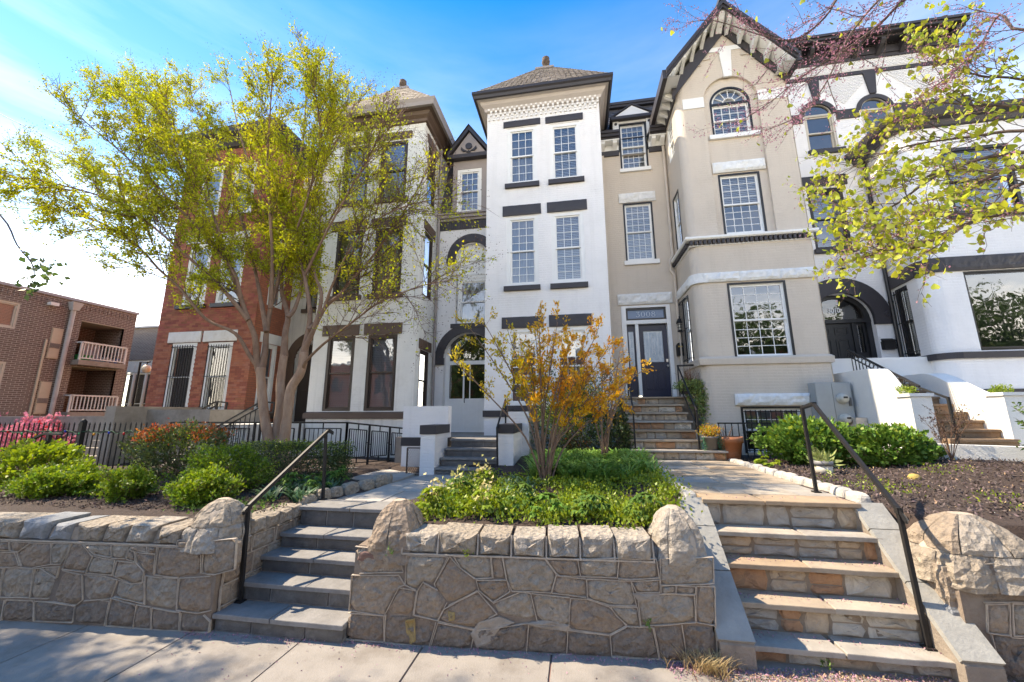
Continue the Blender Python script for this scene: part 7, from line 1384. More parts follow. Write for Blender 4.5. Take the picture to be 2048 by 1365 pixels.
# redbud leaning in from the right: trunk stands outside the frame by the kerb
M_RBARK = mat('redbud_bark', (.16,.115,.095), (.10,.072,.06), rough=.85, scale=12, bump=.5, bscale=30)
M_RLEAF = mat('redbud_leaf', (.48,.47,.07), (.34,.41,.06), rough=.45, scale=3, island=.3, trans=.5, tcol=(1.2,1.2,.6))
M_PINK = mat('redbud_flower', (.52,.24,.32), (.40,.17,.24), rough=.7, scale=20, island=.3, trans=.25)
T = thing('redbud_tree', 'pink flowering tree with heart shaped light green leaves reaching in from the right edge', 'tree', (5.3,1.3,0)); hub = Vector((4.9,1.9,3.0))
MB().tube(*catmull([Vector((5.3,1.3,-.05)),Vector((5.25,1.4,.9)),Vector((5.1,1.6,2.0)),hub],[.14,.12,.105,.09],4),10).build('trunk', M_RBARK, T)
RL = [([(2048,335),(1979,354),(1903,404),(1834,442),(1758,465),(1690,500)],2.6,3.1,.022,.004,1),([(2048,366),(1998,411),(1884,472),(1819,499),(1740,500)],2.5,2.8,.016,.003,1),([(2048,305),(1941,324),(1857,362),(1773,419),(1700,418),(1660,400)],2.7,3.3,.018,.003,1),([(2048,262),(1941,274),(1827,290),(1743,316),(1690,345)],2.8,3.3,.015,.003,1),([(2048,215),(1950,212),(1850,205),(1790,240)],2.9,3.2,.013,.003,1),([(2048,160),(1960,152),(1895,126),(1850,95)],2.9,3.2,.012,.003,1),
 ([(1960,-120),(1850,-30),(1796,11),(1758,50),(1686,103),(1606,152),(1540,205),(1470,250)],2.5,3.1,.018,.003,2),([(1850,-110),(1700,-30),(1650,35),(1590,80),(1520,70),(1430,42),(1375,45)],2.6,3.1,.014,.003,2),([(1860,-60),(1780,-20),(1700,70),(1650,170),(1600,230),(1530,262)],2.4,2.9,.012,.003,2),([(2048,60),(2000,30),(1960,90),(1900,150),(1830,200)],2.7,3.0,.012,.003,2),([(2048,420),(1960,440),(1870,480),(1790,478)],2.4,2.7,.012,.003,1)]
segs, tips, sp = [], [], []
for px, ya, yb, r0, r1, kd in RL:
    n = len(px); P = [Vector(at(x,y,ya+(yb-ya)*i/(n-1))) for i,(x,y) in enumerate(px)]; R = [(r0+(r1-r0)*i/(n-1))*.72 for i in range(n)]; nd = hub.lerp(Vector(at(2250,(330 if kd == 1 else -150),2.5)),.75); P = [hub, nd, nd.lerp(P[0],.5)+Vector((0,0,.03))]+P; R = [.04,.026,.015]+R; P, R = catmull(P,R,4); MB().tube(P,R,6).build('branch', M_RBARK, T)
    s, t = branchout(P, R, 24 if kd == 1 else 18, .46, 6, .16, .42, .14, tmin=.34, rsec=.0035); segs += s; tips += [(a,m,e,kd) for a,m,e,f in t]; sp += [(P[i],kd) for i in range(12,len(P))]
twigmesh('twigs', segs, M_RBARK, T, kind='stuff')
C, D = twigpoints(tips, lambda kd,e: (random.choice((1,2,2,3,4,4)) if kd == 1 else random.choice((0,0,0,0,1))), .02)
def heart(m):                            # a heart shaped leaf with a slight fold
    q = [(0,0),(-.30,-.10),(-.5,.12),(-.46,.42),(-.25,.75),(0,1.05),(.25,.75),(.46,.42),(.5,.12),(.30,-.10)]; V = [(x,y,abs(x)*.22-.1*y*y) for x,y in q]+[(0,.45,-.03)]
    me = bpy.data.meshes.new('leaf'); me.from_pydata(V,[],[(i,(i+1)%10,10) for i in range(10)]); me.materials.append(m); return me
HM = [heart(M_RLEAF), heart(mat('redbud_leaf_deep',(.26,.36,.06),(.2,.3,.05),rough=.45,scale=3,trans=.45,tcol=(1.2,1.2,.6)))]; HM.append(heart(mat('redbud_leaf_yellow',(.58,.54,.06),(.46,.48,.06),rough=.45,scale=3,trans=.5,tcol=(1.2,1.2,.6))))
idx = list(range(len(C))); random.shuffle(idx)
HV = np.array([(v.co.x,v.co.y,v.co.z) for v in HM[0].vertices]); HF = np.array([(i,(i+1)%10,10) for i in range(10)]); VV, FF = [], []
for k, i in enumerate(idx):
    s = random.uniform(.022,.042); rot = Matrix.Rotation(random.uniform(0,6.28),4,'Z') @ Matrix.Rotation(rad(random.uniform(60,165)),4,'X') @ Matrix.Rotation(random.uniform(-.6,.6),4,'Y')
    if k < 300: o = bpy.data.objects.new('leaf', random.choice((HM[0],HM[0],HM[1],HM[2]))); COL.objects.link(o); o.parent = T; o.location = C[i]-Vector(T.location); o.rotation_euler = rot.to_euler(); o.scale = (s,s,s)
    else: Rm = np.array(rot.to_3x3())*s; FF.append(HF+11*len(VV)); VV.append(HV@Rm.T+np.array(C[i]))
if VV: fastmesh('foliage', np.concatenate(VV), np.concatenate(FF), M_RLEAF, T, kind='stuff')
C = []
for a, m, e, kd in tips:
    if random.random() < (.9 if kd == 2 else .6):
        for _ in range(13 if kd == 2 else 5): t = random.random(); C.append(a.lerp(e,t)+rv(.012))
for p, kd in sp:
    if kd == 2:
        for _ in range(22): C.append(p+rv(.03))
leafmesh('flowers', C, .016, .009, M_PINK, T, up=-.2)

# street tree at the left, outside the frame but for one drooping twig; it dapples the pavement
M_GLEAF = mat('maple_green_leaf', (.10,.16,.04), (.07,.12,.03), rough=.5, scale=3, island=.3, trans=.4)
T = thing('street_tree', 'street tree outside the left edge, only a drooping green leaved twig in view', 'tree', (-8.6,1.2,0))
MB().tube(*catmull([Vector((-8.6,1.2,-.05)),Vector((-8.6,1.3,1.5)),Vector((-9.0,1.7,3.2)),Vector((-9.8,2.3,6.0))],[.2,.16,.14,.09],4),10).build('trunk', M_RBARK, T)
segs, tips = [], []
def unseen(p, m=330):
    d = p-CAM_LOC; z = d.dot(CF)
    if z <= .1: return True
    x, y = 1024+FPX*d.dot(CR)/z, 682.5-FPX*d.dot(CU)/z; return not (-m < x < 2048+m and -m < y < 1365+m)
for k in range(34):
    while True:
        z_ = random.uniform(6.5,13); e = Vector((random.uniform(-8,1.6)-.93*z_,random.uniform(2.1,3.3)+.065*z_,z_))
        if unseen(e,220): break
    b = Vector((-9.6,2.2,4.2+1.6*random.random())); P, R = catmull([b,b.lerp(e,.5)+Vector((-.2,0,.3)),e],[.06,.04,.015],5); MB().tube(P,R,6).build('branch', M_RBARK, T); s, t = branchout(P,R,13,1.1,7,.4,.4,.05,tmin=.4); segs += s; tips += [q for q in t if unseen(q[2],60)]
P = [Vector((-9.0,1.9,5.0)),Vector(at(-120,330,3.6)),Vector(at(0,430,3.7)),Vector(at(34,490,3.75)),Vector(at(62,525,3.8)),Vector(at(70,545,3.8))]; P, R = catmull(P,[.03,.02,.012,.009,.007,.005],4); MB().tube(P,R,5).build('branch', M_RBARK, T); s, t = branchout(P[-10:],R[-10:],9,.35,4,.2,.5,0,tmin=.1,rsec=.004,gravity=.08); segs += s
C2, D2 = twigpoints(t,2,.03); twigmesh('twigs', segs, M_RBARK, T, kind='stuff'); C, D = twigpoints(tips,6,.06); leafmesh('foliage', C+C2, .085, .07, M_GLEAF, T, up=0)

# ---------------------------------------------------------------- shrubs
def blob(c, r, n, shell=.55, lump=.25, seed=0, flat=1.0, boxy=0):   # points through the outer part of a lumpy crown
    o = []; c = Vector(c)
    while len(o) < n:
        d = Vector(RNG.normal(size=3)).normalized(); 
        if boxy: k = max(abs(d.x),abs(d.y),abs(d.z)); d = d*((1-boxy)+boxy/k)
        q = (shell+(1-shell)*random.random()**.6)*(1+lump*mnoise.noise(d*2.3+Vector((seed,0,0)))+lump*.5*mnoise.noise(d*5.5+Vector((0,seed,0)))); p = c+Vector((d.x*r[0],d.y*r[1],d.z*r[2]))*q
        if p.z > c.z-r[2]*flat: o.append(p)
    return o
def shrub(name, label, c, r, n, m, L, Wd, cat='shrub', boxy=0, stem=True, seed=None, lump=.25, shell=.5, extra=None, up=.5, group=None):
    seed = random.uniform(0,50) if seed is None else seed; z0 = zg(c[0],c[1])-.03; t = thing(name, label, cat, (c[0],c[1],z0), group)
    P = blob(c, r, n, shell, lump, seed, 1.0, boxy); P = [p for p in P if p.z > z0]; D = [((p-Vector(c)).normalized()+Vector((0,0,.4))) for p in P]
    leafmesh('foliage', P, L, Wd, m, t, D, up=up)
    if stem:
        sg = []; b = Vector((c[0],c[1],z0))
        for k in range(46): e = P[random.randrange(len(P))]; st = b+Vector((random.uniform(-.35,.35)*r[0],random.uniform(-.35,.35)*r[1],0)); mid = st.lerp(e,.5)+Vector((0,0,.1*r[2])); sg += [(st,mid,.009,.006),(mid,mid.lerp(e,.92),.006,.003)]
        twigmesh('stems', sg, M_TWIG, t, kind='stuff')
    if boxy == 0 and stem:
        sh = sorted(P, key=lambda p: -(p-Vector(c)).length)[:max(40,n//14)]; sg2, Q = [], []
        for p in sh[:70]:
            d = ((p-Vector(c)).normalized()+Vector((0,0,.7))+rv(.25)).normalized(); l = random.uniform(.06,.2)*(r[2]/.4)**.5; sg2.append((p-d*.05,p+d*l,.004,.002))
            for j in range(7): Q.append(p+d*l*(j+.5)/7+rv(.012))
        twigmesh('shoots', sg2, M_TWIG, t, kind='stuff'); leafmesh('shoot_leaves', Q, L, Wd, m, t, up=.5)
    if extra: extra(t, P)
    return t
M_BOX = mat('bright_box_leaf', (.22,.33,.035), (.12,.20,.028), rough=.45, scale=5, island=.35, trans=.3, tcol=(1.2,1.2,.5))
M_BOXD = mat('dark_box_leaf', (.085,.125,.035), (.05,.08,.025), rough=.4, scale=6, island=.4, trans=.2, spec=.6)
M_LIME = mat('lime_leaf', (.27,.34,.035), (.17,.25,.03), rough=.45, scale=5, island=.3, trans=.35, tcol=(1.2,1.2,.5))
M_MID = mat('mid_green_leaf', (.14,.24,.045), (.085,.16,.035), rough=.4, scale=5, island=.3, trans=.3)
M_HYD = mat('hydrangea_leaf', (.17,.30,.05), (.11,.22,.04), rough=.4, scale=4, island=.3, trans=.3)
def tipsof(m, thr, L=.05, W=.03, n=600, name='new_shoots'):
    def f(t, P):
        hi = sorted(P, key=lambda p: -p.z)[:int(len(P)*thr)]; Q = [hi[random.randrange(len(hi))]+rv(.03)+Vector((0,0,.02)) for _ in range(n)]; leafmesh(name, Q, L, W, m, t, up=1.0)
    return f
hc = Vector(at(610,925,6.75))
t = shrub('clipped_hedge', 'long clipped dark green box hedge below the multi-stemmed tree', (-5.3,6.6,1.26), (1.12,.42,.37), 17000, M_BOXD, .034, .022, 'hedge', boxy=.9, lump=.10, shell=.62, extra=tipsof(M_LIME,.3,.034,.022,1500))
shrub('box_shrub', 'large rounded green box shrub at the left end of the clipped hedge', (-5.62,5.6,1.22), (.62,.5,.43), 12000, M_BOX, .04, .026, lump=.36, shell=.55, extra=tipsof(M_BOXD,1.0,.036,.024,3500,'older_leaves'))
shrub('box_shrub', 'loose lime green shrub right of the mulch gap, above the wall caps', (-5.05,4.72,1.13), (.33,.28,.25), 4200, M_BOX, .045, .028, lump=.55, shell=.4, extra=tipsof(M_LIME,.5,.05,.03,1500))
shrub('box_shrub', 'upright feathery lime green shrub, second from the left above the wall', (-6.5,4.85,1.12), (.27,.26,.23), 3800, M_BOX, .042, .024, lump=.55, shell=.4, extra=tipsof(M_LIME,.6,.05,.026,1800))
shrub('box_shrub', 'wide lime green shrub at the far left edge, above the wall', (-7.85,4.95,1.10), (.62,.4,.24), 6500, M_BOX, .05, .034, lump=.6, shell=.4, extra=tipsof(M_LIME,.6,.055,.034,2600))
M_NAND = mat('nandina_leaf', (.10,.14,.045), (.07,.10,.035), rough=.45, scale=5, island=.3, trans=.25); M_RED = mat('red_new_leaf', (.36,.06,.025), (.42,.16,.03), rough=.45, scale=7, island=.35, trans=.4)
shrub('red_tipped_shrub', 'loose shrub with orange and red new leaves, behind the large box shrub', (-7.75,6.6,1.38), (.95,.55,.6), 5500, M_NAND, .075, .03, lump=.35, extra=lambda t,P: [leafmesh('new_shoots', [p+rv(.05)+Vector((0,0,.05)) for p in P if p.z > 1.62 and (p.x < -7.95 or p.x > -7.3) for _ in range(2)], .07, .03, M_RED, t, up=.8), leafmesh('pale_leaves', [p+rv(.03) for p in P if p.z > 1.5 and random.random() < .3], .05, .03, M_LIME, t)])
shrub('leafy_shrub', 'lime leaved shrub behind the far left handrail', (-9.6,5.6,1.25), (.85,.4,.42), 3500, M_LIME, .075, .055, lump=.35)
M_AZ = mat('pink_azalea', (.62,.16,.24), (.70,.30,.38), rough=.6, scale=8, island=.3, trans=.35); M_AZR = mat('red_azalea', (.6,.05,.06), (.5,.03,.05), rough=.6, scale=8, island=.2, trans=.3)
shrub('azalea', 'pink flowering azalea behind the picket fence at far left', (-14.3,8.3,1.35), (1.15,.7,.72), 5000, M_AZ, .08, .07, lump=.3, extra=lambda t,P: leafmesh('red_flowers', [p for p in P if p.x > -13.9 and random.random() < .35], .09, .08, M_AZR, t))
shrub('azalea', 'paler pink azalea leaning out at the left edge above the picket fence', (-16.6,8.2,1.4), (1.2,.7,.75), 3500, M_AZ, .08, .07, lump=.3)
shrub('hydrangea', 'broad green leafy shrub in front of the barred basement window', (4.42,8.4,1.60), (.82,.5,.44), 4600, M_HYD, .085, .062, lump=.3, shell=.5, extra=tipsof(M_LIME,.5,.09,.06,400))
shrub('hydrangea', 'lower green leafy shrub beside the white stucco stair wall, right of the meter cabinet', (5.45,7.95,1.55), (.55,.4,.36), 3000, M_HYD, .085, .06, lump=.3, extra=tipsof(M_LIME,.5,.09,.06,300))
t = shrub('nandina', 'dark airy evergreen shrub against the white house behind the orange stems', (-.05,9.2,1.95), (.95,.45,1.15), 8000, M_NAND, .07, .028, lump=.4, shell=.35, extra=lambda t,P: [leafmesh('pale_leaves', [p+rv(.04) for p in P if random.random() < .5 and p.z > 1.6], .055, .028, M_LIME, t), leafmesh('red_shoots', [p for p in P if random.random() < .08], .06, .026, M_RED, t)])
shrub('ivy_shade_plant', 'dark green undergrowth at the left foot of the stone door stairs', (.92,9.1,1.5), (.32,.4,.55), 1600, M_BOXD, .06, .045, lump=.3)
shrub('edge_shrub', 'open green shrub at the right edge in front of the white stair wall', (7.35,6.85,1.78), (.6,.5,.6), 2600, M_MID, .07, .035, lump=.5, shell=.3)
for lab, c in (('small green plant in the top of the left white stair wall',(6.32,8.6,2.56)),('small green plant in the top of the right white stair wall',(8.15,8.9,2.58))):
    t = thing('stonecrop', lab, 'plant', c); P = blob(c,(.17,.14,.10),420,.4,.3); leafmesh('foliage', [p for p in P if p.z > c[2]-.06], .04, .024, M_LIME, t, up=.8)
# orange leaved shrub of bare canes in the middle bed
M_OR = mat('orange_new_leaf', (.70,.47,.035), (.60,.27,.03), rough=.5, scale=2.2, island=.35, trans=.45, tcol=(1.2,1.1,.6)); M_CANE = mat('grey_brown_cane', (.24,.155,.11), (.15,.095,.07), rough=.75, scale=14, stretch=(1,1,.3), bump=.4, bscale=30)
M_YLW = mat('yellow_green_new_leaf', (.62,.50,.045), (.50,.36,.04), rough=.5, scale=2.2, island=.35, trans=.45, tcol=(1.1,1.1,.6))
def canes(label, base, Y, tipspx, bend, leafn, m, r0=.017, spread=.25, yvar=.7):
    b = Vector(at(*base,Y)); b.z = zg(b.x,b.y)-.02; t = thing('cane_shrub', label, 'shrub', b); sg, tp = [], []
    for k,(x,y) in enumerate(tipspx):
        dy = ((k*.618)%1-.5)*yvar*2; e = Vector(at(x,y,Y+dy)); st = b+Vector((random.uniform(-.09,.09),random.uniform(-.09,.09),0)); m1 = st.lerp(e,.35)+Vector(((st.x-e.x)*bend,0,.06)); m2 = st.lerp(e,.7)+Vector(((st.x-e.x)*bend*.6,0,.04)); P, R = catmull([st,m1,m2,e],[r0,r0*.8,r0*.55,.004],4); MB().tube(P,R,7).build('cane', M_CANE, t); s, q = branchout(P,R,7,.34,4,.13,.38,.12,tmin=.42,rsec=.005); sg += s; tp += q
    twigmesh('twigs', sg, M_CANE, t, kind='stuff'); C, D = twigpoints(tp, leafn, .025); A = [i for i,c in enumerate(C) if c.x > b.x-.3+random.gauss(0,.25)]; B = sorted(set(range(len(C)))-set(A)); leafmesh('foliage', [C[i] for i in A], .06, .031, m, t, [D[i] for i in A], up=.3); leafmesh('yellow_leaves', [C[i] for i in B], .06, .031, M_YLW, t, [D[i] for i in B], up=.3); return t
canes('vase shaped shrub of bare canes with orange new leaves, in the middle bed', (1090,975), 6.35, [(905,720),(935,650),(965,640),(1000,700),(1015,660),(1045,745),(1070,655),(1078,640),(1095,700),(1115,645),(1130,720),(1150,760),(1175,670),(1195,665),(1220,690),(1245,720),(1290,738),(1185,740),(1140,690),(1060,700),(1215,780),(1240,790)], .16, lambda f,e: random.choice((9,12,15,18)) if e.x > -.95 else random.choice((6,9,12)), M_OR)
canes('second bare cane shrub nearer the stone stairs, with a few orange leaves', (1205,900), 7.9, [(1165,760),(1180,715),(1205,740),(1222,715),(1232,745),(1240,700),(1252,720),(1225,800),(1262,745)], .05, lambda f,e: random.choice((1,2,3)), M_OR, .018, yvar=.3)
# strap leaved plants, low plants and ground cover
def straps(P, n, L, Wd, droop=.8):
    V, F = [], []
    for p in P:
        for _ in range(n):
            a = random.uniform(0,6.28); l = L*random.uniform(.6,1.2); q = Vector((math.cos(a),math.sin(a),0)); s = Vector((-q.y,q.x,0))*Wd*.5; k = len(V); b = p+rv(.02)*1; b.z = p.z
            for j in range(5): t = j/4; c = b+q*l*t*.55+Vector((0,0,l*(t-droop*t*t*.75))); w = s*(1-t**2)*(1 if j else .7); V += [c-w,c+w]
            F += [(k+2*j,k+2*j+1,k+2*j+3,k+2*j+2) for j in range(4)]
    return np.array(V,float), np.array(F)
def spots(x0,x1,y0,y1,n,cond=None):
    o = []
    while len(o) < n:
        x, y = random.uniform(x0,x1), random.uniform(y0,y1)
        if cond is None or cond(x,y): o.append(Vector((x,y,zg(x,y))))
    return o
lp_r = lambda y: -2.5+(.3*(y-4.84)/.66 if y < 5.5 else .3+.62*(y-5.5)/2.2)
midok = lambda x,y: x > lp_r(y)+.12 and x < (1.05 if y < 5.0 else 1.22) and not inpoly(x,y,RP)
V, F = straps(spots(-.85,1.3,6.4,8.35,300,midok),12,.56,.036); fastmesh('strap_leaf_plants', V, F, mat('strap_leaf',(.27,.44,.09),(.19,.34,.07),rough=.4,scale=4,island=.3,trans=.3), None, kind='stuff', label='mass of arching strap leaved bulbs filling the back of the middle bed', cat='bulbs')
V, F = straps(spots(-4.6,-3.75,5.0,6.2,40)+spots(-1.2,-.6,5.2,6.3,14,midok),9,.36,.034); fastmesh('strap_leaf_plants', V, F, mat('blue_green_strap_leaf',(.10,.19,.09),(.075,.15,.07),rough=.45,scale=4,island=.3,trans=.25), None, kind='stuff', label='blue green strap leaves beside the slate path and at the cane shrub', cat='bulbs')
def cover(label, P, n, L, Wd, m, spread, h, name='ground_cover'):
    C = [p+Vector((random.gauss(0,spread),random.gauss(0,spread),abs(random.gauss(0,h)))) for p in P for _ in range(n)]; C = [c for c in C if wall_y(c.x)+.25 < c.y]
    return leafmesh(name, C, L, Wd, m, None, up=1.2, label=label, cat='ground cover')
cover('low yellow green creeping ground cover in the middle bed', spots(-1.9,1.5,4.5,6.9,330,lambda x,y: midok(x,y) and mnoise.noise(Vector((x*1.1,y*1.1,7))) > -.16 and not (.25 < x < 1.0 and 5.0 < y < 5.9 and random.random() < .8)), 34, .045, .03, M_LIME, .10, .06)
cover('fine green weeds scattered along the top of the middle wall', spots(-1.9,1.2,4.35,5.4,150,midok), 30, .05, .03, M_LIME, .09, .07)
cover('sparse green weeds dotted over the right mulch bed', spots(3.4,8,4.8,8.0,90,lambda x,y: not inpoly(x,y,RP) and mnoise.noise(Vector((x*.9,y*.9,2))) > -.1), 16, .04, .02, M_LIME, .09, .02)
cover('low green weeds at the foot of the lime shrubs and along the left wall', spots(-5.2,-3.9,4.35,5.0,30), 18, .045, .028, M_MID, .08, .03)
def rosette(name, label, p, n, L, Wd, m, cat='plant', group=None, rise=.6, stalk=.18):   # palmate leaves on stalks
    t = thing(name, label, cat, p, group); V, F, sg = [], [], []
    for i in range(n):
        a = random.uniform(0,6.28); q = Vector((math.cos(a),math.sin(a),0)); rr = random.random(); tip = p+q*(L*.25+L*.9*rr)+Vector((0,0,stalk*(1.25-rr)*rise*2+.03)); sg.append((p+rv(.01),tip,.003,.002))
        for f in (-1.0,-.5,0,.5,1.0):
            b = a+f; d = Vector((math.cos(b),math.sin(b),random.uniform(-.35,.05))).normalized(); s = Vector((-d.y,d.x,0)).normalized()*Wd*.5; l = L*random.uniform(.5,.75)*(1-.25*abs(f)); k = len(V); mid = tip+d*l*.5+Vector((0,0,.012)); V += [tip,mid+s,tip+d*l+Vector((0,0,-.02)),mid-s]; F.append((k,k+1,k+2,k+3))
    fastmesh('leaf_rosette', np.array(V,float), np.array(F), m, t, kind='stuff'); twigmesh('stalks', sg, M_MID, t, kind='stuff'); return t
HEL = [(-1.72,4.62,'cream flowered hellebore right behind the boulder pier of the middle wall'),(-1.6,5.15,'cream flowered hellebore at the slate path edge, behind the front one'),(-1.08,4.55,'cream flowered hellebore above the second cap stone of the middle wall'),(.12,4.62,'green fingered hellebore above the fifth cap stone of the middle wall'),(-.35,4.6,'green fingered hellebore above the fourth cap stone of the middle wall'),(.72,4.6,'green fingered hellebore beside the pale right pier dome of the middle wall'),(-1.4,5.75,'cream flowered hellebore farthest back along the slate path side'),(-.75,4.95,'large hellebore in front of the orange cane shrub')]
for i,(x,y,lab) in enumerate(HEL):
    t = rosette('hellebore', lab, Vector((x,y,zg(x,y))), 18, .18, .055, M_LIME if i in (0,2,6) else (M_MID if i % 2 else M_HYD), group='hellebores in the middle bed')
    if x < -.9:
        Q = [Vector((x,y,zg(x,y)+.29))+rv(.07) for _ in range(34)]; leafmesh('faded_flowers', Q, .06, .055, mat('faded_flower',(.62,.62,.2),(.55,.42,.26),rough=.6,scale=12,island=.3,trans=.3), t, up=.3)
rosette('hosta', 'broad leaved hosta at the bend of the pale stone edging', Vector((3.42,8.0,zg(3.42,8.0))), 10, .2, .10, M_LIME, rise=.35)
for x,y,lab in ((-4.35,5.5,'leafy perennial nearest the left wall pier, in front of the clipped hedge'),(-4.0,6.1,'leafy perennial farthest back beside the grey edging stones'),(-3.95,5.5,'leafy perennial beside the upper post of the slate stairs handrail')): rosette('hellebore', lab, Vector((x,y,zg(x,y))), 18, .18, .045, M_HYD, group='perennials below the hedge', stalk=.2)
x,y,z,pt = SP[0],SP[1],SP[2],SP[3]; t = thing('variegated_plant', 'cream edged leafy plant growing in the small banded pot', 'plant', (x,y,z)); P = [Vector((x,y,z+.02))+rv(.05) for _ in range(90)]; leafmesh('foliage', P, .14, .05, mat('variegated_leaf',(.45,.45,.2),(.2,.3,.07),rough=.45,scale=30,trans=.3), t, D=[(p-Vector((x,y,z-.05)))*8 for p in P], up=.4)
t = thing('heather_plant', 'yellow and orange twiggy plant with trailing green strands in the small grey pot', 'plant', (2.74,8.78,1.65)); c = Vector((2.74,8.78,1.78)); P = blob(c,(.24,.2,.16),700,.2,.3); leafmesh('foliage', P, .035, .018, M_OR, t, up=.6); leafmesh('pale_leaves', [p+rv(.02) for p in P[:350]], .035, .018, M_LIME, t, up=.6); twigmesh('stems', [(c-Vector((0,0,.14)),p,.004,.002) for p in P[:60]], M_TWIGB, t, kind='stuff')
M_STR = mat('blue_green_bead_leaf', (.05,.22,.11), (.04,.16,.08), rough=.4, scale=9, island=.3, trans=.2); Q = []
for x0 in (2.58,2.91):
    for k in range(9):
        px, py = x0+random.uniform(-.05,.05), 8.72+random.uniform(-.06,.02); l = random.uniform(.3,.5)
        for j in range(40): Q.append(Vector((px+.01*math.sin(j),py-.02,1.67-l*j/40))+rv(.006))
leafmesh('trailing_strands', Q, .022, .016, M_STR, t, up=-.5)
t = thing('trailing_ivy', 'cream edged trailing ivy and dry twigs spilling from the planter box beside the navy door', 'ivy', (2.8,10.0,2.85)); P = blob(Vector((2.80,10.02,2.82)),(.38,.22,.17),1300,.35,.3); Q = []
for k in range(26):
    px, py = random.uniform(2.62,3.06), random.uniform(9.85,10.0); l = random.uniform(.3,1.05)*(1 if px > 2.75 else .5)
    for j in range(34): Q.append(Vector((px+.03*math.sin(j*.3+k)+.05*j/34,py-.03*j/34,2.78-l*j/34))+rv(.03))
leafmesh('foliage', P+Q, .055, .045, mat('variegated_ivy',(.28,.33,.10),(.16,.23,.06),rough=.45,scale=16,island=.35,trans=.3), t, up=.1); sg = []
for k in range(60): a = Vector((2.8+random.uniform(-.1,.1),10.02,2.9)); e = a+Vector((random.gauss(0,.16),random.gauss(0,.08),random.uniform(.15,.42))); sg.append((a,e,.004,.0015))
twigmesh('dry_twigs', sg, mat('rust_twig',(.24,.12,.08),rough=.9), t, kind='stuff')
# dry ornamental grass and sparse little shrub by the white kerb
t = thing('ornamental_grass', 'dry tan ornamental grass clump behind the white kerb at the stairs', 'grass clump', (7.4,8.55,1.5)); V, F = straps([Vector((7.35+random.gauss(0,.22),8.55+random.gauss(0,.12),1.46)) for _ in range(60)],10,.55,.008,.75); fastmesh('dry_blades', V, F, mat('straw_blade',(.50,.38,.20),(.40,.29,.15),rough=.7,scale=6,island=.25,trans=.3), t, kind='stuff'); V, F = straps([Vector((7.4+random.gauss(0,.2),8.5+random.gauss(0,.1),1.46)) for _ in range(30)],9,.4,.009,.7); fastmesh('green_blades', V, F, M_MID, t, kind='stuff')
twigmesh('tall_stems', [(Vector((7.05+.05*k,8.5,1.5)),Vector((6.95+.02*k,8.5,2.5+.1*k)),.007,.003) for k in range(3)]+[(Vector((7.1,8.5,1.5)),Vector((6.8,8.4,2.2)),.006,.003)], mat('straw_blade',(.5,.4,.2)), t, kind='stuff')
bx = Vector(at(1905,925,7.6)); bx.z = zg(bx.x,bx.y); t = thing('sparse_shrub', 'small sparse purple leaved shrub in front of the white kerb', 'shrub', bx); sg, tp = [], []
for k in range(9): e = bx+Vector((random.uniform(-.28,.28),random.uniform(-.2,.2),random.uniform(.5,.85))); P, R = catmull([bx,bx.lerp(e,.5)+Vector((0,0,.08)),e],[.008,.006,.003],4); s, q = branchout(P,R,6,.2,3,.1,.35,.2,tmin=.3,rsec=.003); sg += s+[(P[i],P[i+1],R[i],R[i+1]) for i in range(len(P)-1)]; tp += q
twigmesh('stems', sg, M_TWIGB, t, kind='stuff'); C, D = twigpoints(tp,3,.01); leafmesh('foliage', C, .04, .016, mat('purple_brown_leaf',(.10,.05,.05),(.07,.06,.03),rough=.5,scale=9,island=.3,trans=.2), t, D)
t = thing('rock', 'small yellowish stone lying in the right mulch bed', 'rock', (5.6,6.9,1.0)); q = at(1827,947,6.9); mb = MB(); mb.lathe((q.x,6.9,zg(q.x,6.9)),[(0,-.05),(.07,-.02),(.08,.03),(.05,.07),(0,.08)],9); mb.build('stone', mat('yellow_stone',(.45,.33,.1),rough=.9,bump=.5), t)
# mulch, petals, straw
def chips(name, label, P, m, L, Wd): return leafmesh(name, P, L, Wd, m, None, up=-.0, fold=.05, label=label, cat=name.replace('_',' '))
M_CHIP = mat('bark_chip', (.15,.095,.075), (.07,.048,.045), rough=.95, scale=30, island=.5); M_CHIPP = mat('violet_grey_chip', (.15,.11,.105), (.075,.058,.055), rough=.95, scale=30, island=.5)
pb = spots(-9,-3.8,4.3,6.0,5000)+spots(-1.9,1.5,4.4,7.0,5200,midok); chips('bark_mulch', 'brown bark mulch chips over the left and middle beds', [p+Vector((0,0,random.uniform(.002,.02))) for p in pb], M_CHIP, .045, .016)
pb = spots(3.2,9,4.6,9.3,15000,lambda x,y: not inpoly(x,y,RP) and x > 3.26); chips('bark_mulch', 'violet grey bark mulch chips over the right bed', [p+Vector((0,0,random.uniform(.002,.02))) for p in pb], M_CHIPP, .05, .018)
pb = spots(3.3,8,4.8,8.5,800); chips('leaf_litter', 'tan dry leaf scraps over the right mulch bed', [p+Vector((0,0,.02)) for p in pb], mat('tan_litter',(.42,.30,.19),(.30,.2,.12),rough=.9,scale=30,island=.4), .034, .016)
M_PET = mat('fallen_petal', (.34,.16,.24), (.42,.26,.28), rough=.8, scale=40, island=.35); C = []
for k,(x0,x1,y,z) in enumerate(RV):
    for _ in range(210 if k < 3 else 40):
        e = random.random(); x = x0+(x1-x0)*(random.betavariate(.3,.35) if k < 3 else e); yy = y+abs(random.gauss(0,.10))+.05 if random.random() < .35 else y+.19-abs(random.gauss(0,.05)); C.append(Vector((x,min(yy,(RV[k+1][2]+.03 if k < 4 else 5.3)),z+.004)))
for _ in range(5200): x = random.uniform(.7,5.5); d = abs(random.gauss(0,.22)); C.append(Vector((x,wall_y(x)-.03-d*(1 if x > 1.3 else .4),.008)))
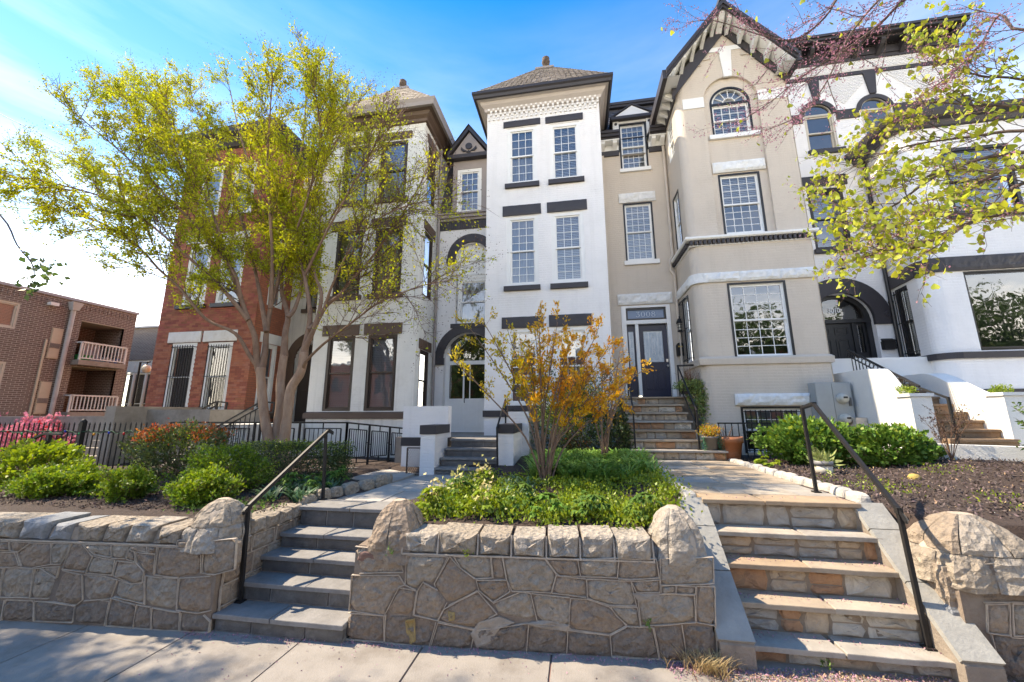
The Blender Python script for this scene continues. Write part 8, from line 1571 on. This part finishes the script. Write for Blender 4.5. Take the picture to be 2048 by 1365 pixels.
for _ in range(900): x = random.uniform(-4,1.2); C.append(Vector((x,wall_y(x)-.02-abs(random.gauss(0,.05)),.008)))
for _ in range(700): C.append(Vector((random.uniform(-4,4),random.uniform(2.4,4),.006)))
leafmesh('fallen_petals', C, .02, .011, M_PET, None, up=0, fold=.1, label='drifts of fallen mauve petals on the flagstone stairs and pavement', cat='petals')
C = []
for _ in range(4200): x = random.uniform(1.0,5.0); d = abs(random.gauss(0,.2)); C.append(Vector((x,wall_y(x)-.04-d,.006)))
leafmesh('leaf_litter', C, .028, .011, mat('tan_litter',(.42,.30,.19),(.30,.2,.12),rough=.9,scale=30,island=.4), None, up=0, fold=.1, label='tan leaf litter along the foot of the flagstone stairs', cat='litter')
t = thing('straw_tuft', 'tuft of dry straw at the left foot of the flagstone stairs', 'straw', (1.02,3.9,0)); V, F = straps([Vector((1.02+random.gauss(0,.09),3.9+random.gauss(0,.04),0)) for _ in range(26)],9,.24,.007,.6); fastmesh('dry_blades', V, F, mat('straw_blade',(.5,.4,.2)), t, kind='stuff')
for lab, px, py in (('small fern like weed sprouting low in the middle wall',1296,1245),('little weed sprouting from the lowest riser of the flagstone stairs',1647,1325),('green tuft in the joint beside the left pier of the middle wall',787,1100),('cream flowered weed hanging below the middle wall caps',937,1107)):
    u,v = wpt(px,py); p = FW_.p(u,v,.03); t = thing('weed', lab, 'weed', p); leafmesh('foliage', [p+rv(.022) for _ in range(26)], .035, .015, M_LIME if 'cream' in lab else M_MID, t, D=[(0,-.3,.5)]*26)
# trees and a house front across the street: seen only as reflections in the windows
for k,x in enumerate((-10,12.5,19.5,29)):
    T = thing('street_tree', 'street tree across the road, seen only as a reflection in the windows', 'tree', (x,-12.3,0), 'street trees across the road'); MB().tube([(x,-12.3,0),(x+.2,-12.2,2.5),(x,-12,5)],[.2,.16,.1],8).build('trunk', M_RBARK, T); P = blob((x,-12.2,6.6),(3.9,2.6,4.0),5200,.35,.55,k*7); leafmesh('foliage', P, .34, .24, M_GLEAF, T)
H = thing('far_row_house', 'brick house across the road, seen only as a reflection', 'house', (0,-22,0)); mb = MB(); fr = Fr((0,-20,0),(0,1,0)); hol = [(-44+i*2.6,-42.9+i*2.6,z,z+1.7) for i in range(28) for z in (1.4,4.6)]; fwall(mb, fr, -46,32,0,8,hol,.2); mb.build('wall', M_BRKW, H); mb = MB()
for h in hol: mb.quad(fr.p(h[0],h[2],-.15),fr.p(h[1],h[2],-.15),fr.p(h[1],h[3],-.15),fr.p(h[0],h[3],-.15))
mb.build('window_glass', M_ROOM, H, kind='stuff'); mb = MB(); mb.box(-32,46,-20.3,-19.7,8,8.3); mb.build('cornice', M_TRIMW, H)
